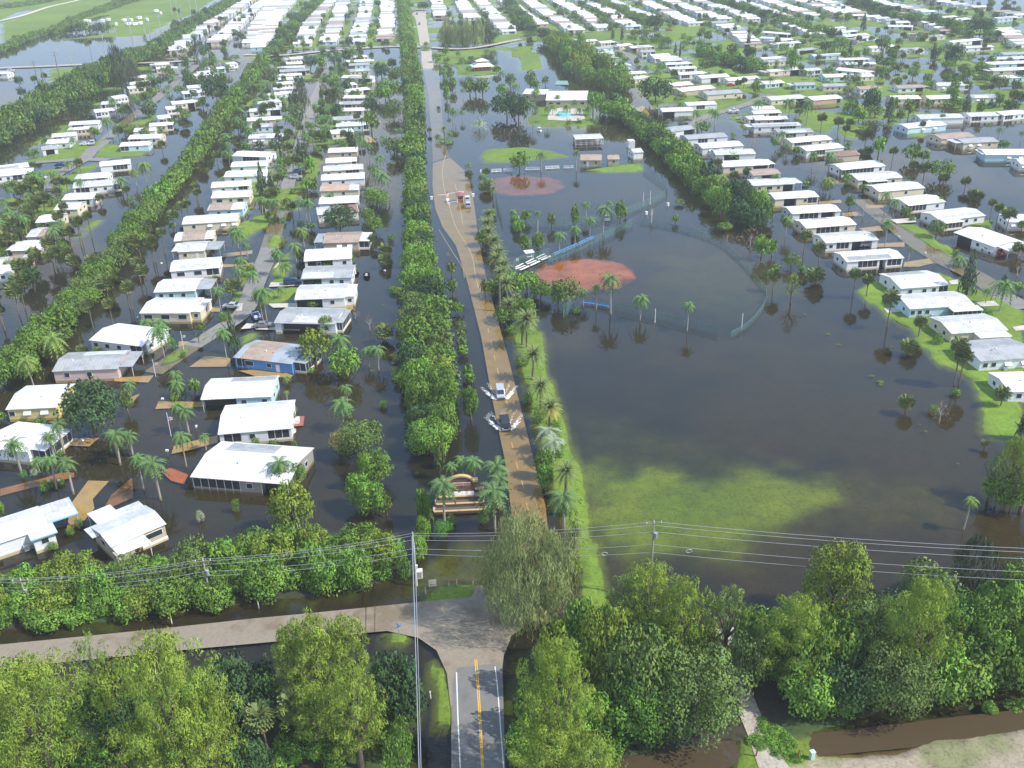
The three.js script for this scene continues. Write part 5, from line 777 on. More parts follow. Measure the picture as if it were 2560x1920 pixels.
plants(`@2,1
60 350 250 140 lush; 30 290 200 110 lush; 110 530 360 115 broad; 230 510 345 135 broad; 120 260 150 100 broad; 545 310 98 85 broad; 340 310 170 85 olive; 10 240 150 90 queen; 222 350 158 75 royal; 642 240 90 90 queen; 672 395 215 115 queen; 785 350 105 155 royal near; 845 160 75 90 queen; 408 515 345 135 queen near; 543 455 290 125 queen near; 935 250 68 110 broad; 980 220 150 40 broad; 1410 270 190 65 broad; 1445 110 60 110 olive; 1205 260 105 40 dead; 465 985 735 300 olive; 400 1000 780 150 olive; 250 930 755 200 broad; 130 870 680 260 lush; 853 1042 700 195 royal near; 730 1010 800 100 queen near; 615 980 838 110 queen near; 1108 1100 890 180 queen near; 1513 1195 958 125 queen near; 1840 330 260 160 broad; 2060 460 320 260 dead; 2150 580 370 180 lush; 1860 420 350 110 dead; 60 900 750 100 date; 40 1000 880 130 date; 560 1040 990 90 shrub; 2200 740 670 60 shrub`);
plants(`@3,1
300 565 318 115 sabal; 437 655 420 120 sabal; 400 800 645 180 sabal; 200 660 520 180 olive; 40 860 655 125 sabal; 195 960 690 180 pinethin; 730 905 655 125 sabal; 848 905 705 115 sabal; 1030 1160 835 165 sabal; 1300 1250 1065 125 sabal; 1210 1400 1270 160 sabal; 1610 1660 1255 170 sabal; 1650 1660 1340 170 sabal; 1710 890 480 175 conifer; 1650 640 560 170 queen near; 2000 1030 765 230 queen near; 1920 220 55 85 sabal; 1965 305 90 95 sabal; 2050 375 125 140 sabal; 1740 130 -30 90 sabal; 1800 130 -20 110 sabal; 1450 390 230 170 olive; 1080 210 60 130 queen; 1000 200 0 110 queen; 1010 460 240 120 queen; 1210 590 470 70 queen; 1460 1310 1220 120 shrub; 820 210 90 150 dead; 970 280 190 130 dead; 1440 620 500 160 dead; 700 150 20 90 broad; 150 380 210 120 queen; 290 690 630 80 shrub; 1190 210 130 110 broad; 1620 540 490 70 shrub; 1500 880 840 60 ball; 1200 915 880 130 shrub; 1880 320 290 120 shrub; 2150 570 430 120 sabal; 2150 720 600 100 dead; 2040 770 700 60 conifer; 2160 870 780 100 lush; 1880 960 830 90 queen; 1900 1080 1020 110 shrub; 1760 1110 1080 100 shrub; 30 560 400 100 lush; 60 700 620 90 broad; 1480 130 40 60 lush; 2190 330 240 90 broad; 1740 400 330 90 shrub; 1240 250 200 60 shrub`);
plants(`@3,0
200 640 400 110 lush; 210 560 420 70 broad; 700 500 340 60 conifer; 490 460 350 110 dark; 620 450 310 160 broad; 990 470 290 130 broad; 1130 400 320 80 broad; 950 520 370 40 sabal; 840 490 410 60 broad; 1040 480 420 60 broad; 430 350 290 130 broad; 820 270 100 70 conifer; 600 80 30 60 dark; 790 30 0 40 dark; 1440 190 110 130 broad; 1520 260 190 150 broad; 1830 300 140 240 dark; 1910 340 240 120 lush; 1900 300 180 140 broad; 1420 550 310 60 conifer; 1620 570 360 140 dark; 1550 560 420 90 dark; 1440 520 410 90 dark; 1960 180 110 70 dark; 1830 140 80 80 broad; 2070 430 395 70 dark; 2160 430 390 60 dark; 1750 520 460 110 broad; 1690 650 540 130 olive; 1860 620 540 180 broad; 1830 530 500 50 broad; 1020 590 490 90 broad; 1040 640 580 60 broad; 1100 640 560 50 sabal; 1190 620 550 50 sabal; 760 710 630 110 olive; 850 590 540 60 dark; 770 570 520 60 dark; 520 650 570 120 broad; 310 660 600 60 broad; 360 690 610 70 queen; 110 880 830 120 broad; 180 1000 850 140 queen; 330 1090 850 150 royal; 270 1000 930 100 broad; 450 1160 970 95 sabal; 600 1180 1000 100 sabal; 700 1100 1020 80 sabal; 660 1210 1070 75 sabal; 880 1000 760 180 dark; 1040 1050 820 110 conifer; 780 1060 920 150 broad; 920 1020 900 160 olive; 1140 1050 940 90 broad; 1210 1020 840 110 broad; 1390 940 850 80 broad; 1280 930 870 60 broad; 1710 980 790 90 conifer; 1680 940 860 110 broad; 1560 920 860 150 broad; 1830 1000 840 80 broad; 1930 940 870 90 dark; 2090 980 850 160 dark; 2180 900 780 140 dark; 1500 1060 980 70 broad; 1330 1140 1040 60 sabal; 840 1240 1090 130 sabal; 950 1350 1170 120 lush; 860 1340 1260 90 sabal; 690 1280 1200 70 shrub; 600 1230 1190 70 shrub; 1060 1470 1260 85 sabal; 1240 1400 1230 180 broad; 1340 1400 1290 120 broad; 1240 1560 1380 95 sabal; 1340 1560 1390 100 sabal; 1490 1550 1370 240 broad; 1500 1640 1480 110 sabal; 1700 1640 1520 95 sabal; 1780 1720 1630 130 sabal; 2030 1290 1210 110 broad; 1890 1200 1060 60 queen; 1990 1190 1100 70 queen; 2180 1230 1130 60 queen; 2170 700 600 120 dark; 1870 690 620 130 olive; 2000 760 640 180 olive; 2140 780 680 100 dark; 1370 760 700 120 lush; 240 1350 1260 90 broad; 120 1250 1130 110 queen; 60 1300 1190 90 queen; 160 1330 1230 80 queen; 380 1460 1310 110 queen; 520 1480 1310 140 queen; 620 1400 1360 70 shrub; 380 1530 1440 110 dead; 320 1600 1560 70 lush; 500 1659 1530 150 coco; 670 1590 1490 80 lush; 860 1659 1580 160 broad; 60 1600 1500 120 queen; 190 1240 1170 60 queen; 1640 700 650 70 shrub; 1280 350 310 80 broad; 1580 330 280 110 broad; 60 240 140 100 broad; 170 230 180 90 dark; 80 380 330 60 broad`);
plants(`@3,2
2010 190 15 150 sabal; 1185 245 92 155 sabal; 1480 325 165 220 dead; 1430 250 170 110 shrub; 1690 1250 975 140 coco near; 2060 1000 455 330 pine; 2180 1100 560 280 pine; 1900 1000 590 180 pinethin; 1960 1060 800 270 broad; 2090 1100 830 230 broad; 1870 560 480 80 sabal; 1620 90 40 100 shrub; 2180 480 150 110 conifer; 2120 40 -40 160 lush`);
plants(`@full
1795 1345 1168 166 gold; 1990 1320 1218 140 olive; 2090 1290 1168 100 dusk; 2190 1290 1215 90 broad; 1135 1350 1132 215 casuarina; 1180 1330 1170 130 casuarina; 1090 1300 1180 110 casuarina; 1205 1680 1385 190 pine; 1185 1720 1560 200 pine; 1270 1740 1590 150 pine; 1255 1440 1290 90 lush; 1195 1500 1330 90 gold; 1400 1400 1222 170 pine; 1345 1400 1240 110 pinethin; 1470 1440 1250 130 pine; 1565 1440 1262 110 pinethin; 1530 1420 1290 90 pinethin; 1300 1500 1300 130 gold; 1370 1560 1345 160 olive; 1420 1500 1370 130 broad; 1395 1585 1455 170 lush; 1330 1580 1480 150 lush; 1500 1580 1410 230 olive; 1440 1580 1500 140 dark; 1705 1490 1290 170 pine; 1730 1500 1340 120 broad; 1740 1535 1430 140 lush; 1880 1460 1290 190 olive; 1960 1508 1250 170 pine; 1925 1535 1390 190 olive; 2010 1515 1390 150 lush; 2060 1505 1385 160 broad; 2080 1440 1290 160 lush; 2150 1485 1330 150 broad; 2190 1420 1260 130 lush; 2120 1440 1270 130 broad; 2220 1488 1350 150 lush; 1820 1528 1415 150 dark; 1790 1480 1330 130 broad; 130 1720 1425 280 pine; 60 1700 1480 180 pine; 230 1560 1370 100 pinethin; 262 1560 1418 100 gold; 415 1740 1375 250 pine; 340 1760 1560 150 pine; 480 1740 1500 150 pine; 510 1570 1425 150 dark; 560 1560 1430 130 dark; 650 1540 1350 130 pine; 700 1560 1330 160 pine; 760 1520 1330 130 pine; 690 1620 1480 150 pine; 780 1660 1440 150 pine; 790 1620 1520 110 pine; 860 1570 1408 130 dark; 880 1580 1450 90 dark; 585 1645 1520 72 sabal near; 652 1610 1500 76 sabal near; 870 1640 1540 60 shrub; 862 1700 1590 60 shrub; 850 1760 1640 60 shrub; 20 1600 1490 110 dark; 300 1600 1500 120 dark; 540 1700 1590 110 dark; 1240 1600 1480 110 lush; 1150 1580 1470 90 broad; 1612 1490 1350 110 olive; 1640 1450 1315 130 broad; 1600 1420 1310 90 pinethin; 1700 1450 1330 120 broad`);
// the thicket between homes and cross road: each bush or tree that stands out of it
for (const [n, kinds] of [[46, ['lush', 'broad', 'lush', 'gold', 'broad', 'olive']]]) {
  const pts = poly('@full\n-40 1300 0 1285 90 1262 380 1250 470 1215 600 1190 700 1195 850 1190 866 1225 750 1278 600 1285 540 1300 350 1325 -40 1362'), put = [];
  for (let t = 0; put.length < n && t < 4000; t++) { const a = rr(-40, 870), y = rr(1190, 1362), p = G(a, y); if (sdist(pts, p.x, p.z) < 0.5 || put.some((q) => q.distanceTo(p) < 4.2)) continue; put.push(p); tree(pick(kinds), p, rr(5.5, 8.5), rr(4.5, 7.5), { low: 0.03, label: `leafy tree of the roadside thicket, ${ord(put.length - 1)} of those rising from it`, group: 'trees of the roadside thicket' }); }
}
// trees and palms of the far blocks
function scatter(n, text, kinds, w, h) {
  const pts = poly(text); let b = [1e9, -1e9, 1e9, -1e9]; for (const p of pts) b = [Math.min(b[0], p.x), Math.max(b[1], p.x), Math.min(b[2], p.z), Math.max(b[3], p.z)];
  for (let k = 0, t = 0; k < n && t < n * 60; t++) { const p = V(rr(b[0], b[1]), 0, rr(b[2], b[3])); if (sdist(pts, p.x, p.z) < 0 || HOMES.some((q) => Math.abs(q.pos.x - p.x) < q.L / 2 + 1.5 && Math.abs(q.pos.z - p.z) < q.W / 2 + 1.5)) continue; k++; const kind = pick(kinds), s = rr(0.8, 1.25); if (PNAME[kind]) palm(kind, p, 4.2 * s, 7 * s); else tree(kind, p, rr(...w), rr(...h)); }
}

// drifts of floating weed on the flood
items(`@3,2
1310 355; 1360 410; 890 1585; 1640 690; 975 6
@3,1
410 1155; 520 1230; 610 1320; 895 1590; 970 1640; 320 1060; 1070 1340
@1,1
1125 325; 1150 840; 1100 980; 1000 1545; 1180 1480
@1,2
1390 770; 1100 200; 460 585
@2,1
2160 610; 1650 330`).forEach((it, i) => { const b = G(...it.at(0)); tree('olive', b, rr(0.7, 1.7), 0.2, { name: 'floating_weed', low: -0.1 }); });
thicket('bank_weeds', 'rough green growth on the far bank of the muddy canal', `@3,3
-40 1330 300 1330 950 1235 1500 1170 2250 1080 2250 1150 1500 1232 950 1300 150 1390`, 120, ['shrub', 'lush', 'broad'], [0.6, 1.6], [0.7, 1.5]);

// ---------------------------------------------------------------- vehicles
const carPaint = {}; const paint = (k) => carPaint[k] ??= std(...({ silver: [0.5, 0.53, 0.57], black: [0.03, 0.032, 0.036], white: [0.78, 0.78, 0.78], navy: [0.03, 0.06, 0.14], grey: [0.24, 0.24, 0.25], red: [0.5, 0.03, 0.03], blue: [0.06, 0.16, 0.4] })[k], 0.3, { metalness: 0.25 });
function profile(pts, w, bevel = 0.08) { const s = new THREE.Shape(pts.map(([x, y]) => new THREE.Vector2(x, y))); return new THREE.ExtrudeGeometry(s, { depth: w - 2 * bevel, bevelEnabled: true, bevelSize: bevel, bevelThickness: bevel, bevelSegments: 2 }).translate(0, 0, -(w - 2 * bevel) / 2).rotateY(-Math.PI / 2); }
// bodies run along z, front at +z
const CARS = {
  sedan: { L: 4.7, body: [[-2.25, 0.35], [-2.3, 0.85], [-1.5, 0.98], [1.15, 0.98], [2.25, 0.78], [2.3, 0.35]], top: [[-1.6, 0.95], [-0.95, 1.42], [0.45, 1.42], [1.25, 0.95]], w: 1.8 },
  van: { L: 5, body: [[-2.4, 0.35], [-2.42, 1.05], [1.5, 1.05], [2.35, 0.85], [2.42, 0.35]], top: [[-2.35, 1.0], [-2.15, 1.78], [0.75, 1.78], [1.65, 1.0]], w: 1.9 },
  suv: { L: 4.8, body: [[-2.3, 0.4], [-2.32, 1.05], [1.05, 1.08], [2.28, 0.98], [2.32, 0.4]], top: [[-2.2, 1.0], [-2.05, 1.75], [0.35, 1.75], [1.1, 1.02]], w: 1.9 },
  pickup: { L: 5.4, body: [[-2.65, 0.4], [-2.65, 1.05], [-0.6, 1.05], [1.3, 1.08], [2.6, 0.98], [2.65, 0.4]], top: [[-0.55, 1.0], [-0.4, 1.78], [0.7, 1.78], [1.35, 1.02]], w: 1.95 },
};
const carGeo = {};
function car(kind, colour, x, y, turn, label, sink = 0.05, cat = kind === 'van' ? 'van' : kind === 'pickup' ? 'pickup truck' : 'car') {
  const c = CARS[kind], g = carGeo[kind] ??= { body: profile(c.body, c.w, 0.1), top: profile(c.top, c.w - 0.2, 0.08), wheel: new THREE.CylinderGeometry(0.34, 0.34, 0.22, 14).rotateZ(Math.PI / 2) };
  const t = thing(kind === 'van' ? 'minivan' : kind === 'pickup' ? 'pickup_truck' : 'parked_car', label, cat, G(x, y), turn); t.position.y = -sink;
  mesh('body', g.body, paint(colour), t); const cab = mesh('cabin', g.top, paint(colour), t);
  const [[bx, by], [cx, cy], [dx, dy], [ex, ey]] = c.top, pane = (name, z0, y0, z1, y1) => { const m = mesh(name, UB, M.glass, cab); const l = Math.hypot(z1 - z0, y1 - y0); m.scale.set(c.w - 0.42, l * 0.84, 0.05); m.position.set(0, (y0 + y1) / 2 + 0.04, (z0 + z1) / 2); m.rotation.x = Math.atan2(z1 - z0, y1 - y0); m.position.z += (z1 > z0 ? -0.1 : 0.1); m.position.y += 0.03; return m; };
  pane('windscreen', ex, ey, dx, dy).position.z += 0.02; pane('rear_window', bx, by, cx, cy).position.z -= 0.02;
  for (const s of [-1, 1]) { const m = mesh('side_window', UB, M.glass, cab); m.scale.set(0.04, (cy - by) * 0.62, (dx - cx) * 0.92); m.position.set(s * (c.w / 2 - 0.1), (by + cy) / 2 + 0.06, (cx + dx) / 2); }
  for (const s of [-1, 1]) { for (const z of [-c.L * 0.3, c.L * 0.3]) mesh('wheel', g.wheel, M.tyre, t, V(s * (c.w / 2 - 0.1), 0.34, z)); mesh('headlight', UB, M.trim, t, V(s * c.w * 0.34, 0.78, c.L / 2 - 0.02)).scale.set(0.34, 0.16, 0.12); mesh('tail_light', UB, M.red, t, V(s * c.w * 0.36, 0.82, -c.L / 2 + 0.02)).scale.set(0.26, 0.2, 0.12); }
  mesh('bumper', UB, colour === 'black' ? M.metal : M.dark, t, V(0, 0.48, c.L / 2 + 0.02)).scale.set(c.w * 0.86, 0.18, 0.16);
  return t;
}
const roadTurn = (() => { const a = G(1075, 820), b = G(1092, 925), d = b.sub(a); return Math.atan2(d.x, d.z); })();
car('van', 'silver', 1081, 853, roadTurn, 'silver minivan driving through the flooded entrance road, with a white wake', 0.12);
car('pickup', 'black', 1091, 918, roadTurn, 'black pickup truck driving through floodwater behind the silver minivan', 0.12);
car('suv', 'white', 1009.6, 433, roadTurn + Math.PI, 'white car stopped beside the red-roofed gatehouse', 0.05);
car('suv', 'silver', 1011, 446, roadTurn + Math.PI, 'silver car waiting behind the white car at the gatehouse', 0.05);
const SIDE = Math.PI / 2 + 0.12, at = (c, r, x, y) => Z(c, r, x, y);
car('van', 'navy', ...at(1, 1, 318, 800), SIDE, 'dark blue minivan on the driveway of the canal homes', -0.18);
car('sedan', 'grey', ...at(1, 1, 65, 1172), SIDE, 'grey sedan parked by the grey-roofed canal home', -0.18);
car('sedan', 'blue', ...at(1, 1, 0, 1085), 0.4, 'blue car beside the street verge and palms', -0.18);
car('sedan', 'silver', ...at(0, 1, 2005, 1000), -SIDE, 'silver car on the orange driveway by the street', 0);
car('sedan', 'white', ...at(0, 1, 2212, 1085), 0.5, 'white car parked at the street bend', -0.18);
car('sedan', 'silver', ...at(1, 0, 350, 1545), SIDE, 'silver car by the street under the tall junipers', -0.18);
car('sedan', 'blue', ...at(1, 0, 368, 1490), SIDE, 'blue car just behind the silver one by the junipers', -0.18);
car('sedan', 'silver', ...at(1, 0, 520, 1135), SIDE, 'silver car on the verge beyond the street grass', -0.18);
car('sedan', 'white', ...at(1, 0, 385, 1108), 0.3, 'white car at the far street verge', -0.18);
car('pickup', 'black', ...at(1, 0, 1578, 945), roadTurn, 'dark pickup truck standing in the flooded avenue near clubhouse', 0.2);
car('suv', 'grey', ...at(1, 0, 1392, 128), roadTurn, 'dark car on the pale north road', -0.32);
car('suv', 'grey', ...at(1, 0, 1412, 215), roadTurn, 'grey car driving on the pale north road', -0.32);
car('sedan', 'white', ...at(0, 0, 738, 1258), SIDE, 'white car by the verge of the hedge canal street', -0.18);
car('suv', 'silver', ...at(0, 0, 802, 1252), 0.3, 'small silver car beside the white one on the canal street', -0.18);
car('sedan', 'navy', ...at(0, 0, 525, 1440), SIDE, 'dark blue car on the grass by the side street', -0.18);
car('sedan', 'white', ...at(0, 0, 358, 1552), SIDE, 'white car on a pale driveway among palms', -0.18);
car('pickup', 'white', ...at(2, 0, 1912, 972), SIDE, 'white pickup truck parked on the dry lane', -0.2);
car('sedan', 'silver', ...at(2, 0, 1982, 1035), SIDE, 'silver car on a lawn beyond the dry lane', -0.18);
car('sedan', 'red', ...at(2, 0, 1890, 745), SIDE, 'red car beside a white-roofed home on the lawn', -0.18);
car('sedan', 'red', ...at(2, 0, 1360, 268), SIDE, 'red car at the far pond bank', -0.18);
car('suv', 'silver', ...at(3, 1, 850, 468), SIDE, 'silver car in the open carport facing the ball field', 0.05);
car('sedan', 'red', ...at(3, 1, 1985, 535), 0.3, 'red car under the white-roofed carport', -0.05);
car('sedan', 'white', ...at(3, 1, 1900, 520), 0.3, 'white car next to the red one under the carport', -0.05);
car('suv', 'white', ...at(0, 0, 100, 620), SIDE, 'white truck on the causeway verge', -0.2);
[[745, 195], [780, 198], [890, 195], [938, 185], [1008, 225], [1075, 190], [1130, 188], [1110, 220], [1165, 222], [1215, 215], [1205, 168], [1270, 185], [1390, 128], [1350, 108]].forEach(([x, y], i) => {
  const t = thing('camper_trailer', `white camper trailer in the far green field, ${ord(i)} along the group`, 'trailer', G(...at(0, 0, x, y)), rr(-0.4, 0.9), 'camper trailers in the far green field');
  mesh('body', profile([[-3.4, 0.6], [-3.5, 2.2], [-3.1, 2.9], [3.2, 2.9], [3.5, 2.2], [3.3, 0.6]], 2.5, 0.15), M.white, t); for (const s of [-1, 1]) { mesh('wheel', UC, M.tyre, t, V(1.15 * s, 0.4, 0)).scale.set(0.8, 0.2, 0.8); windowOn(t, M.glass, s * 1.26, 1.9, 1, 1.6, 0.8, s); }
});
// white water thrown up by the two cars
function wake(x, y, label) {
  const o = G(x, y), c = Math.cos(roadTurn), s = Math.sin(roadTurn), parts = [], ico = new THREE.IcosahedronGeometry(1, 0), w = (u, v, h) => V(o.x + u * c + v * s, h, o.z - u * s + v * c);
  const blob = (u, v, r, flat) => { const p = w(u, v, 0.02 + r * flat * 0.4), g = ico.clone().scale(r * rr(0.7, 1.5), r * flat, r * rr(0.7, 1.5)).rotateY(rr(0, 6)); g.translate(p.x, p.y, p.z); parts.push(g); };
  for (const side of [-1, 1]) for (const [u0, v0, u1, v1, n, r] of [[0.95, 2.2, 3.0, -1.4, 90, 0.17], [1.0, 1.2, 4.0, -4.2, 100, 0.13], [0.95, -0.4, 2.6, -6.5, 60, 0.1], [1.0, 2.3, 1.9, 1.0, 44, 0.2]]) for (let k = 0; k < n; k++) { const t = Math.pow(rnd(), 0.8), j = (rnd() - 0.5) * (0.18 + 0.5 * t); blob(side * (lerp(u0, u1, Math.pow(t, 0.85)) + j), lerp(v0, v1, t) + j, r * (1.15 - 0.75 * t) * rr(0.5, 1.1), r > 0.15 ? 0.9 : 0.35); }
  for (let k = 0; k < 110; k++) { const t = rnd(); blob(rr(-0.75, 0.75) * (1 - 0.3 * t), -2.5 - 4.5 * t, 0.07 * (1.2 - t), 0.3); }
  const m = mesh('wake', mergeGeometries(parts), M.foam); m.userData = { label, category: 'wake' };
}
wake(1081, 853, 'white foaming wake around the silver minivan on the flooded road');
wake(1091, 918, 'white foaming wake around the black pickup on the flooded road');

// ---------------------------------------------------------------- boats, flags, small things by the homes
function boat(x, y, turn, L, label) {
  const t = thing('boat', label, 'boat', G(x, y), turn), w = L * 0.36, s = new THREE.Shape(); s.moveTo(-w / 2, -L / 2); s.lineTo(-w / 2, L * 0.12); s.quadraticCurveTo(-w * 0.42, L * 0.4, 0, L / 2); s.quadraticCurveTo(w * 0.42, L * 0.4, w / 2, L * 0.12); s.lineTo(w / 2, -L / 2); s.closePath();
  const hole = new THREE.Path(); hole.moveTo(-w * 0.36, -L * 0.42); hole.lineTo(w * 0.36, -L * 0.42); hole.lineTo(w * 0.34, L * 0.1); hole.lineTo(-w * 0.34, L * 0.1); hole.closePath(); s.holes.push(hole);
  mesh('hull', new THREE.ExtrudeGeometry(s, { depth: 0.55, bevelEnabled: true, bevelSize: 0.06, bevelThickness: 0.06, bevelSegments: 2 }).rotateX(-Math.PI / 2).scale(1, 1, -1).translate(0, -0.1, 0), M.white, t);
  mesh('deck', UB, M.concrete, t, V(0, 0.1, -L * 0.16)).scale.set(w * 0.75, 0.08, L * 0.56); mesh('console', UB, M.trim, t, V(0, 0.55, -L * 0.1)).scale.set(w * 0.3, 0.7, 0.5); mesh('outboard', UB, M.dark, t, V(0, 0.5, -L / 2 - 0.2)).scale.set(0.3, 0.8, 0.4);
}
boat(...at(1, 1, 957, 735), 0.15, 4.6, 'white open boat floating by the median canal homes');
boat(...at(1, 1, 858, 720), -0.1, 3.4, 'small white boat moored against a canal home');
boat(...at(3, 0, 1610, 1045), 1.4, 5, 'boat with upturned hull by the far pond homes');
function flagpole(c, r, bx, by, ty, label) {
  const b = G(...at(c, r, bx, by)), h = heightTo(b, at(c, r, 0, ty)[1]), t = thing('flagpole', label, 'flagpole', b), p = rod('pole', M.trim, t, V(0, -0.3, 0), V(0, h, 0), 0.06); mesh('finial', US, M.trim, t, V(0, h, 0)).scale.setScalar(0.16);
  const f = thing('flag', label.replace(/^\w+ flagpole/, 'striped red and white flag hanging').replace(/^.*flagpole/, 'striped flag on the flagpole'), 'flag', b.clone().add(V(0, h * 0.72, 0)), 0.4); for (let k = 0; k < 7; k++) box('stripe', k % 2 ? M.white : M.red, f, 0.5, 0.3 - k * 0.1, 0.04 * Math.sin(k), 0.9, 0.1, 0.03); box('canton', M.blue, f, 0.25, 0.16, 0.0, 0.4, 0.4, 0.14);
}
flagpole(0, 1, 1345, 1590, 1450, 'white flagpole standing in water before the grey-roofed home');
flagpole(0, 2, 1478, 445, 250, 'tall white flagpole standing in the flooded street corner');
flagpole(0, 1, 1590, 1370, 1205, 'white flagpole beside the street by the big home');
flagpole(1, 1, 90, 210, 140, 'small flagpole among far trees by the canal street');
{ const t = thing('sun_deck', 'red-brown timber deck with white tub beside canal home', 'deck', G(...at(1, 2, 370, 330)), 0.12); for (let k = 0; k < 12; k++) box('plank', M.wood.clone(), t, 0, 0.12, -2.2 + k * 0.36, 2.1, 0.08, 0.33); t.children.forEach((m) => m.material.color.setRGB(0.33, 0.12, 0.08)); }
{ const t = thing('hot_tub', 'white square hot tub on the red-brown deck', 'hot tub', G(...at(1, 2, 362, 335)).add(V(-0.2, 0.16, 0)), 0.12); box('shell', M.white, t, 0, 0.4, 0, 1.1, 0.8, 1.5); box('cover', M.trim, t, 0, 0.84, 0, 1.2, 0.08, 1.6); }
{ const t = thing('satellite_dish', 'white satellite dish at the corner of the canal home', 'satellite dish', G(...at(1, 2, 325, 430)).add(V(0, 0.2, 0))); rod('mast', M.metal, t, V(0, -0.5, 0), V(0, 1.2, 0), 0.05); const d = mesh('dish', new THREE.SphereGeometry(0.75, 14, 6, 0, 6.3, 0, 0.9), M.white, t, V(0, 0.7, 0.2)); d.rotation.x = -2.2; d.material = M.white; }
[[0, 2, 1475, 330], [0, 2, 1702, 400], [0, 2, 1410, 160], [0, 2, 1450, 610], [0, 2, 435, 880], [0, 2, 518, 870], [0, 2, 830, 370], [0, 2, 720, 520], [3, 1, 1130, 410], [3, 1, 1355, 550], [0, 1, 1400, 640], [0, 1, 1195, 1110], [1, 0, 1070, 1065], [1, 1, 1115, 705]].forEach(([c, r, x, y], i) => { const b = G(...at(c, r, x, y)), t = thing('mailbox', `white mailbox on a post in the flood, ${ord(i)} along the home streets`, 'mailbox', b, rr(0, 6), 'mailboxes of the flooded streets'); rod('post', M.wood, t, V(0, -0.5, 0), V(0, 0.8, 0), 0.06); box('box', M.white, t, 0, 0.95, 0, 0.34, 0.34, 0.55); });

const leafRed = std(0.22, 0.06, 0.05, 0.8, { side: THREE.DoubleSide });
// ---------------------------------------------------------------- entrance sign
const brickTex = dtex(128, (u, v) => { const r = Math.floor(v * 8), x = (u * 4 + (r % 2) * 0.5) % 1, m = x < 0.06 || (v * 8) % 1 < 0.12, k = hash2(Math.floor(u * 4 + (r % 2) * 0.5), r); return m ? [0.5, 0.47, 0.43] : [0.3 + 0.16 * k, 0.24 + 0.13 * k, 0.21 + 0.1 * k]; }, 1, true);
const brickMat = std(1, 1, 1, 0.9, { map: brickTex }), ochre = std(0.52, 0.37, 0.17, 0.8);
const uvBox = (sx, sy, sz) => { const g = new THREE.BoxGeometry(sx, sy, sz), u = g.attributes.uv, p = g.attributes.position, n = g.attributes.normal; for (let i = 0; i < u.count; i++) u.setXY(i, (Math.abs(n.getX(i)) > 0.5 ? p.getZ(i) : p.getX(i)) * 1.1, (Math.abs(n.getY(i)) > 0.5 ? p.getZ(i) : p.getY(i)) * 1.4); return g; };
const font = await new FontLoader().loadAsync('fonts/droid/droid_serif_bold.typeface.json');
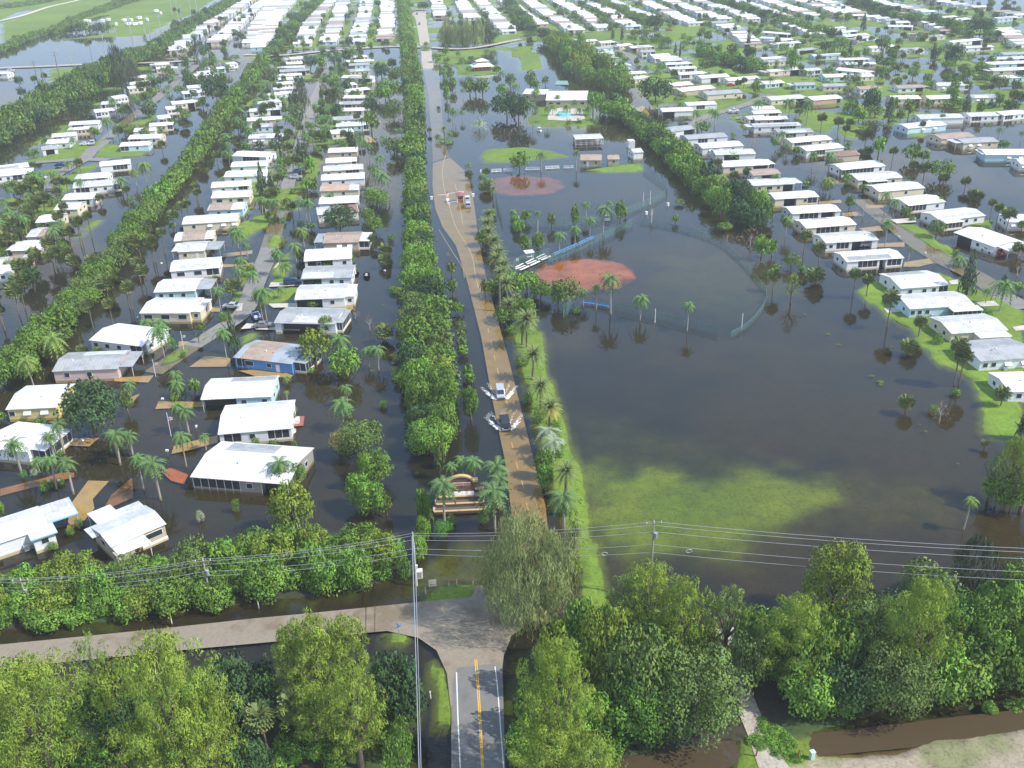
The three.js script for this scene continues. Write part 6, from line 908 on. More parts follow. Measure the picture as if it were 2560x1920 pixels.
{
  const A = G(...at(1, 2, 1540, 1122)), B = G(...at(1, 2, 1990, 1100)), d = B.clone().sub(A), W = d.length(), t = thing('entrance_sign', 'brick entrance sign with ochre arch and tiered planters among royal palms', 'sign', A.clone().add(B).multiplyScalar(0.5), Math.atan2(-d.z, d.x)); t.position.y = -0.2;
  [[0, 0.6, W], [-1.6, 1.05, W * 0.92], [-3.2, 1.5, W * 0.82]].forEach(([z, h, w]) => {
    mesh('planter_wall', uvBox(w, h, 0.35), brickMat, t, V(0, h / 2, z)); box('coping', ochre, t, 0, h + 0.06, z, w + 0.12, 0.12, 0.46);
    for (const s of [-1, 1]) { mesh('planter_wall', uvBox(0.3, h, 1.5), brickMat, t, V(s * w / 2, h / 2 - 0.01, z - 0.8)); box('coping', ochre, t, s * w / 2, h + 0.055, z - 0.83, 0.4, 0.12, 1.2); }
    box('soil', M.bark, t, 0, h - 0.2, z - 0.85, w - 0.4, 0.2, 1.3);
  });
  box('gravel_bed', M.white, t, 0.6, 1.42, -4.15, 3.9, 0.1, 1.5);
  mesh('sign_wall', uvBox(4.6, 2.6, 0.5), brickMat, t, V(0.3, 2.2, -5.2));
  const arch = new THREE.Shape(); arch.moveTo(-2.15, 0); arch.quadraticCurveTo(-1.5, 0.95, 0, 0.98); arch.quadraticCurveTo(1.5, 0.95, 2.15, 0); arch.closePath(); mesh('arch_brick', new THREE.ExtrudeGeometry(arch, { depth: 0.44, bevelEnabled: false }), std(0.13, 0.09, 0.072, 0.9), t, V(0.3, 3.5, -5.42));
  const rim = new THREE.Shape(); rim.moveTo(-2.4, 0); rim.quadraticCurveTo(-1.6, 1.16, 0, 1.2); rim.quadraticCurveTo(1.6, 1.16, 2.4, 0); rim.lineTo(2.1, 0); rim.quadraticCurveTo(1.45, 0.92, 0, 0.95); rim.quadraticCurveTo(-1.45, 0.92, -2.1, 0); rim.closePath(); mesh('arch_moulding', new THREE.ExtrudeGeometry(rim, { depth: 0.7, bevelEnabled: true, bevelSize: 0.03, bevelThickness: 0.03 }), ochre, t, V(0.3, 3.5, -5.55));
  for (const s of [-1, 1]) { mesh('pillar', uvBox(0.7, 3.1, 0.8), brickMat, t, V(0.3 + s * 2.55, 1.85, -5.2)); box('pillar_cap', ochre, t, 0.3 + s * 2.55, 3.6, -5.2, 0.95, 0.45, 1.05); }
  box('ledge', ochre, t, 3.6, 2.0, -4.9, 1.6, 0.3, 0.6);
  const p = box('name_board', std(0.72, 0.55, 0.53, 0.8), t, 0.45, 3.0, -4.91, 3.2, 0.62, 0.08); void p;
  const g = new TextGeometry('TOWER PARK', { font, size: 0.34, depth: 0.05, curveSegments: 4 }); g.computeBoundingBox(); const bx = g.boundingBox; mesh('lettering', g, std(0.35, 0.05, 0.04, 0.7), t, V(0.45 - (bx.max.x - bx.min.x) / 2, 2.86, -4.88));
  [[-0.9, 0], [-0.2, 0.15], [0.5, 0.05], [1.2, 0.2], [-1.5, 0.1]].forEach(([x, z], i) => { const q = t.localToWorld(V(x + 0.6, 1.4, -3.9 + z)); const s = tree('dead', q, 0.9, 0.8, { label: `red-brown ornamental plant before the brick sign, ${ord(i)} along the white bed`, group: 'red plants before the sign', name: 'ornamental_plant' }); s.children[0].material = leafRed; });
}

// ---------------------------------------------------------------- gatehouse, barriers, road signs
{
  const gz = (x, y) => [(1060 + x / 13.825) * 0.864, (440 + y / 13.825) * 0.864];
  const t = thing('gatehouse', 'small brick gatehouse with red hip roof on the entrance road', 'gatehouse', G(...gz(1265, 880)), roadTurn);
  box('wall', M.brick, t, 0, 1.15, 0, 2.2, 2.7, 2.6); for (const a of [-1, 1]) for (const b of [-1, 1]) box('column', M.trim, t, a * 1.15, 1.15, b * 1.35, 0.28, 2.7, 0.28);
  windowOn(t, M.glass, 0, 1.5, 1.33, 1.1, 0.9); windowOn(t, M.glass, 1.13, 1.5, 0, 1.4, 0.9, 1); windowOn(t, M.glass, -1.13, 1.5, 0, 1.4, 0.9, -1);
  const r = mesh('roof', new THREE.ConeGeometry(2.35, 1.1, 4).rotateY(Math.PI / 4), std(0.3, 0.11, 0.085, 0.7), t, V(0, 3.05, 0)); r.scale.set(1, 1, 1.12);
  const isl = thing('traffic_island', 'pale concrete island around the gatehouse', 'traffic island', G(...gz(1290, 620)), roadTurn); box('kerb', M.concrete, isl, 0, -0.03, 0, 2.2, 0.3, 7.5);
  const arm = (x0, y0, x1, y1, label) => { const a = G(...gz(x0, y0)), b = G(...gz(x1, y1)), q = thing('barrier_gate', label, 'barrier', a); b.sub(a); box('housing', M.white, q, 0, 0.4, 0, 0.5, 1.3, 0.5); rod('arm', M.white, q, V(0, 0.95, 0), V(b.x, 0.95, b.z), 0.07); box('stop_plate', M.red, q, 0, 1.35, 0, 0.45, 0.45, 0.08); };
  arm(800, 720, 480, 745, 'white barrier gate lowered across the exit lane'); arm(830, 690, 1080, 665, 'white barrier gate lowered across the middle lane'); arm(870, 1000, 1160, 970, 'white barrier gate lowered before the entry lane');
  for (const [x, y, l] of [[270, 800, 'white cabinet on a post by the hedge at the gate'], [830, 900, 'white guard rail block between gate lanes'], [1700, 700, 'white concrete block beside the right gate lane']]) { const q = thing('gate_cabinet', l, 'cabinet', G(...gz(x, y)), roadTurn); box('body', M.white, q, 0, 0.35, 0, 0.9, 1.1, x === 830 ? 2.8 : 0.9); box('lid', M.trim, q, 0, 0.93, 0, 1.0, 0.08, x === 830 ? 2.9 : 1.0); }
}
{ const b = G(1056, 915), t = thing('road_sign', 'grey diamond road sign seen from behind beside the flooded road', 'road sign', b, 0.1), h = heightTo(b, 893); rod('post', M.metal, t, V(0, -0.4, 0), V(0, h, 0), 0.06); const p = box('plate', M.metal, t, 0, h - 0.5, -0.05, 0.85, 0.85, 0.05); p.rotation.z = Math.PI / 4; }
{ const b = G(935, 1270), t = thing('arrow_sign', 'white square sign with a black arrow on the grass corner', 'road sign', b, 0.08); rod('post', M.wood, t, V(-0.5, -0.3, 0), V(-0.5, 1.5, 0), 0.05); rod('post', M.wood, t, V(0.5, -0.3, 0), V(0.5, 1.5, 0), 0.05); box('board', std(0.66, 0.63, 0.52, 0.7), t, 0, 1.0, 0.06, 1.2, 1.2, 0.05); const s = new THREE.Shape([[-0.48, 0], [-0.24, 0.14], [-0.26, 0.045], [0.42, 0.05], [0.42, -0.03], [-0.26, -0.045], [-0.24, -0.14]].map(([x, y]) => new THREE.Vector2(x, y))); mesh('arrow', new THREE.ExtrudeGeometry(s, { depth: 0.02, bevelEnabled: false }), M.dark, t, V(0, 0.68, 0.085)); }
{ const b = G(863, 1384), t = thing('street_sign', 'blue street name sign on a post at the road corner', 'street sign', b, 0.5), h = heightTo(b, 1352); rod('post', M.metal, t, V(0, -0.2, 0), V(0, h, 0), 0.05); box('blade', M.blue, t, 0, h - 0.12, 0, 1.0, 0.26, 0.05, 0.3); box('blade', M.blue, t, 0, h + 0.16, 0, 1.0, 0.26, 0.05, 1.7); }
{ const t = thing('utility_cabinet', 'pale grey utility cabinet at the foot of the pole', 'cabinet', G(907, 1246), 0.1); box('body', M.white, t, 0, 0.6, 0, 0.95, 1.5, 0.8); box('door', M.metal, t, -0.08, 0.65, 0.41, 0.7, 1.0, 0.04); }
{ const t = thing('utility_cabinet', 'pale green utility box by the sandy canal bank', 'cabinet', G(1753, 1641), 0.3); box('body', std(0.45, 0.62, 0.53, 0.6), t, 0, 0.75, 0, 0.55, 1.2, 0.5); box('lid', std(0.5, 0.66, 0.58, 0.6), t, 0, 1.38, 0, 0.62, 0.08, 0.58); }
[[919, 1281, 'alone on the grass below the arrow sign'], [970, 1266, 'left one of the pair on the corner grass'], [987, 1263, 'right one of the pair on the corner grass'], [1080 - 58, 1262, 'nearest to the casuarina']].forEach(([x, y, l]) => { const t = thing('marker_stake', `orange-topped white marker stake, ${l}`, 'marker', G(x, y)); rod('stake', M.white, t, V(0, -0.2, 0), V(0, 0.75, 0), 0.05); rod('tip', M.orange, t, V(0, 0.75, 0), V(0, 1.05, 0), 0.075); });
[[930, 1507, 'beside the grass strip of the south road'], [559, 1312, 'at the thicket edge by the cross road'], [371, 1345, 'before the thicket left of the bare bank']].forEach(([x, y, l]) => { const t = thing('marker_post', `white marker post ${l}`, 'marker', G(x, y)); rod('post', M.white, t, V(0, -0.2, 0), V(0, 1.1, 0), 0.09); box('reflector', M.trim, t, 0, 0.9, 0.09, 0.16, 0.24, 0.04); });
[[1722, 1640], [1632, 1636]].forEach(([x, y], i) => { const t = thing('rusty_post', `rusty brown post on the canal bank, ${i ? 'beside' : 'beyond'} the sandy path`, 'post', G(x, y)); rod('shaft', std(0.3, 0.09, 0.04, 0.9), t, V(0, -0.2, 0), V(0.15, 1.5, 0), 0.1); rod('cap', M.bark, t, V(0.15, 1.5, 0), V(0.16, 1.56, 0), 0.12); });
{ const a = G(870, 1528), b = G(866, 1720), t = thing('white_rail', 'long white rail beside the vine hedge at the near edge', 'rail', a); b.sub(a); const n = 9; for (let k = 0; k <= n; k++) rod('post', M.white, t, V(b.x * k / n, -0.1, b.z * k / n), V(b.x * k / n, 0.9, b.z * k / n), 0.05); rod('rail', M.white, t, V(0, 0.95, 0), V(b.x, 0.95, b.z), 0.12); }
{ const t = thing('blue_tarp', 'crumpled blue tarp beneath the near left pines', 'tarp', G(55, 1610)); const g = new THREE.IcosahedronGeometry(1, 2), p = g.attributes.position; for (let i = 0; i < p.count; i++) { const k = 0.75 + 0.4 * vnoise(p.getX(i) * 2 + 5, p.getZ(i) * 2 + p.getY(i)); p.setXYZ(i, p.getX(i) * k * 1.6, p.getY(i) * k * 1.1, p.getZ(i) * k * 1.3); } g.computeVertexNormals(); mesh('sheet', g, M.blue, t, V(0, 0.5, 0)); rod('frame', M.metal, t, V(-1.8, 0.2, 1.2), V(1.9, 0.3, 1.0), 0.06); }

// ---------------------------------------------------------------- ball fields: fences, benches, stands, poles
const meshMat = std(0.12, 0.26, 0.24, 0.7, { transparent: true, opacity: 0.13, side: THREE.DoubleSide, depthWrite: false }), fencePost = std(0.1, 0.17, 0.16, 0.6);
function fence(text, h, label) {
  const c = items(text).map((it) => G(...it.at(0))), curve = new THREE.CatmullRomCurve3(c, false, 'centripetal'), n = Math.max(2, Math.round(curve.getLength() / 3)), t = thing('chain_link_fence', label, 'fence', c[0]);
  let prev = null; for (let k = 0; k <= n; k++) { const p = curve.getPointAt(k / n).sub(c[0]); rod('post', fencePost, t, V(p.x, -0.5, p.z), V(p.x, h, p.z), 0.045); if (prev) { const l = Math.hypot(p.x - prev.x, p.z - prev.z), m = mesh('mesh_panel', UB, meshMat, t, V((p.x + prev.x) / 2, h / 2 - 0.25, (p.z + prev.z) / 2)); m.scale.set(l - 0.1, h + 0.45, 0.02); m.rotation.y = Math.atan2(-(p.z - prev.z), p.x - prev.x); rod('rail', fencePost, t, V(prev.x, h, prev.z), V(p.x, h, p.z), 0.04); } prev = p; }
}
fence('@2,1\n1110 268; 1300 295; 1500 340; 1780 440; 1920 555; 2060 700; 2195 868', 1.35, 'green outfield fence curving round the nearer ball field');
fence('@2,1\n2195 868; 2190 960; 2100 1100; 1990 1195; 1890 1250', 1.3, 'curved green fence at the far right corner of the nearer field');
fence('@2,1\n690 960; 860 1003; 1100 1060; 1330 1112; 1560 1168; 1770 1225', 2.0, 'long low fence along the first-base side of the nearer field');
fence('@2,1\n310 610; 560 510; 800 400; 1040 285', 2.2, 'fence behind the blue benches on the third-base side');
fence('@2,1\n442 1085; 520 1020', 3.2, 'short tall fence panel under the olive trees');
fence('@2,1\n20 760; 10 690; 40 660; 320 575', 3.2, 'tall backstop fence behind the white bleachers');
fence('@2,0\n1135 1470; 1230 1540; 1330 1620; 1338 1690', 2.4, 'green fence curving round the farther ball field');
fence('@2,1\n1330 25; 1240 80; 1100 140; 1000 180; 800 240; 560 275; 300 295; 60 300', 2.0, 'green fence between the two ball fields');
fence('@1,1\n2072 60; 2095 150; 2130 275', 3.0, 'tall fence on the street side of the farther field');
fence('@2,0\n570 1460; 760 1440; 800 1445; 1030 1420', 1.6, 'low fence before the tan-roofed huts');
const bz = (x, y, h = 0) => G((1270 + x / 9.217) * 0.864, (580 + y / 9.217) * 0.864, h);
[[[170, 815, 350, 722], [170, 855, 400, 768], [280, 875, 490, 778], 'nearest the round trees'], [[410, 705, 600, 605], [440, 738, 650, 650], [520, 770, 730, 668], 'middle of the three'], [[650, 595, 840, 500], [690, 628, 890, 542], [765, 645, 975, 552], 'closest to the blue benches']].forEach(([a, b, c, l]) => {
  const t = thing('bleachers', `white three-row bleachers at the clay infield, ${l}`, 'bleachers', bz(a[0], a[1], 0), 0); const o = t.position;
  [a, b, c].forEach((q, i) => { const h = [1.3, 0.85, 0.4][i], p = bz(q[0], q[1], h).sub(o), r = bz(q[2], q[3], h).sub(o), d = r.clone().sub(p), m = box('plank', M.white, t, (p.x + r.x) / 2, h, (p.z + r.z) / 2, d.length(), 0.06, i === 2 ? 0.75 : 0.5, Math.atan2(-d.z, d.x)); void m; for (const k of [0.05, 0.5, 0.95]) rod('leg', M.metal, t, V(p.x + d.x * k, -0.4, p.z + d.z * k), V(p.x + d.x * k, h - 0.05, p.z + d.z * k), 0.04); });
});
[[1070, 520, 1240, 447], [1252, 447, 1430, 368], [1442, 365, 1620, 285], [1640, 278, 1810, 200], [1820, 188, 1980, 125]].forEach((q, i) => {
  const a = bz(q[0], q[1], 0.5), b = bz(q[2], q[3], 0.5), d = b.clone().sub(a), t = thing('blue_bench', `blue aluminium bench along the third-base fence, ${ord(i)} from the bleachers`, 'bench', V(a.x, 0, a.z), Math.atan2(-d.z, d.x), 'blue benches of the nearer field'), L = d.length();
  box('backrest', M.blue, t, L / 2, 0.85, -0.35, L, 0.28, 0.06); box('seat', M.blue, t, L / 2, 0.45, 0.1, L, 0.06, 0.36); for (const k of [0.08, 0.5, 0.92]) box('leg', M.metal, t, L * k, 0.1, -0.1, 0.08, 1.2, 0.5);
});
[[600, 950, 715, 962], [722, 964, 842, 987]].forEach((q, i) => { const a = G(...at(2, 1, q[0], q[1]), 0.5), b = G(...at(2, 1, q[2], q[3]), 0.5), d = b.clone().sub(a), L = d.length(), t = thing('blue_bench', `blue bench on the first-base side, ${i ? 'beside the tall royal palm' : 'next to the olive trees'}`, 'bench', V(a.x, 0, a.z), Math.atan2(-d.z, d.x)); box('seat', M.blue, t, L / 2, 0.45, 0, L, 0.07, 0.4); box('backrest', M.blue, t, L / 2, 0.85, 0.25, L, 0.3, 0.06); for (const k of [0.1, 0.9]) box('leg', M.metal, t, L * k, 0.1, 0, 0.08, 0.7, 0.4); });
{ const a = bz(430, 640), t = thing('scorer_stand', 'white roofed scorer stand behind the bleachers', 'shelter', a, 0.3); for (const x of [0, 2.1]) for (const z of [0, -1.6]) rod('post', M.trim, t, V(x, -0.4, z), V(x, 2.1, z), 0.06); const r = mesh('roof', slabGeo(2.9, 2.3, 0.1), roofMat('white'), t, V(1.05, 2.2, -0.8)); r.rotation.x = 0.12; box('counter', M.trim, t, 1.05, 0.9, 0, 2.1, 0.08, 0.4); }
{ const t = thing('sign_board', 'small cream board on posts left of the bleachers', 'sign', bz(215, 700)); rod('post', M.metal, t, V(-0.35, -0.4, 0), V(-0.35, 1.3, 0), 0.04); rod('post', M.metal, t, V(0.35, -0.4, 0), V(0.35, 1.3, 0), 0.04); box('board', M.white, t, 0, 0.9, 0.05, 0.8, 0.8, 0.05); }
[[1985, 1165, 1050, 'at the right end of the nearer field'], [1133, 115, 0, 'left of two beyond the dead palm'], [1193, 102, -10, 'right of two beyond the dead palm'], [1235, 1122, 1008, 'by the first-base fence'], [1205, 262, 150, 'supporting the dead palm']].forEach(([x, y, ty, l]) => { const b = G(...at(2, 1, x, y)), t = thing('foul_pole', `white pole standing in the flood ${l}`, 'pole', b); rod('pole', M.white, t, V(0, -0.4, 0), V(0, heightTo(b, at(2, 1, 0, ty)[1]), 0), 0.08); box('base', M.concrete, t, 0, 0.02, 0, 0.4, 0.14, 0.4); });
[[1160, 195, 'nearer the dead palm'], [1347, 120, 'nearer the hedge']].forEach(([x, y, l]) => { const t = thing('float_drum', `white drum standing in the flooded outfield ${l}`, 'drum', G(...at(2, 1, x, y))); mesh('drum', UC, M.white, t, V(0, 0.5, 0)).scale.set(0.9, 1.0, 0.9); mesh('lid', UC, M.trim, t, V(0, 1.04, 0)).scale.set(1.0, 0.1, 1.0); });
[[1, 0, 1938, 1495, 2010, 1490], [1, 0, 2035, 1492, 2122, 1488], [1, 0, 2140, 1488, 2215, 1484], [2, 0, 118, 1475, 240, 1470], [2, 0, 288, 1466, 410, 1460], [2, 0, 445, 1460, 532, 1457]].forEach(([c, r, x0, y0, x1, y1], i) => { const a = G(...at(c, r, x0, y0)), b = G(...at(c, r, x1, y1)), d = b.clone().sub(a), L = d.length(), t = thing('white_bench', `white bench with rail beside the farther clay infield, ${ord(i)} from the street`, 'bench', a, Math.atan2(-d.z, d.x), 'white benches of the farther field'); for (const y of [0.45, 0.95, 1.3]) box('slat', M.white, t, L / 2, y, y > 0.5 ? -0.3 : 0, L, 0.16, y > 0.5 ? 0.05 : 0.5); for (const k of [0.03, 0.5, 0.97]) box('post', M.white, t, L * k, 0.4, -0.3, 0.1, 1.9, 0.1); });
{ const t = thing('golf_cart', 'white golf cart standing in water by the pool lawn', 'golf cart', G(...at(2, 0, 237, 1135)), 0.8); box('body', M.white, t, 0, 0.35, 0, 1.2, 0.6, 2.2); box('seat', M.bark, t, 0, 0.75, -0.1, 1.1, 0.2, 0.6); box('roof', M.white, t, 0, 1.85, -0.1, 1.3, 0.08, 1.7); for (const a of [-1, 1]) for (const z of [-0.8, 0.65]) rod('post', M.metal, t, V(a * 0.55, 0.6, z), V(a * 0.55, 1.85, z), 0.035); for (const a of [-1, 1]) for (const z of [-0.8, 0.8]) { const w = mesh('wheel', UC, M.tyre, t, V(a * 0.6, 0.15, z)); w.scale.set(0.5, 0.2, 0.5); w.rotation.z = Math.PI / 2; } }
{ const t = thing('golf_cart', 'small covered cart under the far ball-field palm', 'golf cart', G(...at(2, 1, 820, 245)), 1.2); box('body', M.white, t, 0, 0.35, 0, 1.2, 0.6, 2.2); box('roof', M.white, t, 0, 1.7, -0.1, 1.3, 0.08, 1.9); for (const a of [-1, 1]) for (const z of [-0.8, 0.65]) rod('post', M.metal, t, V(a * 0.55, 0.6, z), V(a * 0.55, 1.7, z), 0.035); }

// ---------------------------------------------------------------- park buildings
home({ name: 'clubhouse', category: 'building', pl: at(2, 0, 290, 868), pr: at(2, 0, 655, 866), W: 26, rise: 2.6, hw: 3.6, roof: 'white', wall: 'beige', f: 'W.12 W.3 d.5 W.7 W.88', label: 'large white-roofed clubhouse behind the pool and palms' }); HOMES[HOMES.length - 1].say = 'the clubhouse';
home({ name: 'clubhouse_wing', category: 'building', pl: at(2, 0, 90, 812), pr: at(2, 0, 290, 818), W: 14, rise: 1.6, hw: 3.2, roof: 'white', wall: 'beige', f: 'w.2 w.6', label: 'lower white-roofed wing adjoining the clubhouse among palms' });
home({ name: 'hut', category: 'hut', pl: at(2, 0, 588, 1385), pr: at(2, 0, 775, 1385), W: 7.5, rise: 1.4, hw: 2.4, roof: 'tan', wall: 'beige', f: 'w.2 d.35 w.75', label: 'larger tan-roofed beige hut between the ball fields' }); HOMES[HOMES.length - 1].say = 'the larger tan-roofed hut';
home({ name: 'hut', category: 'hut', pl: at(2, 0, 828, 1378), pr: at(2, 0, 932, 1375), W: 5, rise: 1.1, hw: 2.3, roof: 'tan', wall: 'beige', f: 'w.5', label: 'smaller tan-roofed beige hut beside the larger one' });
home({ name: 'shed', category: 'shed', pl: at(2, 0, 1050, 1322), pr: at(2, 0, 1140, 1315), W: 7, rise: 0.9, hw: 2.5, roof: 'light', wall: 'snow', f: 'd.5', label: 'grey-roofed white shed with a white door at the hedge' });
{ const t = thing('container', 'white storage container at the hedge behind the shed', 'container', G(...at(2, 0, 1026, 1272)), 0.1); box('body', M.white, t, 0, 1.5, 0, 2.8, 3.2, 4); for (let k = 0; k < 6; k++) box('rib', M.trim, t, -1.2 + k * 0.48, 1.5, 2.02, 0.12, 3, 0.06); }
{
  const A = G(...at(2, 0, 540, 1205), 2.6), B = G(...at(2, 0, 785, 1195), 2.6), d = B.clone().sub(A), L = d.length(), t = thing('picnic_pavilion', 'open flooded pavilion with flat grey roof and white front strip', 'pavilion', A.clone().add(B).multiplyScalar(0.5).setY(0).add(V(0, 0, -4)), Math.atan2(-d.z, d.x));
  mesh('roof', slabGeo(L, 5.6, 0.14), roofMat('light'), t, V(0, 2.9, -1.4)).rotation.x = 0.03; mesh('roof_strip', slabGeo(L, 2.8, 0.14), roofMat('white'), t, V(0, 2.72, 2.8)).rotation.x = 0.06;
  for (let k = 0; k <= 5; k++) for (const z of [-4, 0, 4]) box('post', M.trim, t, -L / 2 + 0.2 + k * (L - 0.4) / 5, 1.1, z, 0.16, 3.1, 0.16); for (const y of [0.3, 1.0]) box('rail', M.trim, t, 0, y, 4, L - 0.3, 0.1, 0.08); box('back_wall', wallMat('snow'), t, 0, 1.1, -4.1, L - 0.4, 3.1, 0.12); HOMES.push({ o: t, pos: t.position, L, W: 8, say: 'the flat-roofed pavilion' });
}
{
  const A = G(...at(1, 0, 1858, 582), 2.8), B = G(...at(1, 0, 2045, 572), 2.8), d = B.clone().sub(A), L = d.length(), t = thing('gazebo_hall', 'two-tiered white-roofed brick hall on the park lawn', 'building', A.clone().add(B).multiplyScalar(0.5).setY(0).add(V(0, 0, -L * 0.42)), Math.atan2(-d.z, d.x) + 0.05);
  const hip = (w, h, top) => { const g = new THREE.CylinderGeometry(top * 0.7071, w * 0.7071, h, 4).rotateY(Math.PI / 4); return g; };
  box('wall', M.brick, t, 0, 1.3, 0, L * 0.72, 2.8, L * 0.62); for (let k = 0; k <= 5; k++) for (const s of [-1, 1]) box('pier', M.brick, t, -L * 0.45 + k * L * 0.18, 1.3, s * L * 0.4, 0.5, 2.8, 0.5);
  mesh('lower_roof', hip(L, 2.2, L * 0.5), roofMat('white'), t, V(0, 3.8, 0)).scale.z = 0.86; box('upper_wall', M.brick, t, 0, 5.2, 0, L * 0.44, 1.3, L * 0.38); mesh('upper_roof', hip(L * 0.6, 1.7, 0.4), roofMat('white'), t, V(0, 6.6, 0)).scale.z = 0.86; HOMES.push({ o: t, pos: t.position, L, W: 10, say: 'the two-tiered brick hall' });
}
struct('pool_deck', flat(poly('@2,0\n300 1040 330 955 420 935 600 945 632 1030 560 1050 400 1045'), 0.3), slabMat);
{ const m = mesh('swimming_pool', flat(poly('@2,0\n372 1008 402 968 500 966 518 1006 440 1020'), 0.34), new THREE.MeshPhysicalMaterial({ color: new THREE.Color().setRGB(0.1, 0.52, 0.55), roughness: 0.05 })); m.userData = { label: 'turquoise swimming pool on its pale deck behind palms', category: 'swimming pool' }; }
struct('tennis_court', flat(poly('@2,0\n370 735 385 700 480 700 492 735'), 0.2), std(0.2, 0.34, 0.34, 0.9));
{ const A = G(...at(0, 0, 0, 640)), t = home({ name: 'far_home', category: 'house', pl: at(0, 0, -60, 640), pr: at(0, 0, 60, 638), W: 9, roof: 'white', wall: 'snow', f: 'w.5', label: 'white-roofed house by the far left water at the causeway' }); void A; void t; }

// ---------------------------------------------------------------- poles and overhead lines
const poleMat = std(0.36, 0.34, 0.31, 0.85), wireMat = std(0.55, 0.56, 0.58, 0.35, { metalness: 0.5 }), concPole = std(0.55, 0.54, 0.51, 0.85);
function utilityPole(x, y, ty, label, mat = poleMat, arms = 1) {
  const b = G(x, y), h = heightTo(b, ty), t = thing('utility_pole', label, 'utility pole', b, 0.09);
  const p = mesh('pole', new THREE.CylinderGeometry(0.11, 0.19, h + 0.6, 10), mat, t, V(0, h / 2 - 0.3, 0)); void p;
  if (arms) { box('crossarm', M.wood, t, 0, h - 0.5, 0.1, 2.4, 0.12, 0.12); for (const k of [-1.1, 0, 1.1]) mesh('insulator', UC, M.trim, t, V(k, h - 0.3, 0.1)).scale.set(0.12, 0.3, 0.12); const tr = mesh('transformer', UC, M.metal, t, V(0.35, h - 2.6, 0.15)); tr.scale.set(0.5, 0.9, 0.5); box('bracket', M.metal, t, 0.2, h - 2.4, 0.1, 0.3, 0.1, 0.1); }
  else { mesh('cap', UC, M.metal, t, V(0, h + 0.02, 0)).scale.set(0.24, 0.08, 0.24); box('lamp_box', M.trim, t, 0.2, h * 0.36, 0.16, 0.35, 0.7, 0.35); }
  return { b, h };
}
const PL2 = utilityPole(64, 1318, 1248, 'wooden utility pole standing out of the roadside thicket, farther from the sign'), PL1 = utilityPole(456, 1300, 1206, 'wooden utility pole in the thicket near the grey-roofed home'), PM_ = utilityPole(900, 1264, 1150, 'tall pale concrete pole at the road corner by the entrance', concPole, 0), PR = utilityPole(1404, 1292, 1124, 'wooden utility pole with transformer rising behind the right wood');
let wireN = 0;
function wire(a, b, sag, r, label) { const m = a.clone().add(b).multiplyScalar(0.5); m.y -= sag; const c = new THREE.QuadraticBezierCurve3(a, m.multiplyScalar(2).sub(a.clone().add(b).multiplyScalar(0.5)), b), w = mesh('power_line', new THREE.TubeGeometry(c, 24, r, 5), wireMat); w.userData = { label, category: 'wire' }; wireN++; }
const up = (p, h) => V(p.b.x, h, p.b.z), frac = [0.985, 0.94, 0.86, 0.7, 0.6], dirB = PR.b.clone().sub(PM_.b).normalize(), PE = { b: PR.b.clone().addScaledVector(dirB, 95), h: PR.h }, PW = { b: PL2.b.clone().addScaledVector(dirB, -40), h: PL2.h };
frac.forEach((f, i) => [[PM_, PR, 'between the concrete pole and the transformer pole'], [PR, PE, 'running to the right from the transformer pole'], [PL1, PM_, 'over the thicket to the concrete pole'], [PL2, PL1, 'between the two thicket poles'], [PW, PL2, 'reaching the farther thicket pole']].forEach(([p, q, l]) => wire(up(p, p.h * f), up(q, q.h * f), p === PR ? 1.6 : 0.7, 0.03, `${['topmost', 'second highest', 'middle', 'fourth', 'lowest'][i]} overhead wire ${l}`)));
wire(V(PM_.b.x - 0.12, PM_.h * 0.93, PM_.b.z), G(909, 1800, 10.5), 0.8, 0.06, 'thick overhead cable running from the concrete pole toward the viewer'); wire(V(PM_.b.x + 0.2, PM_.h * 0.8, PM_.b.z), G(913, 1800, 9.6), 0.8, 0.045, 'second overhead cable just under the thick one toward the viewer');
[[800, 1468], [1530, 1443]].forEach(([x, y], i) => { const p = G(...at(2, 2, x, y), PR.h * 0.57), t = thing('line_marker', `pale ring marker on the lowest wire, ${i ? 'right' : 'left'} of the transformer pole`, 'wire marker', p); mesh('ring', new THREE.TorusGeometry(0.28, 0.05, 6, 14).scale(1.6, 1, 1), M.metal, t); mesh('clip', UB, M.metal, t, V(0, 0.28, 0)).scale.set(0.12, 0.1, 0.1); });
[[525, 720, 450], [335, 750, 530], [385, 742, 590], [620, 545, 360], [1132, 296, 140], [1487, 132, -10], [1255, 300, 185], [1294, 292, 135], [1393, 292, 125], [1655, 155, -20], [1567, 145, 40], [1537, 150, 20], [1022, 402, 240], [915, 490, 285], [872, 495, 400], [1700, 90, -60]].forEach(([x, y, ty], i) => { const b = G(...at(0, 0, x, y)), h = heightTo(b, at(0, 0, 0, ty)[1]), t = thing('transmission_pole', `tall pale transmission pole over the far fields, ${ord(i)} from the near end`, 'power pole', b, 0.7, 'transmission poles over the far fields'); mesh('pole', new THREE.CylinderGeometry(0.22, 0.45, h, 8), i < 3 ? M.wood : M.metal, t, V(0, h / 2, 0)); for (const k of [0.98, 0.9]) box('crossarm', i < 3 ? M.wood : M.metal, t, 0, h * k, 0, h * 0.22, 0.22, 0.22); });

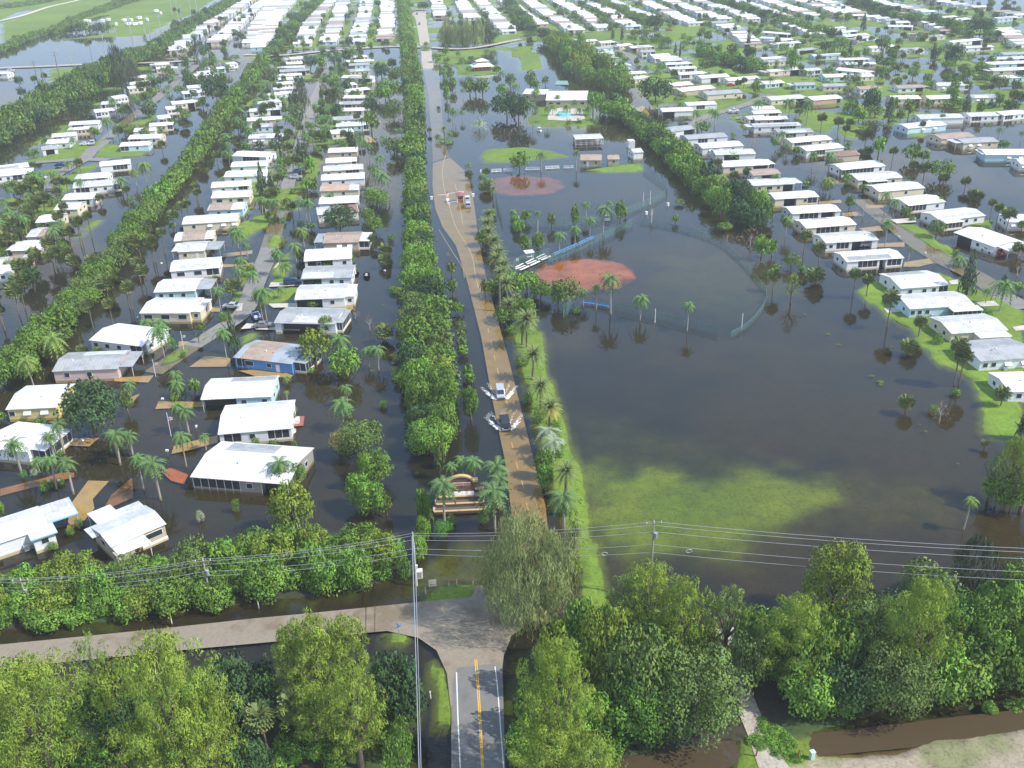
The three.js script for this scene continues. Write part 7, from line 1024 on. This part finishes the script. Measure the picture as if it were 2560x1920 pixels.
// ---------------------------------------------------------------- palms and trees of the far blocks
scatter(120, '@full\n380 30 560 30 470 220 330 300 200 330 330 170', ['queen', 'broad', 'sabal', 'broad', 'dark'], [4, 7], [4, 8]);
scatter(80, '@full\n650 10 860 5 850 110 560 115', ['broad', 'dark', 'queen', 'broad'], [4, 8], [4, 8]);
scatter(80, '@full\n940 0 1240 0 1420 60 1210 90 1130 60 1060 95 950 95', ['broad', 'dark', 'queen', 'conifer', 'broad'], [4, 8], [4, 8]);
scatter(85, '@full\n1240 0 1520 0 1700 70 1560 72 1450 66 1380 80 1300 85', ['broad', 'dark', 'broad', 'queen'], [4, 7], [4, 7]);
scatter(85, '@full\n1560 0 2200 0 2200 40 1950 60 1700 60', ['broad', 'dark', 'broad', 'olive'], [5, 8], [4, 8]);
scatter(170, '@full\n1450 75 2200 60 2200 240 2000 240 1660 260 1500 180', ['broad', 'queen', 'sabal', 'shrub', 'broad'], [4, 8], [4, 7.5]);
scatter(60, '@full\n610 330 720 180 740 190 660 380 640 560 560 660 500 720 480 690 560 560', ['queen', 'sabal', 'broad', 'shrub'], [2, 4], [2, 5]);
scatter(80, '@full\n560 130 640 130 560 330 470 380', ['queen', 'sabal', 'broad'], [3, 5], [3, 6]);
scatter(70, '@full\n690 130 800 130 780 330 680 330', ['queen', 'sabal', 'broad', 'shrub'], [3, 5], [3, 6]);
scatter(80, '@full\n60 420 190 400 130 560 0 660 0 480', ['sabal', 'sabal', 'queen', 'shrub'], [2, 4], [2, 4]);

// ---------------------------------------------------------------- the farthest homes read as one mass; the rest are things with a label each
{
  const far = HOMES.filter((h) => h.o.userData.far), near = HOMES.length - far.length; far.sort((a, b) => b.pos.z - a.pos.z);
  const drop = far.slice(Math.max(0, 300 - near)), by = new Map(), M4 = new THREE.Matrix4();
  for (const h of drop) { scene.remove(h.o); h.o.updateMatrixWorld(true); h.o.traverse((m) => { if (!m.isMesh) return; const key = m.geometry.uuid + m.material.uuid; if (!by.has(key)) by.set(key, [m, []]); by.get(key)[1].push(m.matrixWorld.clone()); }); HOMES.splice(HOMES.indexOf(h), 1); }
  const g = new THREE.Group(); g.name = 'distant_homes'; g.userData = { kind: 'stuff', label: 'mass of white-roofed mobile homes filling the distance' }; scene.add(g);
  for (const [m, ms] of by.values()) { const im = new THREE.InstancedMesh(m.geometry, m.material, ms.length); im.name = m.name; im.castShadow = im.receiveShadow = true; ms.forEach((q, i) => im.setMatrixAt(i, q)); g.add(im); } void M4;
}
{   // plants past the largest few hundred of a kind: joined into one mass of distant crowns
  const per = {}, drop = new Map();
  for (const p of ALL.slice().sort((a, b) => b.b.z - a.b.z)) { const k = p.o.name.replace(/_\d{3,}$/, ''); per[k] = (per[k] ?? 0) + 1; if (per[k] > 290 || p.b.z < -900) { p.gone = true; scene.remove(p.o); p.o.updateMatrixWorld(true); p.o.traverse((m) => { if (!m.isMesh) return; const key = m.geometry.uuid + m.material.uuid; if (!drop.has(key)) drop.set(key, [m, []]); drop.get(key)[1].push(m.matrixWorld.clone()); }); } }
  const g = new THREE.Group(); g.name = 'distant_trees'; g.userData = { kind: 'stuff', label: 'scattered trees and palms among the distant homes' }; scene.add(g);
  for (const [m, ms] of drop.values()) { const im = new THREE.InstancedMesh(m.geometry, m.material, ms.length); im.name = m.name; im.castShadow = im.receiveShadow = true; ms.forEach((q, i) => im.setMatrixAt(i, q)); g.add(im); }
}
{   // each plant is told by the thing it stands nearest to
  const marks = HOMES.filter((h) => h.say).map((h) => [h.pos, h.say]); const mk = (x, y, say) => marks.push([G(x, y), say]);
  mk(1000, 1090, 'the brick entrance sign'); mk(995, 436, 'the gatehouse'); mk(1262, 592, 'the nearer clay infield'); mk(1130, 400, 'the farther clay infield'); mk(1020, 1330, 'the road junction'); mk(1625, 1560, 'the sandy path'); mk(1081, 853, 'the silver minivan'); mk(1405, 1290, 'the transformer pole'); mk(1900, 1590, 'the muddy canal'); mk(880, 1600, 'the white rail'); mk(55, 1610, 'the blue tarp'); mk(456, 1300, 'the utility pole near the grey-roofed home'); mk(960, 300, 'the round planted island'); mk(1300, 245, 'the swimming pool'); mk(1200, 520, 'the bleachers'); mk(1500, 560, 'the nearer outfield'); mk(1290, 330, 'the larger hut'); mk(1950, 880, 'the lone palm in the flooded field'); mk(200, 210, 'the woodland belt'); mk(310, 125, 'the causeway'); mk(900, 600, 'the median hedge'); mk(1060, 60, 'the casuarina grove'); mk(1080, 180, 'the flooded park'); mk(1600, 480, 'the hedge behind the fields'); mk(1580, 100, 'the far pond');
  const used = new Map(); const near = (p) => { let b = null, bd = 1e18; for (const [q, s] of marks) { const d = q.distanceToSquared(p); if (d < bd) { bd = d; b = s; } } return [b, bd]; };
  const list = ALL.filter((p) => !p.gone && !p.fixed).map((p) => { const [s, d] = near(p.b); return { p, s, d }; }).sort((a, b) => a.d - b.d);
  for (const { p, s } of list) { const key = SAYOF(p.kind) + s, n = used.get(key) ?? 0; used.set(key, n + 1); p.o.userData.label = `${SAYOF(p.kind)}, ${n ? ord(n) + ' ' : ''}nearest to ${s}`; }
  function SAYOF(k) { return PSAY[k] ?? SAY[k]; }
}
renderer.render(scene, camera);
